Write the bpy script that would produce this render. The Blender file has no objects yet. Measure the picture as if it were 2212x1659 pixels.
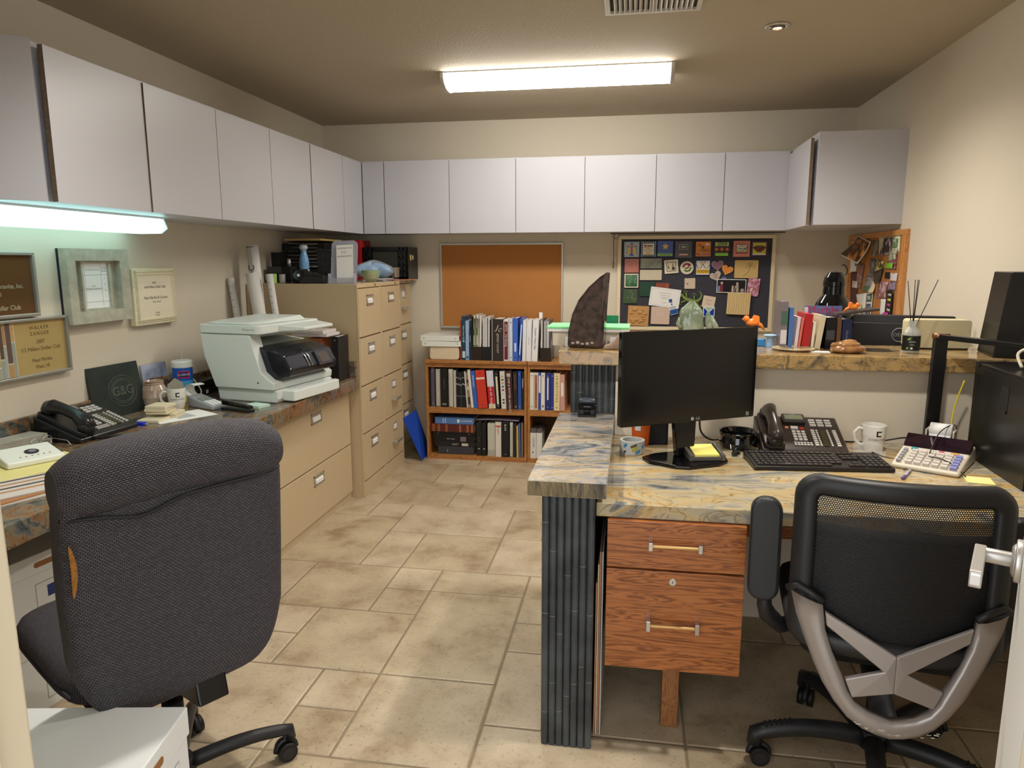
import bpy, math, random
from mathutils import Matrix, Vector, Euler
random.seed(7)
SC = bpy.context.scene
COL = SC.collection
PI = math.pi
R = math.radians

# ------------------------------------------------------------------ camera
cam_d = bpy.data.cameras.new('camera'); cam = bpy.data.objects.new('camera', cam_d); COL.objects.link(cam)
cam_d.sensor_fit = 'HORIZONTAL'; cam_d.sensor_width = 36.0; cam_d.lens = 36.0 * 1540.0 / 2212.0
cam_d.clip_start = 0.03
yaw, pitch, roll = R(9.394), R(9.723), R(-0.112)
cam.rotation_mode = 'QUATERNION'
fw = Vector((-math.sin(yaw)*math.cos(pitch), math.cos(yaw)*math.cos(pitch), -math.sin(pitch)))
r0 = Vector((math.cos(yaw), math.sin(yaw), 0)); u0 = r0.cross(fw)
rr = r0*math.cos(roll) + u0*math.sin(roll); uu = -r0*math.sin(roll) + u0*math.cos(roll)
cam.rotation_quaternion = Matrix((rr, uu, -fw)).transposed().to_quaternion()
cam.location = (0, 0, 1.45)
SC.camera = cam

# ------------------------------------------------------------------ world, exposure
w = bpy.data.worlds.new('world'); SC.world = w; w.use_nodes = True
bg = w.node_tree.nodes['Background']; bg.inputs[0].default_value = (0.95, 0.97, 1.0, 1); bg.inputs[1].default_value = 1.5
SC.view_settings.view_transform = 'Standard'; SC.view_settings.look = 'None'
SC.view_settings.exposure = 1.05; SC.view_settings.gamma = 1.0
SC.view_settings.use_curve_mapping = False

# light strengths
LAMP_MAIN, LAMP_UNDER, SPOT_W = 14.5, 1.35, 44.0
FILL_W = 0.0

# ------------------------------------------------------------------ materials
MATS = {}
def s2l(c):
    return tuple((x/12.92 if x <= 0.04045 else ((x+0.055)/1.055)**2.4) for x in [v/255.0 for v in c])
def mat(name, rgb=(200,200,200), rough=0.5, metal=0.0, spec=0.5, emit=0, alpha=1.0, trans=0.0, ior=1.45, coat=0.0, noise=None, bump=None, emit_rgb=None):
    """rgb = sRGB 0..255. noise=(scale, amount, rgb2) mixes a second colour; bump=(scale,strength)"""
    if name in MATS: return MATS[name]
    m = bpy.data.materials.new(name); m.use_nodes = True; nt = m.node_tree
    b = nt.nodes['Principled BSDF']; c = s2l(rgb)
    b.inputs['Base Color'].default_value = (*c, 1); b.inputs['Roughness'].default_value = rough
    b.inputs['Metallic'].default_value = metal; b.inputs['Specular IOR Level'].default_value = spec
    b.inputs['IOR'].default_value = ior
    b.inputs['Transmission Weight'].default_value = trans; b.inputs['Alpha'].default_value = alpha
    b.inputs['Coat Weight'].default_value = coat
    if emit:
        e = s2l(emit_rgb or rgb)
        b.inputs['Emission Color'].default_value = (*e, 1); b.inputs['Emission Strength'].default_value = emit
    L = nt.links
    if noise or bump:
        tc = nt.nodes.new('ShaderNodeTexCoord')
    if noise:
        n = nt.nodes.new('ShaderNodeTexNoise'); n.inputs['Scale'].default_value = noise[0]; n.inputs['Detail'].default_value = 6
        L.new(tc.outputs['Object'], n.inputs['Vector'])
        r = nt.nodes.new('ShaderNodeValToRGB'); r.color_ramp.elements[0].position = 0.5 - noise[1]/2; r.color_ramp.elements[1].position = 0.5 + noise[1]/2
        r.color_ramp.elements[0].color = (*c, 1); r.color_ramp.elements[1].color = (*s2l(noise[2]), 1)
        L.new(n.outputs['Fac'], r.inputs[0]); L.new(r.outputs[0], b.inputs['Base Color'])
    if bump:
        n2 = nt.nodes.new('ShaderNodeTexNoise'); n2.inputs['Scale'].default_value = bump[0]; n2.inputs['Detail'].default_value = 3
        L.new(tc.outputs['Object'], n2.inputs['Vector'])
        bp = nt.nodes.new('ShaderNodeBump'); bp.inputs['Strength'].default_value = bump[1]; bp.inputs['Distance'].default_value = 0.003
        L.new(n2.outputs['Fac'], bp.inputs['Height']); L.new(bp.outputs[0], b.inputs['Normal'])
    MATS[name] = m
    return m

def ramp(nt, stops):
    r = nt.nodes.new('ShaderNodeValToRGB'); e = r.color_ramp.elements
    while len(e) < len(stops): e.new(0.5)
    for i, (p, c) in enumerate(stops):
        e[i].position = p; e[i].color = (*s2l(c), 1)
    return r

def granite(name, stops, scale=3.0, stretch=(1,2.6,1), rough=0.12, warp=1.1, veins=0.75):
    """swirled polished stone: noise warped by noise, dark vein lines over it"""
    m = bpy.data.materials.new(name); m.use_nodes = True; nt = m.node_tree; L = nt.links
    b = nt.nodes['Principled BSDF']; b.inputs['Roughness'].default_value = rough
    tc = nt.nodes.new('ShaderNodeTexCoord'); mp = nt.nodes.new('ShaderNodeMapping')
    mp.inputs['Scale'].default_value = stretch; L.new(tc.outputs['Object'], mp.inputs[0])
    n1 = nt.nodes.new('ShaderNodeTexNoise'); n1.inputs['Scale'].default_value = scale*0.7; n1.inputs['Detail'].default_value = 2.5
    L.new(mp.outputs[0], n1.inputs['Vector'])
    sub = nt.nodes.new('ShaderNodeVectorMath'); sub.operation = 'SUBTRACT'; sub.inputs[1].default_value = (0.5,0.5,0.5); L.new(n1.outputs['Color'], sub.inputs[0])
    sc = nt.nodes.new('ShaderNodeVectorMath'); sc.operation = 'SCALE'; sc.inputs['Scale'].default_value = warp; L.new(sub.outputs[0], sc.inputs[0])
    ad = nt.nodes.new('ShaderNodeVectorMath'); ad.operation = 'ADD'; L.new(mp.outputs[0], ad.inputs[0]); L.new(sc.outputs[0], ad.inputs[1])
    n2 = nt.nodes.new('ShaderNodeTexNoise'); n2.inputs['Scale'].default_value = scale; n2.inputs['Detail'].default_value = 7; n2.inputs['Roughness'].default_value = 0.55
    n2.inputs['Distortion'].default_value = 1.2
    L.new(ad.outputs[0], n2.inputs['Vector'])
    rp = ramp(nt, stops); L.new(n2.outputs['Fac'], rp.inputs[0])
    n3 = nt.nodes.new('ShaderNodeTexNoise'); n3.inputs['Scale'].default_value = scale*1.7; n3.inputs['Detail'].default_value = 6; n3.inputs['Distortion'].default_value = 1.6
    L.new(ad.outputs[0], n3.inputs['Vector'])
    v = ramp(nt, [(0.47,(255,255,255)),(0.5,(70,72,78)),(0.525,(255,255,255))]); L.new(n3.outputs['Fac'], v.inputs[0])
    mx = nt.nodes.new('ShaderNodeMixRGB'); mx.blend_type = 'MULTIPLY'; mx.inputs[0].default_value = veins
    L.new(rp.outputs[0], mx.inputs[1]); L.new(v.outputs[0], mx.inputs[2]); L.new(mx.outputs[0], b.inputs['Base Color'])
    MATS[name] = m
    return m

def woodmat(name, c1, c2, scale=6.0, axis='X', rough=0.35, c3=None, st=None):
    m = bpy.data.materials.new(name); m.use_nodes = True; nt = m.node_tree; L = nt.links
    b = nt.nodes['Principled BSDF']; b.inputs['Roughness'].default_value = rough
    tc = nt.nodes.new('ShaderNodeTexCoord'); mp = nt.nodes.new('ShaderNodeMapping')
    s = {'X': (1.2,9,9), 'Y': (9,1.2,9), 'Z': (9,9,1.2)}[axis]
    mp.inputs['Scale'].default_value = st or s; L.new(tc.outputs['Object'], mp.inputs[0])
    n = nt.nodes.new('ShaderNodeTexNoise'); n.inputs['Scale'].default_value = scale; n.inputs['Detail'].default_value = 4; n.inputs['Distortion'].default_value = 1.0
    L.new(mp.outputs[0], n.inputs['Vector'])
    # fold the noise into growth rings
    mu = nt.nodes.new('ShaderNodeMath'); mu.operation = 'MULTIPLY'; mu.inputs[1].default_value = 9.0; L.new(n.outputs['Fac'], mu.inputs[0])
    si = nt.nodes.new('ShaderNodeMath'); si.operation = 'PINGPONG'; si.inputs[1].default_value = 0.5; L.new(mu.outputs[0], si.inputs[0])
    rp = ramp(nt, [(0.1, c2), (0.55, c1), (1.0, c3 or c1)]); 
    m2 = nt.nodes.new('ShaderNodeMath'); m2.operation = 'MULTIPLY'; m2.inputs[1].default_value = 2.0; L.new(si.outputs[0], m2.inputs[0]); L.new(m2.outputs[0], rp.inputs[0])
    L.new(rp.outputs[0], b.inputs['Base Color']); MATS[name] = m
    return m

def weave(name, dark, light, sx, sy, rough=0.8, lo=0.55):
    """woven cloth: small staggered dashes from the UV map"""
    m = bpy.data.materials.new(name); m.use_nodes = True; nt = m.node_tree; L = nt.links
    b = nt.nodes['Principled BSDF']; b.inputs['Roughness'].default_value = rough
    tc = nt.nodes.new('ShaderNodeTexCoord')
    br = nt.nodes.new('ShaderNodeTexBrick'); br.inputs['Scale'].default_value = 1.0
    br.inputs['Brick Width'].default_value = 1.0/sx; br.inputs['Row Height'].default_value = 1.0/sy
    br.inputs['Mortar Size'].default_value = 0.33/sy; br.inputs['Mortar Smooth'].default_value = 0.6
    br.inputs['Color1'].default_value = (*s2l(light),1); br.inputs['Color2'].default_value = (*s2l(tuple(int(v*0.8) for v in light)),1); br.inputs['Mortar'].default_value = (*s2l(dark),1)
    L.new(tc.outputs['UV'], br.inputs['Vector']); L.new(br.outputs['Color'], b.inputs['Base Color'])
    bp = nt.nodes.new('ShaderNodeBump'); bp.inputs['Strength'].default_value = 0.35; bp.inputs['Distance'].default_value = 0.001; bp.invert = True
    L.new(br.outputs['Fac'], bp.inputs['Height']); L.new(bp.outputs[0], b.inputs['Normal'])
    MATS[name] = m
    return m

def mix_photo(name, cols, scale=30.0):
    """patchy snapshot-like picture"""
    m = bpy.data.materials.new(name); m.use_nodes = True; nt = m.node_tree; L = nt.links
    b = nt.nodes['Principled BSDF']; b.inputs['Roughness'].default_value = 0.35
    tc = nt.nodes.new('ShaderNodeTexCoord'); n = nt.nodes.new('ShaderNodeTexNoise'); n.inputs['Scale'].default_value = scale; n.inputs['Detail'].default_value = 3
    L.new(tc.outputs['Object'], n.inputs['Vector'])
    k = len(cols); rp = ramp(nt, [(0.34 + 0.32*i/max(1,k-1), c) for i, c in enumerate(cols)]); L.new(n.outputs['Fac'], rp.inputs[0])
    L.new(rp.outputs[0], b.inputs['Base Color']); MATS[name] = m
    return m

# ------------------------------------------------------------------ mesh builder
class MB:
    def __init__(s): s.v=[]; s.f=[]; s.mi=[]; s.sm=[]; s.mats=[]; s.T=Matrix(); s.uv={}
    def m(s, mt):
        if mt not in s.mats: s.mats.append(mt)
        return s.mats.index(mt)
    def add(s, vs, fs, mt, smooth=False):
        o=len(s.v); i=s.m(mt)
        s.v += [s.T @ Vector(p) for p in vs]
        for f in fs: s.f.append([o+k for k in f]); s.mi.append(i); s.sm.append(smooth)
        return o
    def bx(s, x0,x1,y0,y1,z0,z1, mt):
        x0,x1=min(x0,x1),max(x0,x1); y0,y1=min(y0,y1),max(y0,y1); z0,z1=min(z0,z1),max(z0,z1)
        s.add([(x0,y0,z0),(x1,y0,z0),(x1,y1,z0),(x0,y1,z0),(x0,y0,z1),(x1,y0,z1),(x1,y1,z1),(x0,y1,z1)],
              [(0,3,2,1),(4,5,6,7),(0,1,5,4),(1,2,6,5),(2,3,7,6),(3,0,4,7)], mt)
        return s
    def hexa(s, pts, mt):   # 8 points: bottom 4 ccw, top 4 ccw
        s.add(pts, [(0,3,2,1),(4,5,6,7),(0,1,5,4),(1,2,6,5),(2,3,7,6),(3,0,4,7)], mt); return s
    def rbx(s, x0,x1,y0,y1,z0,z1, r, mt, n=4, axis='z'):
        """box with rounded vertical (or axis) corners"""
        if axis=='z': s.prism(rrect(x0,x1,y0,y1,r,n), z0, z1, mt, 'z')
        elif axis=='y': s.prism(rrect(x0,x1,z0,z1,r,n), y0, y1, mt, 'y')
        else: s.prism(rrect(y0,y1,z0,z1,r,n), x0, x1, mt, 'x')
        return s
    def prism(s, poly, a, b, mt, axis='z', smooth=False, cap=None):
        n=len(poly)
        # orientation
        ar=sum(poly[i][0]*poly[(i+1)%n][1]-poly[(i+1)%n][0]*poly[i][1] for i in range(n))
        if ar<0: poly=poly[::-1]
        def P(p,h): return {'z':(p[0],p[1],h),'y':(p[0],h,p[1]),'x':(h,p[0],p[1])}[axis]
        flip = (axis=='y')
        vs=[P(p,a) for p in poly]+[P(p,b) for p in poly]
        sides=[(i,(i+1)%n,(i+1)%n+n,i+n) for i in range(n)]
        bot=tuple(range(n))[::-1]; top=tuple(range(n,2*n))
        if flip != (b<a): sides=[t[::-1] for t in sides]; bot=bot[::-1]; top=top[::-1]
        s.add(vs, sides, mt, smooth)
        o=len(s.v)-2*n
        i=s.m(cap or mt)
        s.f += [[o+k for k in bot],[o+k for k in top]]; s.mi += [i,i]; s.sm += [False,False]
        return s
    def cyl(s, p0, p1, r0, mt, r1=None, n=20, caps=True, smooth=True):
        if r1 is None: r1=r0
        p0=Vector(p0); p1=Vector(p1); d=(p1-p0).normalized()
        a=d.orthogonal().normalized(); b=d.cross(a)
        vs=[p0+(a*math.cos(t)+b*math.sin(t))*r0 for t in [2*PI*i/n for i in range(n)]]+[p1+(a*math.cos(t)+b*math.sin(t))*r1 for t in [2*PI*i/n for i in range(n)]]
        s.add(vs,[(i,(i+1)%n,(i+1)%n+n,i+n) for i in range(n)],mt,smooth)
        if caps:
            o=len(s.v)-2*n; i=s.m(mt); s.f += [[o+k for k in range(n)][::-1],[o+n+k for k in range(n)]]; s.mi+=[i,i]; s.sm+=[False,False]
        return s
    def lathe(s, prof, mt, c=(0,0,0), n=28, smooth=True, sx=1, sy=1):
        """profile [(r,z)...] about z; (mt may be a list per segment)"""
        k=len(prof); vs=[]
        for (r,z) in prof:
            for i in range(n):
                t=2*PI*i/n; vs.append((c[0]+r*math.cos(t)*sx,c[1]+r*math.sin(t)*sy,c[2]+z))
        for j in range(k-1):
            mm = mt[j] if isinstance(mt,list) else mt
            a=j*n; loc=vs[a:a+2*n]
            s.add(loc,[(i,(i+1)%n,(i+1)%n+n,i+n) for i in range(n)],mm,smooth)
        return s
    def tube(s, path, r, mt, n=8, closed=False, caps=True, flat=1.0):
        P=[Vector(p) for p in path]; k=len(P); vs=[]
        up=None
        for i,p in enumerate(P):
            if closed: d=(P[(i+1)%k]-P[i-1])
            else: d=(P[min(i+1,k-1)]-P[max(i-1,0)])
            d=d.normalized() if d.length>1e-9 else Vector((0,0,1))
            if up is None: up=d.orthogonal().normalized()
            a=(up-d*up.dot(d)); a=a.normalized() if a.length>1e-6 else d.orthogonal().normalized()
            up=a; b=d.cross(a)
            rad=r[i] if isinstance(r,(list,tuple)) else r
            for j in range(n):
                t=2*PI*j/n; vs.append(p+(a*math.cos(t)+b*math.sin(t)*flat)*rad)
        fs=[]
        for i in range(k if closed else k-1):
            for j in range(n):
                a0=i*n+j; a1=i*n+(j+1)%n; b0=((i+1)%k)*n+j; b1=((i+1)%k)*n+(j+1)%n
                fs.append((a0,a1,b1,b0))
        if caps and not closed: fs+= [tuple(range(n))[::-1], tuple(range((k-1)*n,k*n))]
        s.add(vs,fs,mt,True)
        return s
    def ball(s, c, r, mt, nu=16, nv=10):
        if not isinstance(r,(tuple,list)): r=(r,r,r)
        vs=[(c[0],c[1],c[2]-r[2])]
        for j in range(1,nv):
            ph=-PI/2+PI*j/nv
            for i in range(nu):
                t=2*PI*i/nu; vs.append((c[0]+r[0]*math.cos(ph)*math.cos(t),c[1]+r[1]*math.cos(ph)*math.sin(t),c[2]+r[2]*math.sin(ph)))
        vs.append((c[0],c[1],c[2]+r[2])); fs=[]
        for i in range(nu): fs.append((0,1+(i+1)%nu,1+i))
        for j in range(nv-2):
            for i in range(nu):
                a=1+j*nu+i; b=1+j*nu+(i+1)%nu; fs.append((a,b,b+nu,a+nu))
        for i in range(nu): fs.append((len(vs)-1,1+(nv-2)*nu+i,1+(nv-2)*nu+(i+1)%nu))
        s.add(vs,fs,mt,True); return s
    def grid(s, fn, nu, nv, mt, closed_u=False, smooth=True, uvfn=None):
        """surface fn(u,v) u,v in 0..1"""
        vs=[]; ku=nu if closed_u else nu+1
        for j in range(nv+1):
            for i in range(ku): vs.append(fn(i/nu,j/nv))
        fs=[]; o=len(s.f)
        for j in range(nv):
            for i in range(nu):
                a=j*ku+i; b=j*ku+(i+1)%ku; f=(a,b,b+ku,a+ku); fs.append(f)
                if uvfn is not None:
                    s.uv[o+len(fs)-1]=[uvfn(i/nu,j/nv),uvfn((i+1)/nu,j/nv),uvfn((i+1)/nu,(j+1)/nv),uvfn(i/nu,(j+1)/nv)]
        s.add(vs,fs,mt,smooth); return s
    def text(s, st, size, M, mt, align='CENTER', depth=0.0, sx=1.0, shear=0.0, space=1.0):
        c=bpy.data.curves.new('tmp','FONT'); c.body=st; c.size=size; c.align_x=align; c.align_y='CENTER'; c.extrude=depth; c.shear=shear; c.space_character=space
        c.resolution_u=3
        o=bpy.data.objects.new('tmp',c); me=bpy.data.meshes.new_from_object(o)
        T=s.T; s.T=T@M@Matrix.Diagonal((sx,1,1,1))
        s.add([v.co.copy() for v in me.vertices],[tuple(p.vertices) for p in me.polygons],mt)
        s.T=T; bpy.data.objects.remove(o); bpy.data.curves.remove(c); bpy.data.meshes.remove(me)
        return s
    def build(s, name, parent=None, bevel=0, seg=2, loc=None, rot=None, subsurf=0, solid=0, wn=False):
        me=bpy.data.meshes.new(name); me.from_pydata([tuple(v) for v in s.v],[],s.f)
        for m_ in s.mats: me.materials.append(m_)
        me.polygons.foreach_set('material_index',s.mi); me.polygons.foreach_set('use_smooth',s.sm)
        if s.uv:
            ul=me.uv_layers.new(name='UVMap')
            for fi,uvs in s.uv.items():
                p=me.polygons[fi]
                for k,li in enumerate(p.loop_indices): ul.data[li].uv=uvs[k]
        me.update()
        o=bpy.data.objects.new(name,me); COL.objects.link(o)
        if parent: o.parent=parent
        if loc: o.location=loc
        if rot: o.rotation_euler=rot
        if solid:
            d=o.modifiers.new('solid','SOLIDIFY'); d.thickness=solid; d.offset=0
        if bevel:
            b=o.modifiers.new('bevel','BEVEL'); b.width=bevel; b.segments=seg; b.limit_method='ANGLE'; b.angle_limit=R(40)
            b.harden_normals=False
        if subsurf:
            d=o.modifiers.new('sub','SUBSURF'); d.levels=subsurf; d.render_levels=subsurf
        return o

def rrect(x0,x1,y0,y1,r,n=4):
    x0,x1=min(x0,x1),max(x0,x1); y0,y1=min(y0,y1),max(y0,y1)
    r=min(r,(x1-x0)/2-1e-5,(y1-y0)/2-1e-5); p=[]
    for cx,cy,a in ((x1-r,y1-r,0),(x0+r,y1-r,90),(x0+r,y0+r,180),(x1-r,y0+r,270)):
        for i in range(n+1):
            t=R(a+90*i/n); p.append((cx+r*math.cos(t),cy+r*math.sin(t)))
    return p
def thing(name, label, cat, loc=(0,0,0), rz=0, group=None, rot=None):
    o=bpy.data.objects.new(name,None); COL.objects.link(o); o.location=loc; o.empty_display_size=0.05
    o.rotation_euler = rot if rot else (0,0,rz)
    o['label']=label; o['category']=cat
    if group: o['group']=group
    return o
def tag(o,label,cat,group=None,kind=None):
    o['label']=label; o['category']=cat
    if group: o['group']=group
    if kind: o['kind']=kind
    return o
def struct(o): o['kind']='structure'; return o
def TM(loc=(0,0,0), rot=(0,0,0)): return Matrix.Translation(loc) @ Euler(rot).to_matrix().to_4x4()
FACE_Y = lambda x,y,z: TM((x,y,z),(PI/2,0,0))            # text readable from -Y side
def FACE_X(x,y,z): return TM((x,y,z),(PI/2,0,PI/2))       # readable from +X side
def FACE_MX(x,y,z): return TM((x,y,z),(PI/2,0,-PI/2))     # readable from -X side

# common materials
M_wall = mat('wall_paint',(212,202,184),0.75,bump=(60,0.25))
M_ceil = mat('ceiling_paint',(180,168,148),0.85,bump=(90,0.5))
M_cab = mat('cabinet_laminate',(196,196,203),0.35)
M_cabedge = mat('particleboard_edge',(128,110,92),0.8,noise=(120,0.4,(105,90,75)))
M_black = mat('black_plastic',(22,22,24),0.35)
M_blackm = mat('matt_black',(18,18,20),0.7)
M_gloss = mat('gloss_black',(10,10,12),0.08)
M_white = mat('white_paper',(232,232,230),0.7)
M_whitep = mat('white_plastic',(225,230,228),0.35)
M_grey = mat('mid_grey',(120,120,122),0.5)
M_chrome = mat('chrome',(200,200,205),0.18,metal=1)
M_satin = mat('satin_nickel',(196,194,190),0.36,metal=0.75)
M_filet = mat('tan_metal',(196,176,142),0.38)
M_file2 = mat('tan_metal_shadow',(160,140,108),0.5)
M_oak = woodmat('oak_vertical',(178,122,66),(140,88,42),4,'Z',0.4)
M_oakx = woodmat('oak_horizontal',(178,122,66),(140,88,42),4,'X',0.4)
M_drw = woodmat('drawer_laminate',(172,104,54),(124,70,36),3.0,'X',0.3,(178,112,62),st=(.8,9,12))
G_light = granite('granite_desk',[(0.28,(74,78,84)),(0.38,(140,142,142)),(0.45,(180,170,144)),(0.52,(190,174,136)),(0.58,(190,154,92)),(0.65,(158,152,138)),(0.76,(92,90,84))],2.4,(0.75,1.9,1),0.1,1.9,0.5)
G_dark = granite('granite_counter',[(0.28,(40,44,48)),(0.4,(92,98,98)),(0.48,(128,118,98)),(0.55,(138,98,62)),(0.62,(92,90,82)),(0.72,(48,50,52))],4.2,(2.0,1.0,1),0.15,1.3,0.7)
G_bar = granite('granite_bar',[(0.28,(60,60,60)),(0.4,(120,104,78)),(0.48,(164,136,90)),(0.56,(178,144,92)),(0.66,(104,100,92)),(0.78,(140,130,116))],4.0,(1,2,1.6),0.14,1.3,0.6)
G_edge = granite('granite_edge',[(0.3,(46,44,40)),(0.42,(84,78,66)),(0.5,(140,122,86)),(0.6,(92,84,64)),(0.72,(40,40,38))],3.0,(3.2,1,0.8),0.18,1.3,0.6)
G_ledge = granite('granite_ledge',[(0.28,(66,66,62)),(0.4,(118,122,126)),(0.48,(152,154,156)),(0.56,(186,168,138)),(0.64,(128,126,120)),(0.76,(76,74,66))],3.0,(0.9,1.9,1),0.1,1.7,0.5)
M_bamboo = mat('charcoal_bamboo_tile',(84,90,94),0.3,noise=(9,0.5,(40,44,48)))
M_cork = mat('cork',(186,126,66),0.85,noise=(160,0.5,(164,106,52)))
M_alu = mat('aluminium',(196,196,190),0.35,metal=0.6)
M_frame_w = mat('cream_frame',(222,208,176),0.5)
M_felt = mat('charcoal_felt',(66,66,76),0.95,noise=(120,0.5,(50,50,60)))
# ================================================================== SETTING
XL, XR, YB, YF, ZC = -2.316, 1.467, 5.303, 0.5, 2.46
T_ = 0.12
b=MB(); b.bx(XL-T_,XL,YF-T_,YB+T_,0,ZC,M_wall); struct(b.build('wall_left'))
b=MB(); b.bx(XR,XR+T_,YF-T_,YB+T_,0,ZC,M_wall); struct(b.build('wall_right'))
b=MB(); b.bx(XL,XR,YB,YB+T_,0,ZC,M_wall); struct(b.build('wall_back'))
JX0, JX1 = -0.555, 0.305
b=MB(); b.bx(XL,JX0,YF-T_,YF,0,ZC,M_wall); b.bx(JX1,XR,YF-T_,YF,0,ZC,M_wall); b.bx(JX0,JX1,YF-T_,YF,2.06,ZC,M_wall); struct(b.build('wall_front'))
b=MB(); b.bx(XL-T_,XR+T_,YF-T_,YB+T_,ZC,ZC+0.1,M_ceil); struct(b.build('ceiling'))
M_trim = mat('cream_trim',(186,174,148),0.45)
b=MB(); b.bx(JX0,JX0+0.022,YF-T_-0.012,YF+0.012,0,2.05,M_trim); b.bx(JX0+0.022,JX0+0.034,YF-0.075,YF-0.03,0,2.04,M_trim)
b.bx(JX0-0.06,JX0,YF,YF+0.016,0,2.11,M_trim)
struct(b.build('trim_1',bevel=0.003))
b=MB(); b.bx(JX1-0.022,JX1,YF-T_-0.012,YF+0.012,0,2.05,M_trim); b.bx(JX1,JX1+0.06,YF,YF+0.016,0,2.11,M_trim); struct(b.build('trim_2',bevel=0.003))
b=MB(); b.bx(JX0,JX1,YF-T_-0.012,YF+0.012,2.04,2.06,M_trim); struct(b.build('trim_3',bevel=0.003))

# ---- tiled floor
def tilemat(name,c1,c2):
    m=bpy.data.materials.new(name); m.use_nodes=True; nt=m.node_tree; L=nt.links; bs=nt.nodes['Principled BSDF']; bs.inputs['Roughness'].default_value=0.42
    tc=nt.nodes.new('ShaderNodeTexCoord'); n=nt.nodes.new('ShaderNodeTexNoise'); n.inputs['Scale'].default_value=5; n.inputs['Detail'].default_value=7; n.inputs['Roughness'].default_value=0.62
    L.new(tc.outputs['Object'],n.inputs['Vector']); rp=ramp(nt,[(0.32,c2),(0.5,c1),(0.7,tuple(min(255,v+16) for v in c1))]); L.new(n.outputs['Fac'],rp.inputs[0])
    n2=nt.nodes.new('ShaderNodeTexNoise'); n2.inputs['Scale'].default_value=75; n2.inputs['Detail'].default_value=5; n2.inputs['Roughness'].default_value=0.7; L.new(tc.outputs['Object'],n2.inputs['Vector'])
    r2=ramp(nt,[(0.33,(130,104,78)),(0.43,(255,255,255))]); L.new(n2.outputs['Fac'],r2.inputs[0])
    mx=nt.nodes.new('ShaderNodeMixRGB'); mx.blend_type='MULTIPLY'; mx.inputs[0].default_value=0.55; L.new(rp.outputs[0],mx.inputs[1]); L.new(r2.outputs[0],mx.inputs[2]); L.new(mx.outputs[0],bs.inputs['Base Color'])
    bp=nt.nodes.new('ShaderNodeBump'); bp.inputs['Strength'].default_value=0.25; bp.inputs['Distance'].default_value=0.002; L.new(n2.outputs['Fac'],bp.inputs['Height']); L.new(bp.outputs[0],bs.inputs['Normal'])
    return m
TM_=[tilemat('tile_a',(182,166,138),(154,132,104)),tilemat('tile_b',(176,159,131),(146,124,97)),tilemat('tile_c',(186,170,144),(160,140,112))]
M_grout=mat('grout',(146,132,108),0.9,noise=(40,0.5,(128,114,92)))
known=[(-5,-3,14,16),(-7,-4,12,14),(-4,-2,12,14),(-3,-1,14,16),(-2,-1,13,14),(-2,0,10,13),(-5,-3,10,12),(-3,-2,11,12),(-3,-2,10,11),(-7,-5,9,12),(-5,-4,9,10),(-4,-1,8,10),(-1,0,8,10),
 (-7,-4,6,9),(-4,-3,6,8),(-3,-1,6,8),(-1,1,6,8),(-5,-3,4,6),(-3,-2,5,6),(-3,-2,4,5),(-2,0,5,6),(0,2,4,6),(0,1,3,4),(-7,-5,4,6),(-6,-4,3,4),(-6,-4,2,3),(-4,-2,2,4),(-2,0,2,5),(-6,-3,0,2),(-3,-2,1,2),(-3,-2,0,1),
 (-2,0,0,2),(0,3,1,3),(0,3,-1,1),(3,5,-1,1),(3,6,1,4),(-5,-3,-2,0),(-3,0,-2,0)]
IX0,IX1,IY0,IY1=-9,10,-7,16
occ={}; tiles=[]
for t in known:
    tiles.append(t)
    for i in range(t[0],t[1]):
        for j in range(t[2],t[3]): occ[(i,j)]=1
for j in range(IY0,IY1):
    for i in range(IX0,IX1):
        if (i,j) in occ: continue
        for (a,c) in random.choice([[(3,2),(2,2),(2,1),(1,1)],[(2,2),(2,1),(1,1)],[(2,3),(2,2),(1,1)]])+[(1,1)]:
            if i+a<=IX1 and j+c<=IY1 and all((p,q) not in occ for p in range(i,i+a) for q in range(j,j+c)):
                tiles.append((i,i+a,j,j+c))
                for p in range(i,i+a):
                    for q in range(j,j+c): occ[(p,q)]=1
                break
b=MB(); b.bx(XL-T_,XR+T_,-1.2,YB+T_,-0.08,-0.0025,M_grout)
g=0.0042
gx=lambda i:-0.43+0.21*i
gy=lambda j:1.79+0.22*j
for (i0,i1,j0,j1) in tiles:
    x0,x1,y0,y1=gx(i0)+g,gx(i1)-g,gy(j0)+g,gy(j1)-g
    x0=max(x0,XL); x1=min(x1,XR); y1=min(y1,YB)
    if x1-x0<0.02 or y1-y0<0.02: continue
    e=0.004; mt=random.choice(TM_)
    b.add([(x0,y0,-0.0025),(x1,y0,-0.0025),(x1,y1,-0.0025),(x0,y1,-0.0025),(x0+e,y0+e,0),(x1-e,y0+e,0),(x1-e,y1-e,0),(x0+e,y1-e,0)],[(4,5,6,7),(0,1,5,4),(1,2,6,5),(2,3,7,6),(3,0,4,7)],mt)
struct(b.build('floor'))

# ---- the open door at the right with its lever
dh=Vector((0.290,0.515)); df=Vector((0.630,1.20)); dd=(df-dh); dl=dd.length; ang=math.atan2(dd.y,dd.x)
door=thing('door_1','', '', (dh.x,dh.y,0), ang); del door['label']; del door['category']; struct(door)
M_door=mat('door_paint',(236,234,228),0.4)
b=MB(); b.bx(0,dl,-0.038,0.0,0.008,2.03,M_door); b.build('door_panel',door,bevel=0.002)
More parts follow.
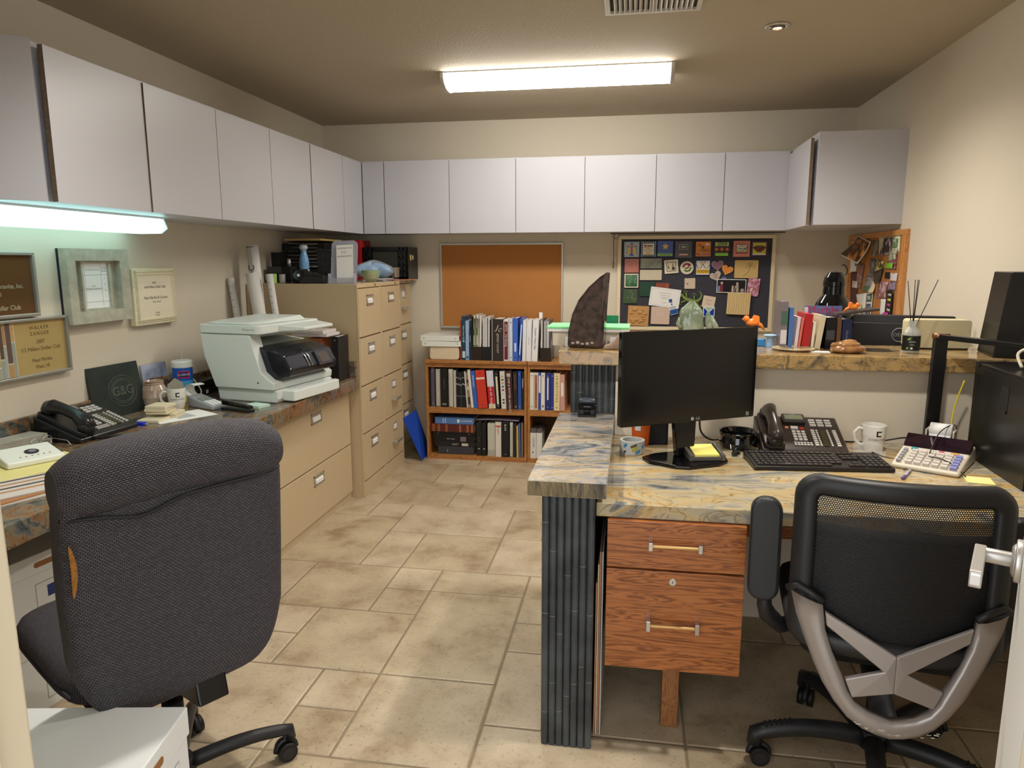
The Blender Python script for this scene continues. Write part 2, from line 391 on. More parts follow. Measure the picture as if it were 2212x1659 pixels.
# lever (on the +Y local face = towards the room's left) 
hz=1.0
b=MB(); b.T=TM((dl-0.075,0.0,hz))
b.cyl((0,0,0),(0,0.009,0),0.033,M_satin,n=32); b.cyl((0,0.009,0),(0,0.014,0),0.027,M_satin,r1=0.02,n=32)
b.cyl((0,0.012,0),(0,0.052,0),0.0115,M_satin)
b.rbx(-0.115,0.014,0.046,0.062,-0.014,0.012,0.006,M_satin,axis='y')
b.build('door_handle',door,bevel=0.002)
b=MB(); b.T=TM((dl-0.075,-0.038,hz)); b.cyl((0,0,0),(0,-0.009,0),0.033,M_satin,n=32); b.cyl((0,-0.009,0),(0,-0.05,0),0.0115,M_satin); b.rbx(-0.115,0.014,-0.062,-0.046,-0.014,0.012,0.006,M_satin,axis='y'); b.build('door_handle',door,bevel=0.002)
b=MB(); b.bx(dl,dl+0.0015,-0.03,-0.008,hz-0.03,hz+0.03,M_satin); b.build('latch_plate',door)

# ================================================================== CEILING FIXTURES
M_lampglow=mat('lamp_diffuser',(255,252,246),0.5,emit=LAMP_MAIN,emit_rgb=(255,250,240))
t=thing('ceiling_lamp','long white wraparound fluorescent lamp glowing on the ceiling','lamp',(-0.425,4.07,ZC))
b=MB(); prof=[]
b.T=Matrix()
def wrap(y0,y1,z): pass
n=14; pts=[]
for i in range(n+1):
    a=PI*i/n; pts.append((-0.115*math.cos(a), -0.012-0.062*math.sin(a)**0.75))
b.prism([(p[0],p[1]) for p in pts]+[(0.115,-0.006),(-0.115,-0.006)],-0.60,0.60,M_lampglow,'x',smooth=False)
b.build('diffuser',t)
M_endcap=mat('lamp_endcap',(188,186,182),0.4)
for s in (-1,1):
    b=MB(); b.prism([(p[0]*1.06,p[1]*1.07) for p in pts]+[(0.122,0),(-0.122,0)],s*0.60,s*0.622,M_endcap,'x'); b.build('end_cap',t,bevel=0.004)
b=MB(); b.bx(-0.6,0.6,-0.118,0.118,-0.007,0,M_endcap); b.build('housing',t)

def downlight(x,y,label,hasobj=True):
    if hasobj:
        t=thing('recessed_spotlight',label,'ceiling light',(x,y,ZC))
        M_bulb=mat('bulb_glow',(255,226,180),0.4,emit=14,emit_rgb=(255,214,160))
        b=MB(); b.lathe([(0.052,0.0),(0.054,-0.004),(0.046,-0.009),(0.036,-0.006),(0.034,0.0),(0.030,0.0)],M_satin,n=40); b.build('trim_ring',t)
        b=MB(); b.lathe([(0.034,-0.004),(0.030,-0.012),(0.022,-0.014),(0.020,-0.006)],mat('gimbal_metal',(120,112,104),0.35,metal=1),n=36); b.build('gimbal',t)
        b=MB(); b.lathe([(0.0,-0.011),(0.012,-0.0105),(0.0205,-0.007),(0.0205,-0.001)],M_bulb,n=28); b.build('bulb',t)
    ld=bpy.data.lights.new('spot_lamp_light','SPOT'); ld.energy=SPOT_W; ld.color=(1.0,0.93,0.84); ld.spot_size=R(150); ld.spot_blend=1.0; ld.shadow_soft_size=0.05
    lo=bpy.data.objects.new('spot_lamp_light',ld); COL.objects.link(lo); lo.location=(x,y,ZC-0.03)
downlight(0.60,3.46,'small round recessed spotlight in satin ring on the ceiling')
downlight(0.60,1.95,'round recessed spotlight above the swivel chair by the desk')
downlight(-1.0,1.95,'round recessed spotlight above the left walkway near the door')
# ceiling vent
t=thing('ceiling_vent','white louvred air vent in the ceiling','vent',(0.06,3.02,ZC))
M_vent=mat('vent_white',(206,202,196),0.5); 
b=MB()
b.bx(-0.19,0.19,0.135,0.155,-0.012,0,M_vent); b.bx(-0.19,0.19,-0.155,-0.135,-0.012,0,M_vent); b.bx(-0.19,-0.17,-0.135,0.135,-0.012,0,M_vent); b.bx(0.17,0.19,-0.135,0.135,-0.012,0,M_vent); b.bx(-0.003,0.003,-0.135,0.135,-0.013,0,M_vent)
b.build('frame',t,bevel=0.002)
b=MB(); b.bx(-0.17,0.17,-0.135,0.135,-0.001,0.0,mat('vent_shadow',(60,58,56),0.8)); b.build('backing',t)
b=MB()
for i in range(8):
    x=-0.155+i*0.02
    b.hexa([(x,-0.135,-0.012),(x+0.003,-0.135,-0.012),(x+0.003,0.135,-0.012),(x,0.135,-0.012),(x+0.01,-0.135,-0.002),(x+0.013,-0.135,-0.002),(x+0.013,0.135,-0.002),(x+0.01,0.135,-0.002)],M_vent)
    x=0.155-i*0.02
    b.hexa([(x-0.003,-0.135,-0.012),(x,-0.135,-0.012),(x,0.135,-0.012),(x-0.003,0.135,-0.012),(x-0.013,-0.135,-0.002),(x-0.01,-0.135,-0.002),(x-0.01,0.135,-0.002),(x-0.013,0.135,-0.002)],M_vent)
b.build('louvres',t)

# ================================================================== UPPER CABINETS
CZ0,CZ1=1.652,2.155; XF=-1.907; YFc=5.0; DT=0.018
def wall_cab_left(y0,y1,doors,label,ajar=()):
    t=thing('wall_cabinet',label,'cabinet',(-2.316,y0,CZ0),0,'white wall cabinets')
    W=y1-y0
    b=MB(); b.bx(0,0.389,0.0005,W-0.0005,0,CZ1-CZ0,M_cab); b.build('carcass',t)
    for k,(d0,d1) in enumerate(doors):
        b=MB(); m=M_cab
        L=d1-d0-0.004; hinge_far=True
        b.bx(0,DT,-L,0,-0.002,CZ1-CZ0-0.012,m)
        b.add([(0,-L-0.0006,-0.002),(DT,-L-0.0006,-0.002),(DT,-L-0.0006,CZ1-CZ0-0.012),(0,-L-0.0006,CZ1-CZ0-0.012)],[(0,1,2,3)],M_cabedge)
        o=b.build('door',t,loc=(0.3905,d1-0.002-y0,0)); o.rotation_euler=(0,0,R(ajar[k]) if k<len(ajar) else 0)
    return t
wall_cab_left(2.152,2.668,[(2.16,2.668)],'white wall cabinet on the left wall with its door ajar above the strip light',ajar=(2.4,))
wall_cab_left(2.668,3.678,[(2.668,3.176),(3.176,3.678)],'two-door white wall cabinet just past the strip light on the left wall',ajar=(0.6,0.0))
wall_cab_left(3.678,4.655,[(3.678,4.165),(4.165,4.655)],'two-door white wall cabinet above the first tan filing cabinet',ajar=(0,0.3))
t=wall_cab_left(4.655,5.303,[(4.655,5.0)],'white corner wall cabinet with one narrow door above the letter trays')
# angled end cabinet
a45=R(42); dx,dy=math.cos(a45),math.sin(a45)
t=thing('wall_cabinet','angled white end cabinet at the left edge nearest the door','cabinet',(-2.316,2.15,CZ0),0,'white wall cabinets')
p0=(0.409-0.02,0.0); p1=(0.0,-(0.389)*dy/dx)
b=MB(); b.prism([(0,0),p0,p1],0,CZ1-CZ0,M_cab,'z'); b.build('carcass',t)
b=MB(); ex=Vector((-dx,-dy)); nx=Vector((dy,-dx))
q0=Vector((0.402,-0.004)); q1=q0+ex*0.5
b.prism([tuple(q0),tuple(q1),tuple(q1+nx*DT),tuple(q0+nx*DT)],-0.002,CZ1-CZ0,M_cab,'z'); b.build('door',t,bevel=0.001)
def wall_cab_back(x0,x1,doors,label,filler=False):
    t=thing('wall_cabinet',label,'cabinet',(x0,YB,CZ0),0,'white wall cabinets')
    b=MB(); b.bx(0.0005,x1-x0-0.0005,-(YB-YFc-DT)+0.002,0,0,CZ1-CZ0,M_cab); b.build('carcass',t)
    for (d0,d1) in doors:
        b=MB(); L=d1-d0-0.004
        b.bx(d0-x0+0.002,d1-x0-0.002,-(YB-YFc),-(YB-YFc-DT),-0.002,CZ1-CZ0-0.006,M_cab)
        b.build('door',t,bevel=0.0008)
    return t
wall_cab_back(-1.905,-0.799,[(-1.905,-1.745),(-1.743,-1.270),(-1.270,-0.799)],'white wall cabinet at the left of the back wall, beside the corner')
wall_cab_back(-0.799,0.148,[(-0.799,-0.325),(-0.325,0.148)],'two-door white wall cabinet above the empty cork board\'s right part')
wall_cab_back(0.148,0.998,[(0.148,0.589),(0.589,0.996)],'two-door white wall cabinet above the dark tile board')
t=thing('wall_cabinet','grey-sided end cabinet in the right corner with its door slightly open','cabinet',(XR,4.327,CZ0),0,'white wall cabinets')
b=MB(); b.bx(-0.46,0,0,YB-4.327,0,CZ1-CZ0+0.0,M_cab); b.build('carcass',t,bevel=0.001)
b=MB(); b.bx(-DT,0,-0.645,0,-0.002,CZ1-CZ0-0.03,M_cab); b.add([(-DT,-0.6456,0),(0,-0.6456,0),(0,-0.6456,CZ1-CZ0-0.03),(-DT,-0.6456,CZ1-CZ0-0.03)],[(0,1,2,3)],M_cabedge)
b.build('door',t,loc=(-0.462,0.668,0),rot=(0,0,R(-1.6)))

# under-cabinet strip light
t=thing('strip_light','bright bluish-white strip light mounted under the left wall cabinets','lamp',(-2.316,1.75,CZ0),0)
M_strip=mat('strip_lens',(215,245,250),0.35,emit=LAMP_UNDER,emit_rgb=(184,236,234))
prof=[(0.06,-0.008),(0.055,-0.05),(0.075,-0.072),(0.19,-0.072),(0.222,-0.05),(0.205,-0.008)]
b=MB(); b.prism(prof,0,1.27,M_strip,'y'); b.build('lens',t,bevel=0.004)
b=MB(); b.bx(0.05,0.215,-0.002,1.275,-0.008,0,M_white); b.build('housing',t)
b=MB(); b.prism([(p[0]*1.0+0.0,p[1]*1.0) for p in prof],1.27,1.285,mat('strip_endcap',(210,232,224),0.4,emit=0.35,emit_rgb=(190,235,230)),'y'); b.build('end_cap',t,bevel=0.004)

# ================================================================== LEFT COUNTER
b=MB(); b.bx(XL+.002,-1.61,0.62,4.052,0.697,0.765,G_dark); b.bx(XL+.002,XL+0.02,0.62,4.052,0.765,0.862,G_dark); b.bx(XL+0.02,-1.62,4.032,4.052,0.765,0.862,G_dark)
tag(b.build('granite_worktop',bevel=0.004),'long swirled dark granite worktop along the left wall under the printer','worktop')

def pull(b,x,yc,zc,w=0.11,h=0.075):
    """recessed square pull with bright bezel on a +X facing drawer front"""
    e=0.007
    b.bx(x,x+0.003,yc-w/2,yc+w/2,zc+h/2-e,zc+h/2,M_satin); b.bx(x,x+0.003,yc-w/2,yc+w/2,zc-h/2,zc-h/2+e,M_satin)
    b.bx(x,x+0.003,yc-w/2,yc-w/2+e,zc-h/2,zc+h/2,M_satin); b.bx(x,x+0.003,yc+w/2-e,yc+w/2,zc-h/2,zc+h/2,M_satin)
    b.bx(x,x+0.001,yc-w/2,yc+w/2,zc-h/2,zc+h/2,mat('pull_recess',(164,152,128),0.45,metal=0.2))
    b.hexa([(x,yc-w*0.36,zc-h*0.15),(x+0.006,yc-w*0.36,zc-h*0.28),(x+0.006,yc+w*0.36,zc-h*0.28),(x,yc+w*0.36,zc-h*0.15),(x,yc-w*0.36,zc+h*0.2),(x+0.006,yc-w*0.36,zc+h*0.02),(x+0.006,yc+w*0.36,zc+h*0.02),(x,yc+w*0.36,zc+h*0.2)],M_white)
# lateral file
t=thing('lateral_file_cabinet','tan two-drawer lateral file cabinet under the granite worktop','filing cabinet',(-1.672,3.09,0))
b=MB(); b.bx(-0.5,-0.012,0,0.955,0.0,0.694,M_filet); b.build('body',t,bevel=0.002)
for (z0,z1) in ((0.05,0.345),(0.353,0.69)):
    b=MB(); b.bx(-0.012,0.0,0.008,0.947,z0,z1,M_filet); o=b.build('drawer',t,bevel=0.002)
    b=MB(); pull(b,0,0.48,z1-0.075,0.13,0.06); b.build('handle',o)
# vertical files
def vfile(y0,x,wid,label,bars):
    t=thing('filing_cabinet',label,'filing cabinet',(x,y0,0),0,'tall tan filing cabinets')
    D=x-XL-0.004
    b=MB(); b.bx(-D,-0.014,0.001,wid-0.001,0,1.321,M_filet); b.bx(-0.014,0,0.001,wid-0.001,1.298,1.321,M_filet); b.bx(-0.014,0,0.001,wid-0.001,0,0.095,M_filet); b.bx(-0.014,0,0.001,0.012,0.095,1.298,M_filet); b.bx(-0.014,0,wid-0.012,wid-0.001,0.095,1.298,M_filet)
    b.build('body',t,bevel=0.0015)
    zs=[1.294,0.996,0.698,0.399,0.099]
    for k in range(4):
        b=MB(); b.bx(-0.013,0.002,0.014,wid-0.014,zs[k+1]+0.006,zs[k]-0.003,M_filet); o=b.build('drawer',t,bevel=0.002)
        b=MB()
        if k in bars:
            zc=zs[k]-0.075; yc=wid/2
            b.bx(0.002,0.005,yc-0.04,yc+0.04,zc-0.027,zc+0.027,M_satin); b.bx(0.005,0.006,yc-0.03,yc+0.03,zc-0.018,zc+0.018,M_white); b.build('label_holder',o)
            b=MB(); zh=zc-0.10
            b.bx(0.002,0.032,yc-0.055,yc-0.043,zh-0.008,zh+0.008,M_satin); b.bx(0.002,0.032,yc+0.043,yc+0.055,zh-0.008,zh+0.008,M_satin); b.bx(0.026,0.038,yc-0.055,yc+0.055,zh-0.011,zh+0.011,M_satin); b.build('handle',o,bevel=0.003)
        else:
            pull(b,0.002,wid/2-0.0,zs[k]-0.075,0.115,0.068); b.build('handle',o)
    b=MB(); b.cyl((0,wid-0.1,1.309),(0.003,wid-0.1,1.309),0.006,M_black,n=14); b.build('lock',t)
    return t
vfile(4.056,-1.602,0.402,'tall tan four-drawer filing cabinet nearest the printer',())
vfile(4.459,-1.602,0.398,'tall tan filing cabinet, middle of the three, bar handles on its two lower drawers',(2,3))
vfile(4.862,-1.648,0.40,'tall tan filing cabinet, farthest in the corner, bar handle on its top drawer',(0,))

# ================================================================== BOOKCASES
def bookcase(x0,x1,label):
    t=thing('bookcase',label,'bookcase',(x0,5.003,0),0,'low oak bookcases')
    W=x1-x0; D=YB-5.003
    for k,x in enumerate((0,W-0.019)):
        b=MB(); b.bx(x,x+0.019,0.004,D,0,0.722,M_oak); b.build('side_panel',t,bevel=0.001)
    b=MB(); b.bx(-0.003 if x0<-1 else 0,W,-0.006,D,0.722,0.745,M_oakx); b.build('top',t,bevel=0.003)
    b=MB(); b.bx(0.019,W-0.019,0.006,0.02,0.692,0.722,M_oakx); b.build('top_rail',t)
    b=MB(); b.bx(0.019,W-0.019,0.008,D-0.008,0.374,0.394,M_oakx); b.bx(0.019,W-0.019,0.006,0.02,0.348,0.374,M_oakx); b.build('shelf',t,bevel=0.001)
    b=MB(); b.bx(0.019,W-0.019,0.008,D-0.008,0.012,0.032,M_oakx); b.bx(0.0,W,-0.002,0.01,0.0,0.032,M_oakx); b.build('bottom_board',t,bevel=0.001)
    b=MB(); b.bx(0.0,W,D-0.006,D-0.001,0.0,0.722,mat('bookcase_back',(96,70,44),0.7)); b.build('back_panel',t)
bookcase(-1.473,-0.720,'low oak bookcase full of binders and sample books, left one under the cork board')
bookcase(-0.716,0.035,'low oak bookcase partly hidden behind the counter end')

# ================================================================== RIGHT COUNTER: low end wall, ledge, pony wall, bar, desk
M_node=mat('bamboo_node',(122,126,126),0.5)
def canes(b,x0,x1,y,z0,z1,n,seed,axis='x',dirn=-1):
    rnd=random.Random(seed); wd=(x1-x0)/n
    for i in range(n):
        xc=x0+wd*(i+0.5); z=z0
        knots=[z0]; zz=z0+rnd.uniform(0.05,0.3)
        while zz<z1-0.03: knots.append(zz); zz+=rnd.uniform(0.2,0.42)
        knots.append(z1)
        for a,c in zip(knots[:-1],knots[1:]):
            poly=[(xc-wd*0.485,0.0)]+[(xc-wd*0.47*math.cos(PI*k/12), -0.0075*math.sin(PI*k/12)-0.001) for k in range(13)]+[(xc+wd*0.485,0.0)]
            pl=[(p[0],y-p[1]*dirn) if axis=='x' else (y-p[1]*dirn,p[0]) for p in poly]
            # slight swelling at the node
            b.prism(pl,a+0.0009,c-0.0009,M_bamboo,'z',smooth=False)
            if c<z1 and axis=='x': b.prism([(q[0],q[1]-0.0004) for q in pl],c-0.0009,c+0.0009,M_node,'z')
b=MB(); b.bx(-0.228,-0.088,1.955,2.868,0,0.795,mat('end_wall_core',(40,40,42),0.8))
root=thing('counter_end_wall','low end wall clad in charcoal bamboo-shaped stone tiles beside the desk','counter end')
b.build('core',root)
b=MB(); canes(b,-0.236,-0.083,1.9535,0.0,0.795,7,3,'x',-1)
b.build('bamboo_cladding',root)
b=MB(); canes(b,1.955,2.868,-0.2295,0.0,0.795,38,5,'y',-1); b.build('bamboo_cladding',root)
b=MB(); b.bx(-0.275,-0.052,1.925,2.852,0.7955,0.84,G_ledge); 
b2=MB(); 
b.bx(-0.274,-0.053,1.9235,1.925,0.797,0.839,G_edge)
tag(b.build('granite_ledge',bevel=0.002),'narrow raised granite ledge on the bamboo-tiled counter end','ledge')
b=MB(); b.bx(-0.225,-0.05,2.87,3.0,0,1.044,M_wall); b.bx(-0.05,XR,2.87,3.0,0,1.044,M_wall); struct(b.build('wall_counter'))
b=MB(); canes(b,-0.232,-0.05,2.869,0.841,1.044,7,9,'x',-1); tag(b.build('bamboo_tile_panel'),'small upright panel of charcoal bamboo tiles above the ledge end','tile panel')
b=MB(); b.bx(-0.278,XR,2.812,3.20,1.045,1.10,G_bar); tag(b.build('granite_bar_top',bevel=0.004),'long raised granite bar top carrying the marble sculpture','bar top')
b=MB(); b.bx(-0.083,XR,2.0,2.868,0.7175,0.76,G_light); tag(b.build('granite_desk_top',bevel=0.003),'pale swirled granite desk top under the black monitor','desk top')
# pedestal
t=thing('drawer_pedestal','two-drawer wood-grain pedestal hung under the granite desk','drawer unit',(-0.049,1.985,0))
b=MB(); b.bx(0.006,0.382,0.02,0.5,0.262,0.716,woodmat('pedestal_side',(120,74,40),(88,50,26),4,'Y',0.4)); b.build('body',t,bevel=0.001)
for (z0,z1,hzz,nm) in ((0.572,0.714,0.650,1),(0.256,0.566,0.407,2)):
    b=MB(); b.bx(0,0.389,0,0.019,z0,z1,M_drw); o=b.build('drawer_front',t,bevel=0.0015)
    b=MB()
    xa,xb=0.124,0.262
    for x in (xa,xb): b.bx(x-0.006,x+0.006,-0.03,0.0,hzz-0.016 if nm==2 else hzz-0.012,hzz+0.016 if nm==2 else hzz+0.012,M_chrome)
    b.cyl((xa,-0.023,hzz),(xb,-0.023,hzz),0.0048,mat('brass_rod',(206,166,104),0.35,metal=0.3),n=12); b.build('handle',o,bevel=0.001)
    if nm==2:
        b=MB(); b.cyl((0.19,0,0.537),(0.19,-0.005,0.537),0.010,M_satin,n=24); b.bx(0.189,0.191,-0.0055,-0.0045,0.533,0.541,M_black); b.build('lock',o)
b=MB(); b.bx(0.128,0.180,2.09,2.14,0,0.262,woodmat('post_wood',(150,100,56),(120,74,38),5,'Z',0.45)); tag(b.build('support_post',bevel=0.003),'square wooden post holding up the drawer pedestal','post')
b=MB(); b.bx(0.36,1.2,2.835,2.868,0.36,0.71,M_drw); tag(b.build('modesty_panel'),'brown wood-grain panel under the rear of the desk','panel')
# ================================================================== CHAIRS
def sgn(v): return -1 if v<0 else 1
def supell(t,n): 
    c,s_=math.cos(t),math.sin(t); return sgn(c)*abs(c)**(2/n), sgn(s_)*abs(s_)**(2/n)
M_weave=weave('charcoal_weave',(20,19,23),(104,100,108),1.0,1.0)
_w=M_weave.node_tree.nodes
for nd in _w:
    if nd.type=='TEX_BRICK':
        nd.inputs['Brick Width'].default_value=0.0085; nd.inputs['Row Height'].default_value=0.0042; nd.inputs['Mortar Size'].default_value=0.0014
M_nylon=mat('black_nylon',(34,34,36),0.45)
M_rubber=mat('caster_rubber',(20,20,22),0.5)
def cushion(name,parent,hw,dp,z0,z1,yc,mt,exp=4,zexp=3,nu=48,nv=20,xc=0,taper=lambda z:1.0,ycf=lambda z:0.0,per=None,lay=False,**k):
    """pillow-like closed form: superellipse section, rounded off at both ends. (lay=True: same, long axis along z anyway)"""
    b=MB(); H=z1-z0
    S=[]; M_=720
    for i in range(M_+1):
        c,s_=supell(2*PI*i/M_,exp); S.append((hw*c,dp*s_))
    Lc=[0]
    for a,c in zip(S[:-1],S[1:]): Lc.append(Lc[-1]+math.hypot(c[0]-a[0],c[1]-a[1]))
    PT=Lc[-1]; tt=[]; k_=0
    for i in range(nu+1):
        q=PT*i/nu
        while k_<M_-1 and Lc[k_+1]<q: k_+=1
        f_=min(1,max(0,(q-Lc[k_])/max(1e-9,Lc[k_+1]-Lc[k_]))); tt.append(((S[k_][0]*(1-f_)+S[k_+1][0]*f_)/hw,(S[k_][1]*(1-f_)+S[k_+1][1]*f_)/dp))
    def fn(u,v):
        qq=tt[int(round(u*nu))%nu]; e=-1+2*v
        ph=e*PI/2; r=abs(math.cos(ph))**(2/zexp); zz=sgn(math.sin(ph))*abs(math.sin(ph))**(2/zexp)
        z=z0+H*(zz+1)/2; c,s_=qq; tp=taper((zz+1)/2)
        return (xc+hw*tp*r**0.6*c if False else xc+hw*tp*(1-(1-r)*min(1,H/(2*hw)*1.2))*c, yc+ycf((zz+1)/2)+dp*r*s_, z)
    P=PT
    b.grid(fn,nu,nv,mt,closed_u=True,uvfn=lambda u,v:(u*P,fn(0,v)[2]*1.02))
    # end caps
    for v in (0,1):
        c=Vector((0,0,0)); ring=[Vector(fn(i/nu,v)) for i in range(nu)]
        for q in ring: c+=q
        c/=nu; o=len(b.v)
        fs=[(i,(i+1)%nu,nu) if v==1 else ((i+1)%nu,i,nu) for i in range(nu)]
        b.add(ring+[c],fs,mt,True)
    return b.build(name,parent,**k)
def caster(parent,x,y,az,mt):
    c=thing_part=MB(); 
    ox,oy=math.cos(az),math.sin(az)
    b=MB()
    for s in (-1,1):
        cx,cy=x-oy*0.014*s,y+ox*0.014*s
        b.cyl((cx-oy*0.010*s,cy+ox*0.010*s,0.028),(cx+oy*0.008*s,cy-ox*0.008*s,0.028),0.0275,M_rubber,n=26)
        b.cyl((cx-oy*0.0105*s,cy+ox*0.0105*s,0.028),(cx-oy*0.0115*s,cy+ox*0.0115*s,0.028),0.018,M_nylon,n=20)
    b.tube([(x+ox*0.03*math.cos(a),y+oy*0.03*math.cos(a),0.028+0.032*math.sin(a)) for a in [PI*k/8 for k in range(9)]],0.008,M_nylon,n=8)
    b.cyl((x,y,0.04),(x,y,0.085),0.007,M_nylon,n=10)
    return b.build('caster',parent)
def base5(root,R0,az0,mt,arch=0.02,r0=0.021,r1=0.017,flat=1.0,step=72,ribs=False):
    for k in range(5):
        az=R(az0+72*k); ox,oy=math.cos(az),math.sin(az); b=MB()
        path=[]; n=10
        for i in range(n+1):
            s_=i/n; r=0.03+(R0-0.03+0.012)*s_; z=0.105+arch*math.sin(PI*s_*0.8)-0.028*s_
            path.append((ox*r,oy*r,z))
        path.append((ox*(R0+0.014),oy*(R0+0.014),0.062))
        b.tube(path,[r0+(r1-r0)*i/(n+1) for i in range(n+2)],mt,n=12,flat=flat)
        if ribs:
            for q in range(6):
                r=R0-0.085+q*0.014; z=0.105+arch*math.sin(PI*(r/R0)*0.8)-0.028*(r/R0)+r0*flat*0.8
                b.T=Matrix(); b.bx(0,0,0,0,0,0,mt) if False else None
                b.T=TM((ox*r,oy*r,z),(0,0,az)); b.bx(-0.003,0.003,-0.013,0.013,-0.002,0.004,M_rubber); b.T=Matrix()
        leg=b.build('leg',root)
        caster(leg,ox*R0,oy*R0,az+0.6*k,mt)
# ---- the big upholstered chair, left
ch=thing('office_chair','charcoal woven-fabric office chair with a torn seam, at the left counter','chair',(-1.178,1.56,0),R(58))
def lean(v): return -0.035*v+0.045*(v-0.45)**2*-1
def tp(v): return 0.80+0.2*min(1,v/0.30)**0.7 - 0.02*max(0,v-0.8)
cushion('backrest',ch,0.247,0.050,0.445,1.045,-0.185,M_weave,exp=7,zexp=7,xc=-0.036,taper=tp,ycf=lean,nu=64,nv=40)
def roll_y(v): return 0
# head roll wrapping the top
b=MB(); 
def hr(u,v):
    x=-1+2*v; t=2*PI*u
    r=0.078*(1-abs(x)**7*0.45); zc=1.003+0.010*math.cos(x*2.2); 
    return (-0.036+0.247*x, -0.232+0.062*math.cos(t)*(1-abs(x)**9*0.4), zc+r*math.sin(t)*1.02-0.0)
b.grid(hr,28,40,M_weave,closed_u=True,uvfn=lambda u,v:(v*0.49,u*0.44))
for v in (0,1):
    ring=[Vector(hr(i/28,v)) for i in range(28)]; c=sum(ring,Vector())/28; c.x+=(-0.006 if v==0 else 0.006)
    b.add(ring+[c],[(i,(i+1)%28,28) for i in range(28)],M_weave,True)
b.build('head_roll',ch)
M_pip=mat('piping',(30,30,36),0.6)
b=MB(); pth=[]
for i in range(33):
    s_=i/32; x=-0.036+0.243*(-1+2*s_); sag=0.022*math.exp(-((s_-0.30)/0.13)**2)
    pth.append((x,-0.232-0.046+0.03*abs(2*s_-1)**8,0.985-0.046-sag+0.01*s_))
b.tube(pth,0.0042,M_pip,n=8); b.build('piping',ch)
# torn seam near the back's left edge
M_foam=mat('orange_foam',(176,116,52),0.9,noise=(200,0.5,(120,86,40)))
b=MB()
def tear(u,v):
    z=0.775+0.115*(v); wv=0.006*math.sin(PI*v)**0.6
    return (-0.036-0.236+(u-0.5)*2*wv+0.006*math.sin(v*3), -0.185-0.0485-0.03*max(0,v*0)+lean(0.45)-0.012, z)
b.grid(tear,4,14,M_foam); o=b.build('tear',ch,solid=0.002)
# seat
sc_=MB()
cushion('seat',ch,0.25,0.055,0,0.5,0,M_weave,exp=4,zexp=6,nu=56,nv=24).matrix_local=TM((-0.02,-0.15,0.49),(-PI/2,0,0))
b=MB(); b.rbx(-0.22,0.18,-0.12,0.30,0.415,0.437,0.06,M_blackm,n=6); b.build('seat_shell',ch,bevel=0.004)
b=MB(); b.tube([(-0.265,-0.13,0.49),(-0.27,0.05,0.486),(-0.265,0.3,0.486)],0.005,M_pip); b.build('seat_piping',ch)
b=MB(); b.cyl((0,0,0.12),(0,0,0.30),0.027,M_nylon); b.cyl((0,0,0.30),(0,0,0.40),0.015,M_chrome); b.cyl((0,0,0.08),(0,0,0.13),0.038,M_nylon); b.build('column',ch)
b=MB(); b.bx(-0.07,0.07,-0.10,0.12,0.375,0.415,M_blackm); b.build('tilt_mechanism',ch,bevel=0.01)
b=MB(); b.hexa([(-0.035,-0.25,0.405),(0.04,-0.25,0.405),(0.04,-0.1,0.385),(-0.035,-0.1,0.385),(-0.035,-0.235,0.47),(0.04,-0.235,0.47),(0.04,-0.09,0.41),(-0.035,-0.09,0.41)],M_gloss if False else mat('bracket_plastic',(18,18,20),0.25)); b.build('back_bracket',ch,bevel=0.005)
base5(ch,0.29,-13,M_nylon)

# ---- mesh-back chair, right
mc=thing('task_chair','black mesh-back task chair with a silver X-shaped back brace at the desk','chair',(0.72,1.99,0),R(-7))
M_fr=mat('chair_frame_black',(30,31,34),0.45); M_silver=mat('silver_paint',(164,158,156),0.33,metal=0.45)
def meshmat():
    m=bpy.data.materials.new('chair_mesh_cloth'); m.use_nodes=True; nt=m.node_tree; L=nt.links; b=nt.nodes['Principled BSDF']
    b.inputs['Base Color'].default_value=(0.010,0.010,0.012,1); b.inputs['Roughness'].default_value=0.6
    tc=nt.nodes.new('ShaderNodeTexCoord'); br=nt.nodes.new('ShaderNodeTexBrick'); br.inputs['Scale'].default_value=1.0
    br.inputs['Brick Width'].default_value=0.0052; br.inputs['Row Height'].default_value=0.0072*0.7; br.inputs['Mortar Size'].default_value=0.0011; br.inputs['Mortar Smooth'].default_value=0
    br.inputs['Color1'].default_value=(0,0,0,1); br.inputs['Color2'].default_value=(0,0,0,1); br.inputs['Mortar'].default_value=(1,1,1,1)
    L.new(tc.outputs['UV'],br.inputs['Vector']); L.new(br.outputs['Color'],b.inputs['Alpha'])
    return m
M_mesh=meshmat(); CX=-0.04
def backy(x,z): # bowed shell (local y): wraps forward at the sides, slight lumbar
    return -0.30+0.9*((x-CX)**2)+0.10*(z-0.62)**2*(1 if z>0.62 else -0.6)
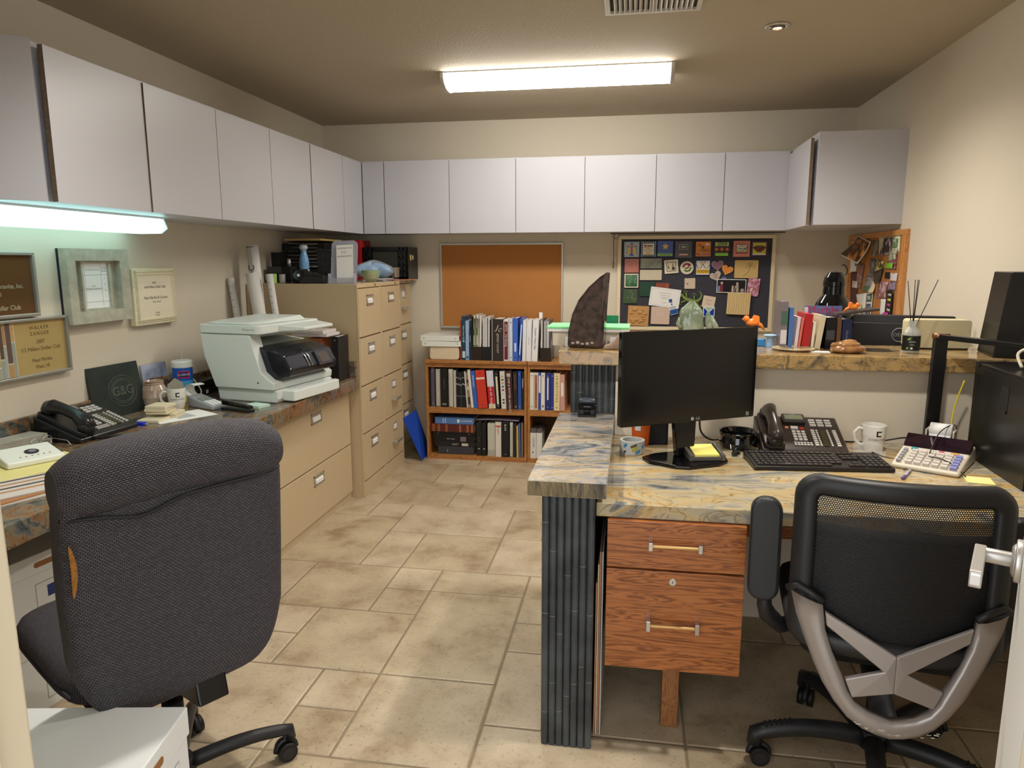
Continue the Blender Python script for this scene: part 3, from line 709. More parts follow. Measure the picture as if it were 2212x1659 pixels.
# frame: closed loop tube with rectangular-ish section
loop=[]; 
rr_=rrect(CX-0.238,CX+0.238,0.50,0.938,0.055,6)
for (x,z) in rr_:
    if z>0.8: z+=0.012*(1-((x-CX)/0.228)**2)
    loop.append((x,z))
def frameband(name,outer,inset,depth,mt,parent):
    b=MB(); n=len(outer); cx=sum(p[0] for p in outer)/n; cz=sum(p[1] for p in outer)/n; inner=[]
    for i,(x,z) in enumerate(outer):
        dx_=x-outer[i-1][0]+outer[(i+1)%n][0]-x; dz_=outer[(i+1)%n][1]-outer[i-1][1]; l=math.hypot(dx_,dz_) or 1
        inner.append((x-dz_/l*inset,z+dx_/l*inset))
    vs=[]
    for i in range(n):
        (x,z),(a,c)=outer[i],inner[i]
        mxx,mz=(x+a)/2,(z+c)/2
        for (px,pz,dy) in ((x,z,0.012),(x,z,-0.006),(x+(a-x)*0.25,z+(c-z)*0.25,-0.016),(x+(a-x)*0.75,z+(c-z)*0.75,-0.016),(a,c,-0.004),(a,c,0.012)):
            vs.append((px,backy(px,pz)+dy,pz))
    k=6; fs=[]
    for i in range(n):
        for j in range(k): fs.append((i*k+j,i*k+(j+1)%k,((i+1)%n)*k+(j+1)%k,((i+1)%n)*k+j))
    b.add(vs,fs,mt,True); return b.build(name,parent),inner
# subdivide long sides for curvature
def resample(p,m):
    out=[]; n=len(p)
    for i in range(n):
        a=Vector(p[i]); c=Vector(p[(i+1)%n]); k=max(1,int((c-a).length/m))
        for j in range(k): out.append(tuple(a.lerp(c,j/k)))
    return out
loop=resample(loop,0.02)
_,inner=frameband('back_frame',loop,0.050,0.03,M_fr,mc)
b=MB()
def mfn(u,v):
    x=CX-0.194+0.388*u; z=0.535+0.365*v
    return (x,backy(x,z)+0.002,z)
b.grid(mfn,20,20,M_mesh,uvfn=lambda u,v:(u*0.38,v*0.385)); b.build('back_mesh',mc)
b=MB()   # thin padded liner behind the lower part of the mesh
def lf(u,v):
    x=CX-0.19+0.38*u; z=0.52+0.30*v; return (x,backy(x,z)+0.02,z)
b.grid(lf,16,10,M_blackm); b.build('lumbar_liner',mc,solid=0.006)
# silver brace
def plate(name,polys,mt,parent,y0=-0.028,th=0.016,bevel=0.004):
    b=MB()
    for poly in polys:
        n=len(poly); ar=sum(poly[i][0]*poly[(i+1)%n][1]-poly[(i+1)%n][0]*poly[i][1] for i in range(n))
        if ar<0: poly=poly[::-1]
        f=[(x,backy(x,z)+y0,z) for x,z in poly]; k=[(x,backy(x,z)+y0+th,z) for x,z in poly]
        b.add(f+k,[tuple(range(n)),tuple(range(n,2*n))[::-1]]+[((i+1)%n,i,i+n,(i+1)%n+n) for i in range(n)],mt)
    return b.build(name,parent,bevel=bevel,seg=3)
CC=CX*2
def mir(p): return [(CC-x,z) for x,z in p]
rimO=[(-0.276,0.645),(-0.262,0.59),(-0.242,0.536),(-0.218,0.478),(-0.195,0.43),(-0.166,0.387),(-0.135,0.353),(-0.10,0.332),(-0.07,0.323),(CX,0.318)]
rimI=[(-0.205,0.628),(-0.200,0.595),(-0.196,0.567),(-0.176,0.51),(-0.150,0.453),(-0.140,0.425),(-0.122,0.396),(-0.09,0.377),(-0.062,0.369),(CX,0.364)]
quads=[]
for i in range(len(rimO)-1): quads.append([rimO[i],rimO[i+1],rimI[i+1],rimI[i]])
# one clean outline for the rim
outl=rimO+mir(rimO[:-1])[::-1]+mir(rimI[:-1])+rimI[::-1]
b=MB(); nO=rimO+mir(rimO[:-1])[::-1]; nI=rimI+mir(rimI[:-1])[::-1]; vs=[]
for (x,z),(a,c) in zip(nO,nI):
    for (px,pz,dy) in ((x,z,-0.006),(x,z,-0.022),(x+(a-x)*0.3,z+(c-z)*0.3,-0.032),(x+(a-x)*0.75,z+(c-z)*0.75,-0.034),(a,c,-0.026),(a,c,-0.006)): vs.append((px,backy(px,pz)+dy,pz))
k=6; fs=[]
for i in range(len(nO)-1):
    for j in range(k): fs.append((i*k+j,(i+1)*k+j,(i+1)*k+(j+1)%k,i*k+(j+1)%k))
fs+=[tuple(range(k))[::-1],tuple(range((len(nO)-1)*k,len(nO)*k))]
b.add(vs,fs,M_silver,True); b.build('brace_rim',mc)
xl=[(-0.199,0.612),(CX,0.530),(CX,0.437),(-0.128,0.408),(-0.146,0.452),(-0.066,0.489),(-0.194,0.577)]
plate('brace_cross',[xl,mir(xl)],M_silver,mc,y0=-0.027,th=0.014,bevel=0.003)
b=MB()
for s in (0,1):
    b=MB(); pp=[(-0.285,0.648),(-0.262,0.662),(-0.232,0.650),(-0.203,0.634)]
    pp=mir(pp) if s else pp
    b.tube([(x,backy(x,z)-0.022,z) for x,z in pp],0.009,M_fr,n=10); b.build('brace_trim',mc)
# scratches in the silver paint along the bottom of the brace
b=MB(); M_scr=mat('scratch_bare',(196,196,196),0.5)
rnd=random.Random(4)
for i in range(16):
    x=CX-0.09+0.2*rnd.random(); z=0.334+0.012*rnd.random()+0.9*(x-CX-0.01)**2*1.2
    b.bx(x,x+rnd.uniform(0.002,0.012),backy(x,z)-0.0338,backy(x,z)-0.0330,z,z+rnd.uniform(0.001,0.003),M_scr)
b.build('scratches',mc)
# seat, mechanism, arms
cushion('seat',mc,0.25,0.04,0,0.47,0,mat('black_seat_cloth',(40,40,43),0.85),exp=4,zexp=6).matrix_local=TM((CX+0.02,-0.20,0.485),(-PI/2,0,0))
b=MB(); b.rbx(-0.23,0.19,-0.19,0.25,0.425,0.45,0.07,M_blackm,n=6); b.build('seat_shell',mc,bevel=0.004)
b=MB(); b.tube([(CX,-0.315,0.335),(CX,-0.25,0.335),(CX,-0.1,0.375),(CX,0.02,0.40)],[0.03,0.032,0.034,0.034],M_fr,n=12,flat=0.6); b.bx(-0.09,0.05,-0.1,0.1,0.385,0.425,M_fr); b.build('tilt_mechanism',mc,bevel=0.003)
b=MB(); b.cyl((0,0,0.09),(0,0,0.29),0.026,M_fr); b.cyl((0,0,0.29),(0,0,0.39),0.014,M_chrome); b.cyl((0,0,0.08),(0,0,0.135),0.042,M_fr); b.build('column',mc)
for s in (-1,1):
    xa=CX-s*0.0+s*0.286
    b=MB(); prof=rrect(-0.040,0.040,0.0,0.28,0.036,6)
    b.T=TM((xa+s*.008,-0.15,0.555),(R(-4),0,0)); b.prism([(p[0],p[1]) for p in prof],-0.022,0.02,M_fr,'y'); arm=b.build('armrest',mc,bevel=0.009,seg=3)
    b=MB(); b.tube([(xa,-0.125,0.60),(xa,-0.13,0.53),(xa-s*0.01,-0.12,0.50),(xa-s*0.05,-0.07,0.445),(xa-s*0.12,0.0,0.435)],[0.016,0.02,0.024,0.022,0.02],M_fr,n=12); b.build('arm_bracket',mc)
base5(mc,0.315,190,M_fr,arch=0.03,r0=0.027,r1=0.022,ribs=True)

# ================================================================== FILE BOXES
M_box=mat('white_cardboard',(224,228,228),0.7); M_kraft=mat('kraft_cardboard',(150,102,62),0.85); M_ink=mat('blue_ink',(40,60,120),0.6)
def banker(loc,rz,label,Wd=0.34,Dp=0.42,H=0.25,mt=None,txt='743',group=None,name='storage_box',mat2=None):
    mt=mt or M_box
    t=thing(name,label,'box',loc,rz,group)
    b=MB(); b.bx(-Wd/2,Wd/2,-Dp/2,Dp/2,0,H-0.004,mt)
    if txt:
        b.bx(Wd/2,Wd/2+0.0005,-Dp*0.10,Dp*0.36,H*0.12,H*0.62,mat('label_line',(150,155,165),0.7)); b.bx(Wd/2,Wd/2+0.0008,-Dp*0.095,Dp*0.355,H*0.13,H*0.61,mt)
        b.bx(Wd/2,Wd/2+0.0012,Dp*0.0,Dp*0.16,H*0.40,H*0.55,M_ink); b.text(txt,0.035,FACE_X(Wd/2+0.0012,Dp*0.27,H*0.5),M_grey)
        b.text(txt,0.035,FACE_Y(0,-Dp/2-0.0012,H*0.45),M_grey)
    b.build('box_body',t,bevel=0.001)
    b=MB(); e=0.005; b.bx(-Wd/2-e,Wd/2+e,-Dp/2-e,Dp/2+e,H-0.065,H,mt)
    o=b.build('lid',t,bevel=0.003)
    b=MB(); b.rbx(Wd/2+e,Wd/2+e+0.001,-0.04,0.04,H-0.044,H-0.026,0.008,M_kraft,axis='x'); b.rbx(-0.04,0.04,-Dp/2-e-0.001,-Dp/2-e,H-0.044,H-0.026,0.008,M_kraft,axis='y'); b.build('hand_hole',o)
    return t
banker((-1.103,1.092,0.242),R(10),'white cardboard storage box on top of its stack by the door',Wd=0.39,Dp=0.31,H=0.25,txt='743')
banker((-1.106,1.075,0.0),R(10),'white cardboard storage box at the bottom of the stack by the door',Wd=0.39,Dp=0.29,H=0.241,txt='743')
banker((-2.02,1.93,0.27),R(-8),'white lidded file box under the granite worktop, upper of two',Wd=0.33,Dp=0.40,H=0.26,txt='743')
banker((-2.02,1.93,0.0),R(-8),'white lidded file box under the granite worktop, lower of two',Wd=0.33,Dp=0.40,H=0.265,txt='743')
for k,(y,z,l) in enumerate(((2.36,0.0,'brown cardboard carton under the worktop, bottom of the pile'),(2.36,0.155,'brown cardboard carton under the worktop, middle of the pile'),(2.36,0.31,'brown cardboard carton under the worktop, topmost of the pile'))):
    b=MB(); b.bx(-0.17,0.17,-0.19,0.19,0,0.15,M_kraft); b.bx(-0.172,0.172,-0.02,0.02,0.149,0.151,mat('parcel_tape',(176,138,92),0.3))
    tag(b.build('cardboard_carton',loc=(-1.98,y,z),bevel=0.002),l,'box','cartons under the worktop')
# ================================================================== BOARDS ON THE BACK WALL
t=thing('cork_board','empty orange-brown cork board in a silver frame above the bookcase','board',(-0.958,YB,1.271))
b=MB(); b.bx(-0.455,0.455,-0.012,0,-0.305,0.305,M_cork); b.build('cork_panel',t)
b=MB(); e=0.014
for (x0,x1,z0,z1) in ((-0.465,0.465,0.303,0.317),(-0.465,0.465,-0.317,-0.303),(-0.465,-0.451,-0.303,0.303),(0.451,0.465,-0.303,0.303)): b.bx(x0,x1,-0.02,0,z0,z1,M_alu)
b.build('frame',t,bevel=0.002)
for x in (-0.41,0.41):
    b=MB(); b.tube([(x+0.008*math.cos(a),-0.012,0.322+0.008*math.sin(a)) for a in [2*PI*i/12 for i in range(12)]],0.0015,M_satin,closed=True,n=6); b.build('hanger',t)

BY=5.283
t=thing('tile_display_board','charcoal felt display board in a cream wooden frame above the bar','board',(0.446,YB,1.296))
b=MB(); b.bx(-0.52,0.52,-0.014,0,-0.315,0.315,M_felt); b.build('felt_panel',t)
b=MB()
for (x0,x1,z0,z1) in ((-0.545,0.545,0.312,0.338),(-0.545,0.545,-0.338,-0.312),(-0.545,-0.519,-0.312,0.312),(0.519,0.545,-0.312,0.312)): b.bx(x0,x1,-0.026,0,z0,z1,M_frame_w)
b.build('frame',t,bevel=0.003)
t=thing('hanging_rail','thin brown rail with black cord above the dark tile board','rail',(0.446,YB,1.652))
b=MB(); b.cyl((-0.60,-0.025,0),(0.60,-0.025,0),0.007,mat('rail_brown',(86,70,56),0.4)); b.build('rod',t)
b=MB(); b.tube([(-0.57,-0.03,0),(-0.575,-0.034,-0.06),(-0.572,-0.034,-0.18),(-0.574,-0.034,-0.20)],0.0022,M_black,n=6)
b.build('cord',t)
b=MB(); b.tube([(-0.56+0.024*math.cos(a),-0.036,-0.02+0.02*math.sin(a)) for a in [2*PI*i/16 for i in range(16)]],0.0015,M_black,closed=True,n=6); b.build('cord_loop',t)
b=MB(); b.lathe([(0.003,0.0),(0.005,-0.01),(0.0055,-0.045),(0.0,-0.055)],mat('tassel',(120,96,70),0.8),c=(-0.574,-0.034,-0.20),n=10); b.build('tassel',t)

def plaque(name,label,cat,x,z,w_,h_,ang,base,fn=None,th=0.009,group='tiles and cards on the dark board',y=5.2885,r=0.003,rough=0.25):
    """a small tile or card fixed flat to the board; fn(builder,w,h,yf) paints its raised/glazed pattern"""
    b=MB(); hw,hh=w_/2,h_/2
    b.rbx(-hw,hw,-th,0,-hh,hh,r,base,axis='y',n=3)
    if fn: fn(b,w_,h_,-th)
    o=b.build(name,loc=(x,y,z),rot=(0,R(-ang),0))
    return tag(o,label,cat,group)
def C(n,rgb,rough=0.3): return mat('g_'+n,rgb,rough)
def rect(b,x0,x1,z0,z1,yf,m,k=1): b.bx(x0,x1,yf-0.0007*k,yf,z0,z1,m)
def disc(b,cx,cz,r,yf,m,k=1,n=20): b.cyl((cx,yf,cz),(cx,yf-0.0007*k,cz),r,m,n=n)
def poly(b,pts,yf,m,k=1): b.prism(pts,yf-0.0007*k,yf,m,'y')
def heart(s,n=24):
    return [(s*0.0333*16*math.sin(t_)**3, s*0.0333*(13*math.cos(t_)-5*math.cos(2*t_)-2*math.cos(3*t_)-math.cos(4*t_))) for t_ in [2*PI*i/n for i in range(n)]]
def star(cx,cz,r,ri=0.45,n=5): return [(cx+(r if i%2==0 else r*ri)*math.sin(PI*i/n),cz+(r if i%2==0 else r*ri)*math.cos(PI*i/n)) for i in range(2*n)]
BK=C('black',(24,22,28)); WH=C('white',(222,216,204)); YE=C('yellow',(222,178,52)); BL=C('blue',(54,78,160)); GR=C('green',(122,168,60)); RD=C('red',(160,44,44)); OR=C('orange',(220,136,36))
def f_a1(b,w,h,y):
    rect(b,-w*.38,w*.38,h*.22,h*.29,y,OR); rect(b,-w*.36,w*.36,h*.16,h*.2,y,BL,2)
    poly(b,[(-w*.28,-h*.36),(-w*.08,-h*.36),(-w*.05,h*.14),(-w*.2,h*.14)],y,YE); poly(b,[(w*.08,h*.14),(w*.22,h*.14),(w*.3,-h*.34),(w*.14,-h*.3)],y,YE)
    rect(b,-w*.05,w*.05,-h*.38,h*.14,y,RD,2); disc(b,0,h*.36,w*.08,y,BL); rect(b,-w*.14,w*.14,-h*.42,-h*.30,y,BL,3); disc(b,w*.27,-h*.12,w*.05,y,GR,3)
    for x in (-.42,.42):
        for z in (-.42,.42): disc(b,w*x,h*z,w*.025,y,BK)
    for x,z in ((-.3,0.02),(.3,.05),(-.33,-.2),(.34,-.28)): disc(b,w*x,h*z,w*.035,y,RD,2)
def f_a2(b,w,h,y):
    rect(b,-w*.36,w*.36,-h*.36,h*.36,y,WH)
    poly(b,[(-w*.22,h*.1),(w*.22,h*.1),(0,-h*.06)],y,YE,2); poly(b,[(-w*.22,-h*.33),(w*.22,-h*.33),(0,-h*.1)],y,YE,2)
    poly(b,star(-w*.2,h*.2,w*.14),y,RD,3); rect(b,-w*.08,w*.26,h*.14,h*.26,y,C('olive',(96,120,70)),2)
    rect(b,-w*.3,-w*.1,-h*.09,-h*.07,y,BK,2); rect(b,w*.1,w*.3,-h*.09,-h*.07,y,BK,2)
    for i in range(6):
        q=-.30+.12*i
        for s in (-1,1): disc(b,w*q,s*h*.43,w*.025,y,WH); disc(b,s*w*.43,h*q,w*.025,y,WH)
    for sx in (-1,1):
        for sz in (-1,1): poly(b,[(sx*w*.48,sz*h*.48),(sx*w*.30,sz*h*.48),(sx*w*.48,sz*h*.30)],y,C('teal',(70,130,170)),2)
def f_a3(b,w,h,y):
    rect(b,-w*.48,w*.48,-h*.48,-h*.30,y,GR); poly(b,star(0.02*w,h*.14,w*.24),y,YE,2)
    b.text('TEAMWORK',w*.13,FACE_Y(0,y-.001,-h*.4),C('dkgreen',(50,90,40)))
def f_a4(b,w,h,y):
    rect(b,-w*.27,w*.27,0,h*.33,y,C('sage',(140,136,110))); rect(b,-w*.22,w*.22,h*.04,h*.29,y,C('dark2',(60,60,60)),2); rect(b,-w*.15,w*.15,h*.1,h*.23,y,C('sil',(150,150,150)),3)
    rect(b,-w*.26,w*.26,-h*.34,-h*.25,y,C('peach',(210,160,140)),1)
def f_a5(b,w,h,y):
    rect(b,-w*.44,w*.44,-h*.43,-h*.28,y,RD); b.text('2003',w*.28,FACE_Y(w*.18,y-.001,-h*.1),BK); rect(b,w*.12,w*.4,h*.24,h*.38,y,WH)
    poly(b,star(-w*.02,h*.12,w*.12),y,BK); 
    for i in range(3): disc(b,-w*(.12+.08*i),-h*(.01+.07*i),w*.03,y,BK); b.tube([(-w*.38,y,h*(.38-.06*i)),(-w*.1,y,h*(.2-.03*i))],0.0008,BK,n=5)
    b.text('CELEBRATION',w*.11,FACE_Y(0,y-.0015,-h*.355),WH)
def f_a6(b,w,h,y):
    rect(b,-w*.44,w*.44,h*.2,h*.46,y,C('lime',(176,200,110))); rect(b,-w*.42,w*.42,-h*.44,-h*.24,y,C('lime2',(130,190,60)))
    b.text('2004',w*.33,FACE_Y(0,y-.002,h*.33),BK)
    for x in (-.34,0,.34): disc(b,w*x,-h*.01,w*.17,y,C('plum',(110,50,60)),1); disc(b,w*x,-h*.01,w*.08,y,OR,2)
def f_a7(b,w,h,y):
    rect(b,-w*.34,w*.34,-h*.3,h*.3,y,C('brick',(150,60,46))); rect(b,-w*.30,w*.30,-h*.2,h*.26,y,WH,2)
    poly(b,[(-w*.32,h*.08),(w*.1,h*.0),(w*.42,h*.14),(w*.2,-h*.05),(-w*.1,-h*.02)],y,C('teal2',(60,100,120)),3)
    poly(b,[(-w*.4,-h*.02),(-w*.1,-h*.12),(w*.34,-h*.04),(w*.1,-h*.18),(-w*.2,-h*.16)],y,C('lgreen',(150,170,70)),3); b.text('2005',w*.2,FACE_Y(0,y-.0022,h*.19),C('gry',(130,130,130)))
def f_a8(b,w,h,y):
    rect(b,-w*.4,w*.4,-h*.4,h*.4,y,C('lime3',(196,196,60))); poly(b,[(-w*.42,h*.1),(-w*.2,h*.2),(w*.2,h*.2),(w*.42,h*.1),(w*.3,-h*.05),(w*.1,-h*.22),(-w*.1,-h*.22),(-w*.3,-h*.05)],y,C('dkred',(110,36,30)),2)
    poly(b,[(-w*.25,h*.14),(w*.25,h*.14),(0,h*.04)],y,C('olv',(70,90,40)),3); rect(b,-w*.4,w*.4,-h*.4,-h*.33,y,WH,2)
def f_b1(b,w,h,y):
    m=C('terracotta_line',(206,150,134)); rnd=random.Random(2)
    for r_ in (0.42,0.3,0.2): b.tube([(w*r_*math.cos(a),y,h*r_*math.sin(a)) for a in [2*PI*i/24 for i in range(24)]],0.0016,m,closed=True,n=6)
    for k in range(6): a=k*PI/3; b.tube([(w*.1*math.cos(a),y,h*.1*math.sin(a)),(w*.28*math.cos(a+.5),y,h*.28*math.sin(a+.5)),(w*.4*math.cos(a),y,h*.4*math.sin(a))],0.0016,m,n=6)
def f_b4(b,w,h,y):
    m=C('moss',(120,124,84)); rect(b,-w*.34,w*.34,-h*.34,h*.34,y,C('cream',(214,204,180))); 
    for (x0,x1,z0,z1) in ((-.34,.34,.3,.34),(-.34,.34,-.34,-.3),(-.34,-.3,-.3,.3),(.3,.34,-.3,.3)): rect(b,w*x0,w*x1,h*z0,h*z1,y,C('moss2',(70,70,50)),2)
    poly(b,[(-w*.28,-h*.1),(-w*.2,h*.2),(-w*.1,-h*.2)],y,m,3); poly(b,[(0,-h*.3),(w*.1,h*.3),(w*.2,0)],y,m,3); disc(b,w*.15,-h*.15,w*.11,y,C('maroon',(60,24,30)),4)
def f_b5(b,w,h,y):
    b.tube([(w*.3*math.cos(a),y,h*.3*math.sin(a)) for a in [PI*(.2+.75*i/12) for i in range(13)]],w*.07,C('wine',(130,24,30)),n=8); b.tube([(w*.26*math.cos(a)+w*.02,y,h*.26*math.sin(a)) for a in [PI*(1.2+.85*i/12) for i in range(13)]],w*.06,C('leaf',(40,120,40)),n=8)
    b.tube([(w*.12,y,h*.2),(w*.1,y,0),(-w*.15,y,-h*.05)],w*.05,C('wine',(130,24,30)),n=8)
def f_b6(b,w,h,y):
    rect(b,-w*.42,w*.44,-h*.46,h*.44,y,WH); rect(b,-w*.42,w*.44,-h*.38,-h*.12,y,YE,2)
    for i in range(5):
        x=-.36+.16*i; poly(b,[(w*x,-h*.25),(w*(x+.08),-h*.14),(w*(x+.16),-h*.25),(w*(x+.08),-h*.36)],y,BK,3); poly(b,[(w*(x+.03),-h*.25),(w*(x+.08),-h*.18),(w*(x+.13),-h*.25),(w*(x+.08),-h*.32)],y,YE,4)
    for s in (-1,1): b.tube([(s*w*.42,y,h*.2),(s*w*.3,y,-h*.06),(s*w*.12,y,0),(0,y,h*.26)],0.0022,BK,n=6)
    b.text('20 07',w*.18,FACE_Y(0,y-.0015,h*.34),RD)
def relief(col,seed=1,k=10,rr=0.0014):
    def f(b,w,h,y):
        rnd=random.Random(seed); m=C('relief%d'%(sum(col)+seed),col)
        for i in range(k):
            x,z=rnd.uniform(-.4,.3)*w,rnd.uniform(-.38,.3)*h
            b.tube([(x,y,z),(x+w*rnd.uniform(.02,.12),y,z+h*rnd.uniform(-.05,.2)),(x+w*rnd.uniform(.05,.2),y,z+h*rnd.uniform(-.1,.25))],rr,m,n=5)
    return f
T1='g_t'
plaque('ceramic_tile','pale blue tile with yellow figures, leftmost of the top row on the dark board','tile',0.000,1.536,.107,.108,0,C('pblue',(160,180,186)),f_a1)
plaque('ceramic_tile','black-bordered tile with a yellow hourglass and white dots','tile',0.118,1.538,.110,.110,0,C('navyblk',(26,22,40)),f_a2)
plaque('ceramic_tile','blue tile with a golden star over a green strip','tile',0.235,1.540,.108,.108,0,BL,f_a3)
plaque('ceramic_tile','plain dark grey tile with a small framed square in the top row','tile',0.363,1.533,.116,.116,0,C('slate',(76,74,80)),f_a4)
plaque('ceramic_tile','orange tile reading 2003 with a red band below','tile',0.499,1.537,.102,.102,0,OR,f_a5)
plaque('ceramic_tile','black and green tile reading 2004 with three round flowers','tile',0.626,1.535,.106,.106,0,BK,f_a6)
plaque('ceramic_tile','salmon-pink tile reading 2005 with fish shapes','tile',0.760,1.537,.112,.110,0,C('salmon',(206,130,112)),f_a7)
plaque('ceramic_tile','purple-edged yellow tile with a dark red mound, rightmost of the top row','tile',0.879,1.537,.110,.106,0,C('purp',(70,36,80)),f_a8)
plaque('ceramic_tile','terracotta pink tile with a round relief, second down at the left edge','tile',0.003,1.421,.101,.099,0,C('tpink',(178,104,90)),f_b1)
plaque('ceramic_tile','oblong grey-green misty landscape tile on the dark board','tile',0.140,1.437,.150,.071,0,mat('misty_tile',(150,146,122),0.3,noise=(14,0.35,(90,96,84))))
plaque('ceramic_tile','oblong cream relief tile below the misty landscape tile','tile',0.140,1.355,.154,.073,0,C('bone',(196,186,162)),relief((212,204,184),3,9))
plaque('ceramic_tile','tilted cream tile with a green botanical frame','tile',0.282,1.414,.097,.096,5,C('cream',(214,204,180)),f_b4)
b=MB(); b.cyl((0,0,0),(0,-0.009,0),0.046,C('cream',(214,204,180)),n=36); f_b5(b,.09,.09,-.009); tag(b.build('round_tile',loc=(0.391,5.2885,1.406)),'round cream tile with red and green swirls','tile','tiles and cards on the dark board')
plaque('ceramic_tile','blue-edged tile reading 20 07 with yellow lattice below','tile',0.501,1.407,.106,.107,0,C('navy2',(40,70,120)),f_b6)
for (x,z,s,a,c1,c2,l) in ((0.601,1.424,.078,-6,(140,100,120),(160,140,150),'mauve heart tile on the dark board'),(0.669,1.391,.074,18,(226,140,60),(236,170,90),'orange heart tile tilted to the left'),(0.592,1.348,.074,-22,(184,172,156),(200,190,178),'pale grey heart tile with red lettering')):
    b=MB(); b.prism(heart(s),-0.009,0,C('hc%d'%c2[0],c2),'y'); b.prism([(p[0]*.84,p[1]*.84) for p in heart(s)],-0.0105,-0.009,C('hb%d'%c1[0],c1),'y')
    if c1[0]==184: b.text('KISS',0.014,FACE_Y(0,-0.011,0.006),RD); b.text('ME',0.014,FACE_Y(0,-0.011,-0.009),RD)
    tag(b.build('heart_tile',loc=(x,5.2885,z),rot=(0,R(a),0)),l,'tile','tiles and cards on the dark board')
b=MB(); b.cyl((0,0,0),(0,-0.008,0),0.019,C('slateblue',(96,110,150)),n=24); tag(b.build('round_button_tile',loc=(0.650,5.2885,1.326)),'small slate-blue round tile above the group photo','tile')
def f_palm(b,w,h,y):
    m=C('sand_line',(150,122,76))
    b.tube([(-w*.12,y,-h*.4),(w*.08,y,-h*.15),(w*.16,y,h*.15)],0.0018,m,n=6)
    for a in (-.2,.5,1.1,1.9,2.6,3.4): b.tube([(w*.16,y,h*.18),(w*(.16+.12*math.cos(a)),y,h*(.2+.2*math.sin(a))),(w*(.16+.22*math.cos(a)),y,h*(.12+.2*math.sin(a)))],0.0015,m,n=6)
plaque('relief_plaque','sandy tan plaque with a carved palm tree','plaque',0.799,1.396,.160,.124,0,C('sand',(202,172,112),0.6),f_palm,r=0.008)
plaque('ceramic_tile','glossy green relief tile in a cream border','tile',0.003,1.314,.100,.100,0,C('cream',(214,204,180)),lambda b,w,h,y:(rect(b,-w*.42,w*.42,-h*.42,h*.42,y,C('dgreen',(24,84,34),0.1)),relief((120,180,110),8,14,.003)(b,w*.85,h*.85,y)))
plaque('ceramic_tile','matt green tile with a leafy tree relief, lowest at the left edge','tile',-0.002,1.202,.100,.102,0,C('mgreen',(62,84,56)),relief((120,140,104),9,16,.002))
plaque('ceramic_tile','plain dark green tile partly behind the white certificate','tile',0.115,1.253,.101,.100,0,C('forest',(26,66,46)))
plaque('ceramic_tile','small reddish-brown relief tile above the white certificate','tile',0.226,1.268,.097,.06,0,C('rbrick',(138,66,48)),relief((190,140,120),4,8))
plaque('ceramic_tile','small off-white square tile with one red dot','tile',0.416,1.295,.075,.075,1,C('offw',(202,188,166)),lambda b,w,h,y:disc(b,-w*.22,-h*.02,w*.07,y,RD,2))
def f_cert(b,w,h,y):
    for (x0,x1,z0,z1) in ((-.45,.45,.42,.43),(-.45,.45,-.43,-.42),(-.45,-.445,-.43,.43),(.445,.45,-.43,.43)): rect(b,w*x0,w*x1,h*z0,h*z1,y,C('crt',(150,156,170)),.4)
    for i,q in enumerate((.22,.10,.0,-.08,-.28)): rect(b,-w*(.2-.03*i),w*(.2-.03*i),h*q,h*(q+.015),y,C('crt2',(110,110,118)),.4)
plaque('certificate','white printed certificate pinned askew on the dark board','certificate',0.244,1.194,.214,.135,-7,M_white,f_cert,th=0.001,y=5.278)
def f_bbb(b,w,h,y):
    poly(b,[(-w*.25,h*.45),(w*.2,h*.42),(w*.1,h*.2),(-w*.3,h*.25)],y,C('bb',(24,80,150)),.5); poly(b,[(-w*.15,h*.16),(w*.1,h*.16),(0,h*.02)],y,C('bb',(24,80,150)),.5)
    b.text('BBB',w*.5,FACE_Y(0,y-.0006,-h*.1),C('bb',(24,80,150))); rect(b,-w*.48,w*.48,-h*.48,-h*.2,y,C('bb',(24,80,150)),.5)
plaque('logo_sticker','blue and white torch-logo sticker overlapping the certificate','sticker',0.299,1.133,.052,.122,16,M_white,f_bbb,th=0.001,y=5.2765)
def lumps(b,w,h,y):
    m=C('sandstone',(186,142,88),0.7); rnd=random.Random(5)
    for i in range(14): b.ball((w*rnd.uniform(-.34,.34),y+.002,h*rnd.uniform(-.36,.36)),(w*rnd.uniform(.08,.16),.009,h*rnd.uniform(.05,.12)),m,12,8)
plaque('stone_relief','rough brown sandstone relief at the lower left of the dark board','relief',0.059,1.061,.150,.144,-2,C('sandstone',(186,142,88),0.7),lumps,th=0.014)
plaque('ceramic_tile','plain pale pink square tile with a small stamped mark','tile',0.216,1.065,.132,.126,-1,C('palepink',(206,182,166),0.5),lambda b,w,h,y:(rect(b,-w*.2,w*.2,-h*.02,h*.15,y,C('palepink2',(216,192,178),0.5)),b.text('KOTA',w*.13,FACE_Y(0,y-.0012,h*.06),C('palepink3',(188,162,148)))))
# gecko
b=MB(); G_=C('gecko',(112,132,66),0.5); 
b.tube([(-.062,-.004,.02),(-.04,-.004,.0),(-.01,-.004,-.012),(.02,-.004,-.018),(.045,-.004,-.015),(.066,-.004,.005),(.072,-.004,.03),(.06,-.004,.05),(.052,-.004,.055)],[.008,.013,.016,.016,.013,.009,.006,.004,.002],G_,n=10,flat=1)
for (x,z,dx_,dz_) in ((-.03,.005,-.008,.04),(.02,-.01,.0,.036),(-.035,-.01,-.035,-.018),(.035,-.022,.02,-.028)):
    b.tube([(x,-.004,z),(x+dx_*.6,-.004,z+dz_*.6),(x+dx_,-.004,z+dz_)],[.008,.006,.006],G_,n=8)
    for q in range(5):
        a=math.atan2(dz_,dx_)+(-1.2+.6*q); b.ball((x+dx_+.012*math.cos(a),-.004,z+dz_+.012*math.sin(a)),.0042,G_,8,6)
b.ball((-.068,-.004,.026),(.015,.006,.012),G_,12,8)
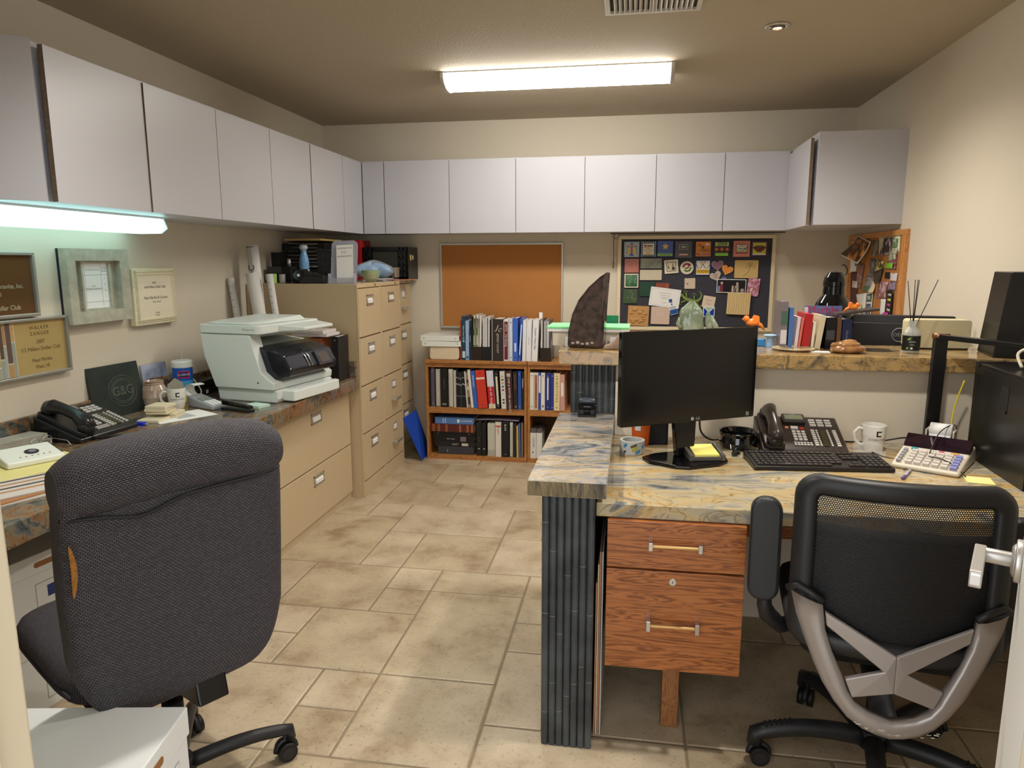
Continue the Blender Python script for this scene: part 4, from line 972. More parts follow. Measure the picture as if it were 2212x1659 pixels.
tag(b.build('gecko_cutout',loc=(0.43,5.286,1.185)),'olive green gecko cutout climbing on the dark board','ornament')
def f_txt3(b,w,h,y):
    m=C('greytxt',(130,110,100)); b.text('WORTH',w*.14,FACE_Y(0,y-.0006,h*.12),m); b.text('the',w*.1,FACE_Y(0,y-.0006,-h*.05),m); b.text('TOUR',w*.14,FACE_Y(0,y-.0006,-h*.2),m)
    for i in range(8): a=i*PI/4; disc(b,w*.38*math.cos(a),h*.38*math.sin(a),w*.02,y,m,.6)
plaque('greeting_card','cream greeting card tucked above the blue envelope tile','card',0.553,1.165,.086,.082,-9,C('cream2',(222,204,184)),f_txt3,th=0.001)
def f_env(b,w,h,y):
    m=C('cobalt',(20,60,170),0.1)
    poly(b,[(-w*.43,-h*.43),(-w*.04,-h*.43),(-w*.04,-h*.05),(-w*.43,h*.38)],y,m); poly(b,[(w*.43,-h*.43),(w*.04,-h*.43),(w*.04,-h*.05),(w*.43,h*.38)],y,m)
    poly(b,[(-w*.38,h*.44),(w*.38,h*.44),(0,h*.02)],y,C('sagegrn',(170,196,170)))
plaque('ceramic_tile','cobalt blue tile with a white Y-shaped band','tile',0.556,1.095,.080,.072,0,C('wglaze',(220,228,232)),f_env)
def f_wood(b,w,h,y):
    m=C('relief_yel',(196,168,116))
    for i in range(9): x=-.42+.105*i; b.tube([(w*x,y,-h*.46),(w*(x+.02),y,-h*.1),(w*(x-.01+.03*(i%2)),y,h*.2),(w*(x+.02),y,h*.46)],0.0012,m,n=5)
plaque('relief_plaque','square pale yellow plaque with wavy vertical grain, lower right of the dark board','plaque',0.756,1.155,.157,.153,-2,C('payel',(214,188,136),0.6),f_wood,th=0.012,y=5.276)
def person_(b,x,z,hh,col,hd,y,k=2):
    m=C('cl%d_%d'%(col[0],col[2]),col,0.6); poly(b,[(x-hh*.16,z),(x+hh*.16,z),(x+hh*.12,z+hh*.7),(x-hh*.12,z+hh*.7)],y,m,k*.3); disc(b,x,z+hh*.82,hh*.12,y,C('skin%d'%hd[0],hd,0.6),k*.3,12)
def f_photo(b,w,h,y):
    rect(b,-w*.48,w*.48,-h*.45,h*.45,y,C('night',(26,24,30)),.3); rect(b,-w*.48,-w*.3,-h*.45,-h*.2,y,C('grass',(80,90,50)),.4)
    person_(b,-w*.33,-h*.4,h*.75,(120,40,50),(200,190,180),y); person_(b,-w*.42,-h*.4,h*.55,(120,140,180),(60,50,44),y)
    person_(b,w*.05,-h*.42,h*.5,(196,184,160),(210,180,150),y); person_(b,w*.2,-h*.42,h*.75,(170,160,150),(190,170,150),y); person_(b,w*.14,-h*.42,h*.45,(140,130,150),(210,190,170),y); disc(b,w*.38,-h*.3,h*.14,y,C('drum',(160,150,140)),.8)
plaque('snapshot','wide night-time snapshot of costumed people on the dark board','photo',0.702,1.278,.200,.096,-1,M_white,f_photo,th=0.0008,y=5.2775)
plaque('snapshot','pink collage photo sticking out beside the night-time snapshot','photo',0.852,1.271,.080,.126,-6,mix_photo('pink_collage',[(214,170,196),(206,160,190),(160,60,70),(232,220,216)],30),None,th=0.0008,y=5.2790)

# ---- cork board with snapshots on the right wall
t=thing('pin_board','oak-framed cork pin board crowded with snapshots on the right wall','board',(XR,4.70,1.345))
b=MB(); b.bx(-0.014,0,-0.49,0.49,-0.27,0.27,M_cork); b.build('cork_panel',t)
M_pine=woodmat('pine_frame',(206,146,84),(180,118,60),3,'Z',0.4)
b=MB()
for (y0,y1,z0,z1) in ((-0.515,0.515,0.245,0.275),(-0.515,0.515,-0.275,-0.245),(-0.515,-0.468,-0.245,0.245),(0.468,0.515,-0.245,0.245)): b.bx(-0.024,0,y0,y1,z0,z1,M_pine)
b.build('frame',t,bevel=0.002)
def pinned(name,label,cat,pts,m,lift=0.0,curl=0.0,border=None,fn=None):
    """pts: (y,z) corners tl,tr,br,bl on the right-hand board (tl is the far corner)"""
    x=XR-0.0155-lift; b=MB()
    def P(u,v):
        a=Vector(pts[0]).lerp(Vector(pts[1]),u); c=Vector(pts[3]).lerp(Vector(pts[2]),u); q=a.lerp(c,v)
        return (x-curl*(v**2)*(1-0.3*u)-0.0, q.x, q.y)
    b.grid(P,4,6,border or m)
    if border:
        def P2(u,v): p=P(0.06+0.88*u,0.05+0.9*v); return (p[0]-0.0012,p[1],p[2])
        b.grid(P2,4,6,m)
    if fn: fn(b,P)
    o=b.build(name,solid=0.0006); return tag(o,label,cat,'papers pinned on the right-hand board')
def band(b,P,u0,u1,v0,v1,m,k=1):
    b.grid(lambda u,v:(P(u0+(u1-u0)*u,v0+(v1-v0)*v)[0]-0.0012*k,)+P(u0+(u1-u0)*u,v0+(v1-v0)*v)[1:],3,4,m)
G1=mat('paper_grey',(190,186,176),0.7)
pinned('pinned_sheet','tall white printed sheet at the far upper corner of the pin board','paper',((5.193,1.588),(5.061,1.580),(5.023,1.385),(5.184,1.368)),M_white)
pinned('pinned_photo','dark grey picture under the curled snapshot','photo',((5.07,1.55),(4.96,1.55),(4.94,1.42),(5.06,1.42)),mix_photo('dg_photo',[(40,40,46),(80,80,84),(130,130,130)]),0.001)
pinned('pinned_photo','grey statue picture near the top of the pin board','photo',((4.732,1.577),(4.636,1.574),(4.623,1.479),(4.754,1.480)),mix_photo('statue_ph',[(150,140,126),(120,112,104),(54,56,64)]),0.001)
pinned('pinned_sheet','large pale green sheet at the near top corner of the pin board','paper',((4.635,1.592),(4.285,1.591),(4.277,1.503),(4.608,1.486)),mat('palegreen_sheet',(206,214,184),0.7),0.0)
pinned('pinned_photo','big black and mauve party photo at the top of the pin board','photo',((4.535,1.582),(4.378,1.582),(4.423,1.484),(4.591,1.486)),mix_photo('party_ph',[(20,18,24),(28,24,32),(60,44,56),(170,140,160),(210,200,200)],22),0.003)
pinned('pinned_photo','small green landscape photo near the pin board top corner','photo',((4.386,1.576),(4.304,1.573),(4.315,1.523),(4.393,1.525)),mix_photo('grn_ph',[(120,150,110),(90,130,80),(200,210,200)]),0.005)
pinned('pinned_photo','photo of people in white and green under the landscape photo','photo',((4.43,1.522),(4.30,1.522),(4.32,1.46),(4.44,1.45)),mix_photo('ppl_ph',[(60,70,44),(150,160,120),(220,220,210),(120,60,60)],40),0.004)
pinned('pinned_photo','black and white portrait photo on the pin board','photo',((4.756,1.465),(4.608,1.464),(4.647,1.355),(4.777,1.360)),mix_photo('bw_ph',[(40,42,46),(90,92,98),(170,172,176)],20),0.001)
pinned('pinned_photo','photo with yellow flowers and black dots on the pin board','photo',((4.645,1.457),(4.507,1.450),(4.544,1.385),(4.656,1.391)),mix_photo('yf_ph',[(40,44,24),(70,80,40),(210,190,110),(226,210,150)],50),0.003)
pinned('pinned_photo','dark red and pink people photo beside the green label','photo',((4.415,1.494),(4.301,1.503),(4.304,1.402),(4.464,1.404)),mix_photo('red_ph',[(60,30,44),(130,50,60),(170,120,130),(60,60,90)],45),0.002)
pinned('pinned_label','bright green label on the pin board','label',((4.471,1.440),(4.343,1.440),(4.350,1.409),(4.478,1.408)),mat('bright_green',(128,190,60),0.6),0.006)
pinned('pinned_card','small black square card hanging on the pin board','card',((4.468,1.387),(4.387,1.389),(4.385,1.353),(4.467,1.351)),M_blackm,0.003)
pinned('pinned_card','white square note with an orange clip on the pin board','note',((4.383,1.384),(4.269,1.384),(4.274,1.339),(4.377,1.340)),mat('lav_white',(214,208,216),0.7),0.003,fn=lambda b,P:band(b,P,0.4,0.6,-0.1,0.1,C('orange',(220,136,36)),2))
pinned('pinned_strip','tall dark maroon bookmark at the far edge of the pin board','bookmark',((5.131,1.379),(4.97,1.382),(4.945,1.176),(5.100,1.183)),mat('maroon_strip',(84,42,50),0.6),0.001)
pinned('pinned_photo','long narrow red and brown photo on the pin board','photo',((4.985,1.434),(4.856,1.431),(4.891,1.276),(5.0,1.276)),mix_photo('lr_ph',[(110,40,34),(180,120,110),(60,30,26),(210,190,190)],40),0.003)
pinned('pinned_card','small white card pinned over the maroon bookmark','card',((5.068,1.322),(4.966,1.322),(4.96,1.278),(5.070,1.279)),mix_photo('wc_ph',[(214,214,216),(226,226,226),(200,140,120)],25),0.005)
pinned('pinned_photo','silvery blurred portrait photo above the green card','photo',((4.813,1.359),(4.669,1.351),(4.687,1.287),(4.822,1.298)),mix_photo('sil_ph',[(120,120,130),(170,170,178),(50,50,60)],25),0.003)
pinned('pinned_card','sage green card on the pin board','card',((4.827,1.294),(4.690,1.293),(4.700,1.265),(4.85,1.263)),mat('sage_card',(88,122,84),0.6),0.007)
pinned('pinned_photo','tilted black photo in the middle of the pin board','photo',((4.633,1.388),(4.488,1.414),(4.550,1.315),(4.64,1.325)),mix_photo('tb_ph',[(24,20,20),(34,28,28),(80,66,50)],18),0.005)
pinned('pinned_card','cream card curling off the middle of the pin board','card',((4.662,1.335),(4.613,1.308),(4.609,1.262),(4.682,1.265)),mat('cream_card',(222,210,180),0.6),0.006,0.02)
pinned('pinned_photo','pale photo with red tulip-like shapes on the pin board','photo',((4.553,1.333),(4.408,1.334),(4.432,1.236),(4.593,1.232)),mix_photo('tulip_ph',[(206,190,196),(196,176,184),(150,60,80),(120,110,70)],30),0.002)
pinned('pinned_photo','small mauve photo beside the near frame of the pin board','photo',((4.390,1.335),(4.287,1.334),(4.286,1.290),(4.404,1.287)),mix_photo('mauve_ph',[(110,90,120),(160,140,170),(80,60,80)],30),0.002)
def bs(b,P):
    for i,cc in enumerate(((200,200,190),(220,220,80),(210,60,160),(200,200,190))): band(b,P,0.25,0.75,0.12+i*0.2,0.2+i*0.2,C('bs%d'%cc[2],cc),1)
pinned('pinned_strip','black bookmark with bright lettering near the front of the pin board','bookmark',((4.400,1.286),(4.300,1.285),(4.30,1.139),(4.408,1.147)),mat('bs_black',(18,16,20),0.4),0.006,fn=bs)
pinned('pinned_strip','white slip with red dots low on the pin board','paper',((4.505,1.231),(4.421,1.234),(4.428,1.136),(4.505,1.136)),M_white,0.002)
pinned('pinned_label','hot pink sticky label low on the pin board','label',((4.433,1.158),(4.347,1.161),(4.351,1.133),(4.437,1.133)),mat('hot_pink',(220,50,170),0.6),0.009)
pinned('pinned_sheet','white folded page low on the pin board beside the black lamp','paper',((4.974,1.237),(4.770,1.255),(4.773,1.125),(4.884,1.113)),M_white,0.003)
def mon(b,P):
    band(b,P,0.1,0.9,0.03,0.3,C('mg',(60,110,80)),1); band(b,P,0.12,0.88,0.36,0.85,mix_photo('man_ph',[(30,34,40),(60,80,100),(150,180,190)],40),1)
    b.text('PNC',0.03,FACE_MX(P(0,0)[0]-0.003,(P(0,.15)[1]+P(1,.15)[1])/2,P(.5,.17)[2]),M_white)
pinned('pinned_card','white and green strip with a photo of a man, low on the pin board','card',((4.755,1.255),(4.641,1.263),(4.657,1.076),(4.769,1.070)),M_white,0.004,fn=mon)
pinned('pinned_tag','pale yellow gift tag hanging low on the pin board','tag',((4.933,1.178),(4.829,1.184),(4.805,1.114),(4.898,1.103)),mat('pale_yellow',(222,218,160),0.6),0.012)
pinned('pinned_photo','curled white-edged snapshot of a bonfire at the top of the pin board','photo',((4.998,1.614),(4.733,1.566),(4.850,1.433),(5.218,1.495)),mix_photo('fire_ph',[(50,60,30),(60,34,20),(110,60,20),(210,130,50),(240,170,80)],16),0.012,0.05,border=M_white)

# ================================================================== BOOKS
def book(x0,x1,z0,h,y,rgb,label,cat='book',lean=0.0,depth=0.22,kind='book',txt=None,tcol=(220,220,215),tsize=None,tz=0.5,marks=(),group=None,page=(226,222,210),rough=0.35,tsp=1.0):
    """upright volume, spine to the viewer (-Y). lean in degrees (+ leans to the right at the top)"""
    w=x1-x0
    t=thing({'spiral':'spiral_notebook','binder':'ring_binder','mag':'magazine_file'}.get(kind,'book'),label,cat,((x0+x1)/2,y,z0),0,group)
    t.rotation_euler=(0,R(lean),0)
    if lean: t.location.z += abs(math.sin(R(lean)))*w/2
    cv=mat('cover_%d_%d_%d'%tuple(rgb),rgb,rough); hw=w/2; th=min(0.003,w*0.18)
    b=MB()
    if kind=='spiral':
        b.bx(-hw,-hw+th,0.012,depth,0,h,cv); b.bx(hw-th,hw,0.012,depth,0,h,cv)
    elif kind=='stack':
        b.bx(-hw,hw,0,depth,0,h,cv)
    else:
        b.bx(-hw,hw,0,th,0,h,cv); b.bx(-hw,-hw+th,th,depth,0,h,cv); b.bx(hw-th,hw,th,depth,0,h,cv)
    for (kz0,kz1,rgb2,ins) in marks:
        b.bx(-hw*ins,hw*ins,-0.0008,0.0,h*kz0,h*kz1,mat('mark_%d_%d_%d'%tuple(rgb2),rgb2,0.5))
    if kind=='binder':
        for q in (0.08,0.92): b.cyl((0,0.0,h*q),(0,-0.0006,h*q),min(0.004,hw*0.4),mat('rivet_dark',(70,70,74),0.3,metal=0.8) if sum(rgb)>300 else M_satin,n=10)
    if txt:
        s_=tsize or w*0.6
        b.text(txt,s_,TM((0,-0.0012,h*tz),(0,0,0))@Euler((PI/2,0,0)).to_matrix().to_4x4()@Euler((0,0,-PI/2)).to_matrix().to_4x4(),mat('ink_%d_%d_%d'%tuple(tcol),tcol,0.5),space=tsp)
    b.build('cover',t)
    if kind!='stack':
        b=MB(); pg=mat('pages_%d'%page[0],page,0.85); b.bx(-hw+th*1.1,hw-th*1.1,th*1.3 if kind!='spiral' else 0.012,depth-0.004,0.003,h-0.005,pg); b.build('pages',t)
    if kind=='spiral':
        b=MB(); n=int(h/0.0095); pth=[]
        mt=mat('coil_white',(206,206,200),0.35) if rough<0.5 else M_chrome
        for i in range(n*8+1):
            a=2*PI*i/8; pth.append((hw*0.86*math.cos(a),0.008-0.010*math.sin(a),0.004+(h-0.008)*i/(n*8)))
        b.tube(pth,0.0016,mt,n=5); b.build('coil',t)
    return t
M_acr=mat('smoke_acrylic',(60,50,44),0.1,alpha=0.75); M_clear=mat('clear_acrylic',(235,238,240),0.08,alpha=0.22,spec=0.8)
UX=lambda zx:-1.473+(zx-310)*0.000636      # along the shelf fronts
ZM=0.3945; zb=0.0325
g='binders on the middle shelf'
book(-1.451,-1.436,ZM,.270,5.02,(16,16,20),'thin black folder at the far left of the middle shelf',group=g)
book(-1.434,-1.408,ZM,.292,5.015,(84,80,92),'slim violet-grey binder at the left of the middle shelf','binder',kind='binder',group=g)
book(-1.404,-1.364,ZM,.285,5.015,(40,40,42),'black sample book with fine silver coil, first from the left','book',kind='spiral',group=g,rough=0.3)
book(-1.362,-1.308,ZM,.288,5.01,(20,20,22),'thick black volume between the two coil-bound books','book',txt='ARCHITECTURAL',tcol=(120,120,120),tsize=.010,tz=.6,group=g,marks=((.05,.1,(120,120,116),.6),))
book(-1.306,-1.266,ZM,.287,5.01,(30,30,32),'black sample book with wide white coil, second from the left','book',kind='spiral',group=g,rough=0.3)
book(-1.263,-1.246,ZM,.275,5.012,(190,186,176),'pale thin booklet right of the wide coil book','booklet',group=g,kind='stack')
cs=[(28,28,34),(20,24,34),(40,44,56),(22,22,26),(16,20,30)]
xx=-1.243
for i,c_ in enumerate(cs):
    book(xx,xx+0.0145,ZM,.272-.006*(i%3),5.014+.004*(i%2),c_,['dark stone-patterned magazine next to the pale booklet','navy magazine, second of the dark patterned ones','blue-grey magazine in the middle of the dark patterned ones','black magazine, fourth of the dark patterned ones','black-blue magazine, last of the dark patterned ones'][i],'magazine',kind='stack',group=g,marks=((.62,.66,(150,150,160),.9),(.3,.33,(90,100,130),.9),(.8,.83,(180,180,180),.5)),lean=-1.0)
    xx+=0.0150
book(-1.165,-1.155,ZM,.268,5.012,(206,202,196),'thin white booklet leaning among the dark magazines','booklet',kind='stack',lean=-4,group=g)
book(-1.152,-1.136,ZM,.262,5.014,(150,128,104),'brown marbled brochure leaning left on the middle shelf','brochure',kind='stack',lean=-4.5,group=g,marks=((.1,.3,(60,44,36),.9),(.5,.6,(210,196,170),.9),(.7,.8,(70,50,44),.9)))
book(-1.132,-1.114,ZM,.282,5.012,(224,220,210),'white sample folder leaning beside the blue book','folder',kind='stack',lean=-5.5,group=g)
book(-1.110,-1.080,ZM,.274,5.010,(54,100,190),'bright blue leaning book with white lettering on its spine','book',lean=-5.5,txt='Bedrosians',tsize=.020,tz=.72,group=g)
book(-1.076,-1.008,ZM,.280,5.004,(206,62,46),'wide bright red leaning binder with a white label strip','binder',kind='binder',lean=-5,marks=((.76,.81,(224,214,206),.95),),group=g,rough=0.2)
book(-0.998,-0.950,ZM,.278,5.006,(214,216,226),'white and red leaning volume reading glass tile design','book',lean=-4.2,marks=((.12,.58,(190,24,40),1.0),(.02,.10,(226,200,60),.45)),txt='glass tile design',tsize=.026,tz=.35,group=g)
book(-0.944,-0.914,ZM,.276,5.006,(22,22,24),'black leaning binder with a long cream label','binder',kind='binder',lean=-3.5,marks=((.12,.86,(226,216,184),.45),),group=g)
sq=[((.84),(200,150,110)),(.75,(70,60,60)),(.66,(206,130,110)),(.57,(40,90,160)),(.48,(150,50,70)),(.38,(190,200,200)),(.22,(50,80,70)),(.14,(70,50,44))]
book(-0.905,-0.869,ZM,.277,5.006,(212,212,206),'white leaning book with a column of small coloured squares','book',lean=-3,marks=[(q,q+.045,c_,.4) for q,c_ in sq],group=g)
book(-0.866,-0.818,ZM,.278,4.999,(66,28,32),'maroon volume with large pale spine capitals on the middle shelf','book',lean=-2.6,marks=((.86,.95,(170,170,160),.6),),txt='STONE & PEWTER ACCENTS',tsize=.022,tz=.42,group=g)
book(-0.814,-0.785,ZM,.275,5.006,(34,36,34),'very dark green book with faint gold lettering','book',lean=-1.8,marks=((.04,.1,(120,96,60),.6),),txt='Bedrosians',tcol=(120,104,70),tsize=.026,tz=.72,group=g)
book(-0.782,-0.760,ZM,.280,5.006,(44,80,170),'narrow royal blue binder near the right end of the middle shelf','binder',kind='binder',lean=-.8,group=g)
book(-0.757,-0.742,ZM,.276,5.008,(26,28,36),'black book with a white logo, last on the left bookcase middle shelf','book',txt='Cantoure',tsize=.018,tz=.7,group=g)
# right unit
g='binders in the right bookcase'
book(-0.697,-0.672,ZM,.272,5.01,(222,222,214),'white binder at the left of the right bookcase','binder',kind='binder',group=g)
book(-0.670,-0.638,ZM,.272,5.01,(214,206,196),'white binder with a long terracotta spine label','binder',marks=((.04,.94,(168,104,70),.62),),txt='ARTISTRY IN TILES',tcol=(110,60,40),tsize=.014,tz=.5,group=g)
book(-0.636,-0.619,ZM,.274,5.01,(44,76,170),'narrow blue binder with a long white label','binder',marks=((.46,.92,(230,230,226),.7),),group=g)
book(-0.617,-0.590,ZM,.272,5.01,(222,220,212),'narrow white binder between two blue ones','binder',marks=((.1,.13,(90,90,90),.5),),kind='binder',group=g)
book(-0.588,-0.549,ZM,.270,5.01,(34,44,120),'wide navy binder with a white label strip','binder',kind='binder',marks=((.28,.88,(226,228,230),.25),),group=g)
book(-0.547,-0.527,ZM,.270,5.012,(40,56,140),'slim navy book beside the wide navy binder','binder',kind='binder',group=g)
book(-0.524,-0.482,ZM,.272,5.004,(226,206,160),'cream binder with large spaced letters down its spine','binder',kind='binder',txt='KIRKSTONE',tcol=(130,110,70),tsize=.024,tz=.55,tsp=1.5,group=g)
book(-0.479,-0.445,ZM,.262,5.008,(196,150,136),'pinkish binder with a white label at the counter end','binder',marks=((.4,.78,(230,226,220),.5),),lean=-1,group=g)
for i,(xa,l) in enumerate(((-0.695,'left of the two white slab-sample cases in the right bookcase'),(-0.651,'right of the two white slab-sample cases in the right bookcase'))):
    t=thing('sample_case',l,'case',(xa,5.012,zb),0,'white sample cases')
    b=MB(); b.bx(0,0.042,0,0.2,0,0.19,mat('case_white',(216,214,208),0.5)); 
    if i==0: 
        b.text('Q-STONE',0.017,TM((0.024,-0.0006,0.12))@Euler((PI/2,0,0)).to_matrix().to_4x4()@Euler((0,0,-PI/2)).to_matrix().to_4x4(),M_black); b.cyl((0.02,0,0.045),(0.02,-0.0006,0.045),0.005,M_black,n=14)
    b.build('case_body',t,bevel=0.002)
    b=MB(); b.bx(0.001,0.041,0.002,0.2,0.1905,0.215,mat('case_lid',(90,86,84),0.6)); b.build('case_top',t)
for k,(xa,c_,l) in enumerate(((-0.585,(60,56,60),'dark thin folder leaning in the right bookcase lower shelf'),(-0.568,(150,150,150),'grey thin folder leaning in the right bookcase lower shelf'))):
    book(xa,xa+0.008,zb,.25,5.02,c_,l,'folder',kind='stack',lean=14,group=g)
# bottom shelf left unit: flat pile
def flat(x0,x1,z0,z1,y,rgb,label,cat='book',txt=None,tx=0.7,tcol=(225,225,225),tsize=.02,marks=(),rot=0,depth=.2,name='book',rivets=()):
    t=thing(name,label,cat,((x0+x1)/2,y,z0),R(rot),'pile lying on the bottom shelf'); hw=(x1-x0)/2; H=z1-z0
    b=MB(); cv=mat('cover_%d_%d_%d'%tuple(rgb),rgb,0.35); th=.003
    b.bx(-hw,hw,0,th,0,H,cv); b.bx(-hw,hw,th,depth,0,th,cv); b.bx(-hw,hw,th,depth,H-th,H,cv)
    for (a,c,z_0,z_1,m2) in marks: b.bx(-hw+2*hw*a,-hw+2*hw*c,-0.0008,0,H*z_0,H*z_1,mat('mark_%d_%d_%d'%tuple(m2),m2,0.5))
    for q in rivets: b.cyl((-hw+2*hw*q,0,H*.5),(-hw+2*hw*q,-0.001,H*.5),.0035,M_chrome,n=10)
    if txt: b.text(txt,tsize,FACE_Y(-hw+2*hw*tx,-0.001,H*.5),mat('ink_%d_%d_%d'%tuple(tcol),tcol,0.5))
    b.build('cover',t)
    b=MB(); b.bx(-hw+.004,hw-.004,th,depth-.005,th,H-th,mat('pages_226',(226,222,210),.85)); b.build('pages',t); return t
flat(-1.396,-1.128,.0325,.090,5.03,(58,60,66),'dark grey binder lying at the bottom of the shelf pile','binder',name='ring_binder',marks=((.27,.285,.3,.6,(200,200,200)),))
flat(-1.42,-1.115,.0905,.127,5.03,(30,30,32),'thin black sample book with a pale sticker in the shelf pile','book',txt='SLATY',tx=.52,tsize=.016,marks=((.68,.84,.2,.75,(200,196,176)),))
flat(-1.425,-1.118,.1275,.172,5.03,(20,20,22),'black sample book with a grey square on its spine in the shelf pile','book',txt='island  stone',tx=.42,tsize=.012,marks=((.66,.80,.1,.9,(120,112,124)),))
flat(-1.43,-1.118,.1725,.205,5.03,(16,16,18),'black binder lying under the maroon volume','binder',name='ring_binder',rivets=(.12,.88))
flat(-1.449,-1.112,.2055,.262,5.02,(92,38,38),'maroon leather-look volume with gold bands lying on the pile','book',rot=-1.5,marks=[(q,q+.012,0,1,(196,126,66)) for q in (.05,.085,.17,.2,.35,.375,.66,.685,.83,.855,.93,.95)])
flat(-1.415,-1.12,.2635,.312,5.03,(86,126,186),'light blue binder lying on top of the shelf pile','binder',name='ring_binder',txt='OCEANSIDE',tx=.80,tsize=.018,rot=-1,marks=((.58,.63,.25,.75,(230,236,240)),(.2,.22,.1,.9,(190,210,230)),(.26,.28,.1,.9,(190,210,230))))
g='volumes standing on the bottom shelf'
def B(a,c): return UX(a),UX(c)
book(-1.098,-1.061,zb,.252,5.02,(26,26,28),'black binder nearest the shelf pile','binder',marks=((.2,.22,(220,220,220),.35),),txt='Daltile',tcol=(90,90,92),tsize=.014,tz=.5,group=g)
book(-1.057,-1.026,zb,.250,5.02,(22,22,24),'black binder with a tiny white tag, second from the pile','binder',marks=((.2,.22,(220,220,220),.5),),group=g)
book(-1.012,-.957,zb,.250,5.015,(196,194,184),'wide pale grey sample case on the bottom shelf','case',kind='stack',marks=((0,.2,(176,172,160),1),),group=g)
book(-.953,-.910,zb,.262,5.01,(216,212,204),'white volume with a red ribbon mark on the bottom shelf','book',marks=((.86,.9,(200,90,70),.9),),txt='Jerusalem',tcol=(180,40,50),tsize=.016,tz=.78,group=g)
book(-.904,-.853,zb,.264,5.005,(22,22,24),'black binder reading glass on the bottom shelf','binder',txt='GLASS',tsize=.018,tz=.85,kind='binder',group=g)
book(-.849,-.822,zb,.266,5.01,(26,26,28),'coil-bound black book on the bottom shelf','book',kind='spiral',group=g,rough=.3)
book(-.819,-.797,zb,.255,5.015,(34,34,38),'slim black book right of the coil-bound one','book',group=g)
book(-.795,-.783,zb,.235,5.015,(226,170,60),'thin yellow booklet at the right of the bottom shelf','booklet',kind='stack',group=g,lean=-1)
book(-.780,-.767,zb,.252,5.015,(70,100,160),'thin blue booklet beside the yellow one','booklet',kind='stack',group=g,lean=-1)
book(-.764,-.748,zb,.258,5.02,(120,100,84),'thin brown folder against the oak side panel','folder',kind='stack',group=g)
b=MB(); b.grid(lambda u,v:(-1.10+.32*u,5.015+.2*v,.303+.006*math.sin(u*3)+.012*v),8,4,mat('lilac_gloss',(118,108,130),.12)); tag(b.build('glossy_magazine',solid=.004),'glossy lilac magazine lying across the standing volumes','magazine')

# top of the bookcases
g='books on top of the bookcase'; ZT=.7455
X5=lambda q:-1.473+(q-320)*.000616
t=thing('stone_sample_block','cream speckled rounded stone block on the oak bookcase','stone block',(-1.332,5.12,ZT),0)
b=MB(); b.rbx(-.11,.11,-.1,.1,0,.098,.02,mat('speckle_stone',(226,214,190),.4,noise=(110,.35,(206,186,156))),axis='y'); b.build('block',t,bevel=.006,seg=3)
for k,(z0,l,x,rz) in enumerate(((.844,'lower of two white binders lying on the speckled block',-1.352,1),(.884,'upper of two white binders lying on the speckled block',-1.358,-1.5))):
    t=thing('ring_binder',l,'binder',(x,5.12,z0),R(rz),'white binders on the stone block')
    b=MB(); m=mat('binder_white',(226,232,228),.3); b.bx(-.145,.145,-.11,-.106,0,.038,m); b.bx(-.145,.145,-.106,.12,0,.003,m); b.bx(-.145,.145,-.106,.12,.035,.038,m)
    for q in (-.12,.12): b.cyl((q,-.11,.019),(q,-.111,.019),.004,M_grey,n=12)
    b.build('cover',t,bevel=.001); b=MB(); b.bx(-.135,.135,-.10,.11,.004,.034,M_white); b.build('pages',t)
def tb(a,c,h,rgb,label,cat='book',**k): return book(X5(a),X5(c)-.0008,ZT,h,k.pop('y',5.03),rgb,label,cat,group=g,**k)
tb(742,758,.285,(150,70,44),'rust-red slim book, first on top of the bookcase',kind='stack')
tb(762,806,.318,(34,66,88),'teal floral tall book on top of the bookcase',txt='Akdo Stone Guide',tsize=.016,tz=.6,marks=((.05,.2,(190,214,226),.8),(.4,.46,(70,110,140),.9)))
tb(808,848,.285,(150,180,214),'pale blue book on top of the bookcase',marks=((.04,.1,(60,80,120),.6),))
tb(850,874,.222,(30,48,80),'short navy book on top of the bookcase',txt='TILE BOOK',tsize=.010,tz=.7)
def magfile(x0,x1,label,low,ms,group='magazine files on top of the bookcase',h1=.098):
    t=thing('magazine_file',label,'magazine file',((x0+x1)/2,5.03,ZT),0,group); hw=(x1-x0)/2
    b=MB(); m=low; th=.003
    b.bx(-hw,hw,0,th,0,h1,m); b.bx(-hw,hw,.21,.213,0,.26,m); b.bx(-hw,hw,th,.21,0,th,m)
    for s in (-1,1): 
        x=s*hw; b.prism([(0.003,0),(.21,0),(.21,.26),(.1,.26),(.003,h1)],x-(.003 if s>0 else 0),x+(.0 if s>0 else .003),m,'x')
    b.build('holder',t)
    return t
magfile(X5(872),X5(998),'smoked clear magazine file stuffed with catalogues','' or M_acr,0)
xx=X5(880)
for i,(c_,h_) in enumerate((((30,30,30),.31),((214,210,190),.322),((150,160,90),.30),((220,220,214),.326),((200,196,186),.30),((226,224,218),.318))):
    book(xx,xx+.0105,ZT+.0035,h_,5.036,c_,['black catalogue in the smoked file','cream catalogue in the smoked file','olive-spined catalogue in the smoked file','tall white catalogue in the smoked file','grey-white catalogue in the smoked file','white catalogue at the right of the smoked file'][i],'catalogue',kind='stack',group='catalogues in the smoked file',depth=.168,lean=(.8 if i%2 else -.8),marks=((.55,.7,(90,110,60),.8),(.3,.33,(80,80,80),.8)) if i in (1,3) else ())
    xx+=.0112
magfile(X5(1001),X5(1118),'black magazine file stuffed with white brochures',M_blackm,0)
xx=X5(1008)
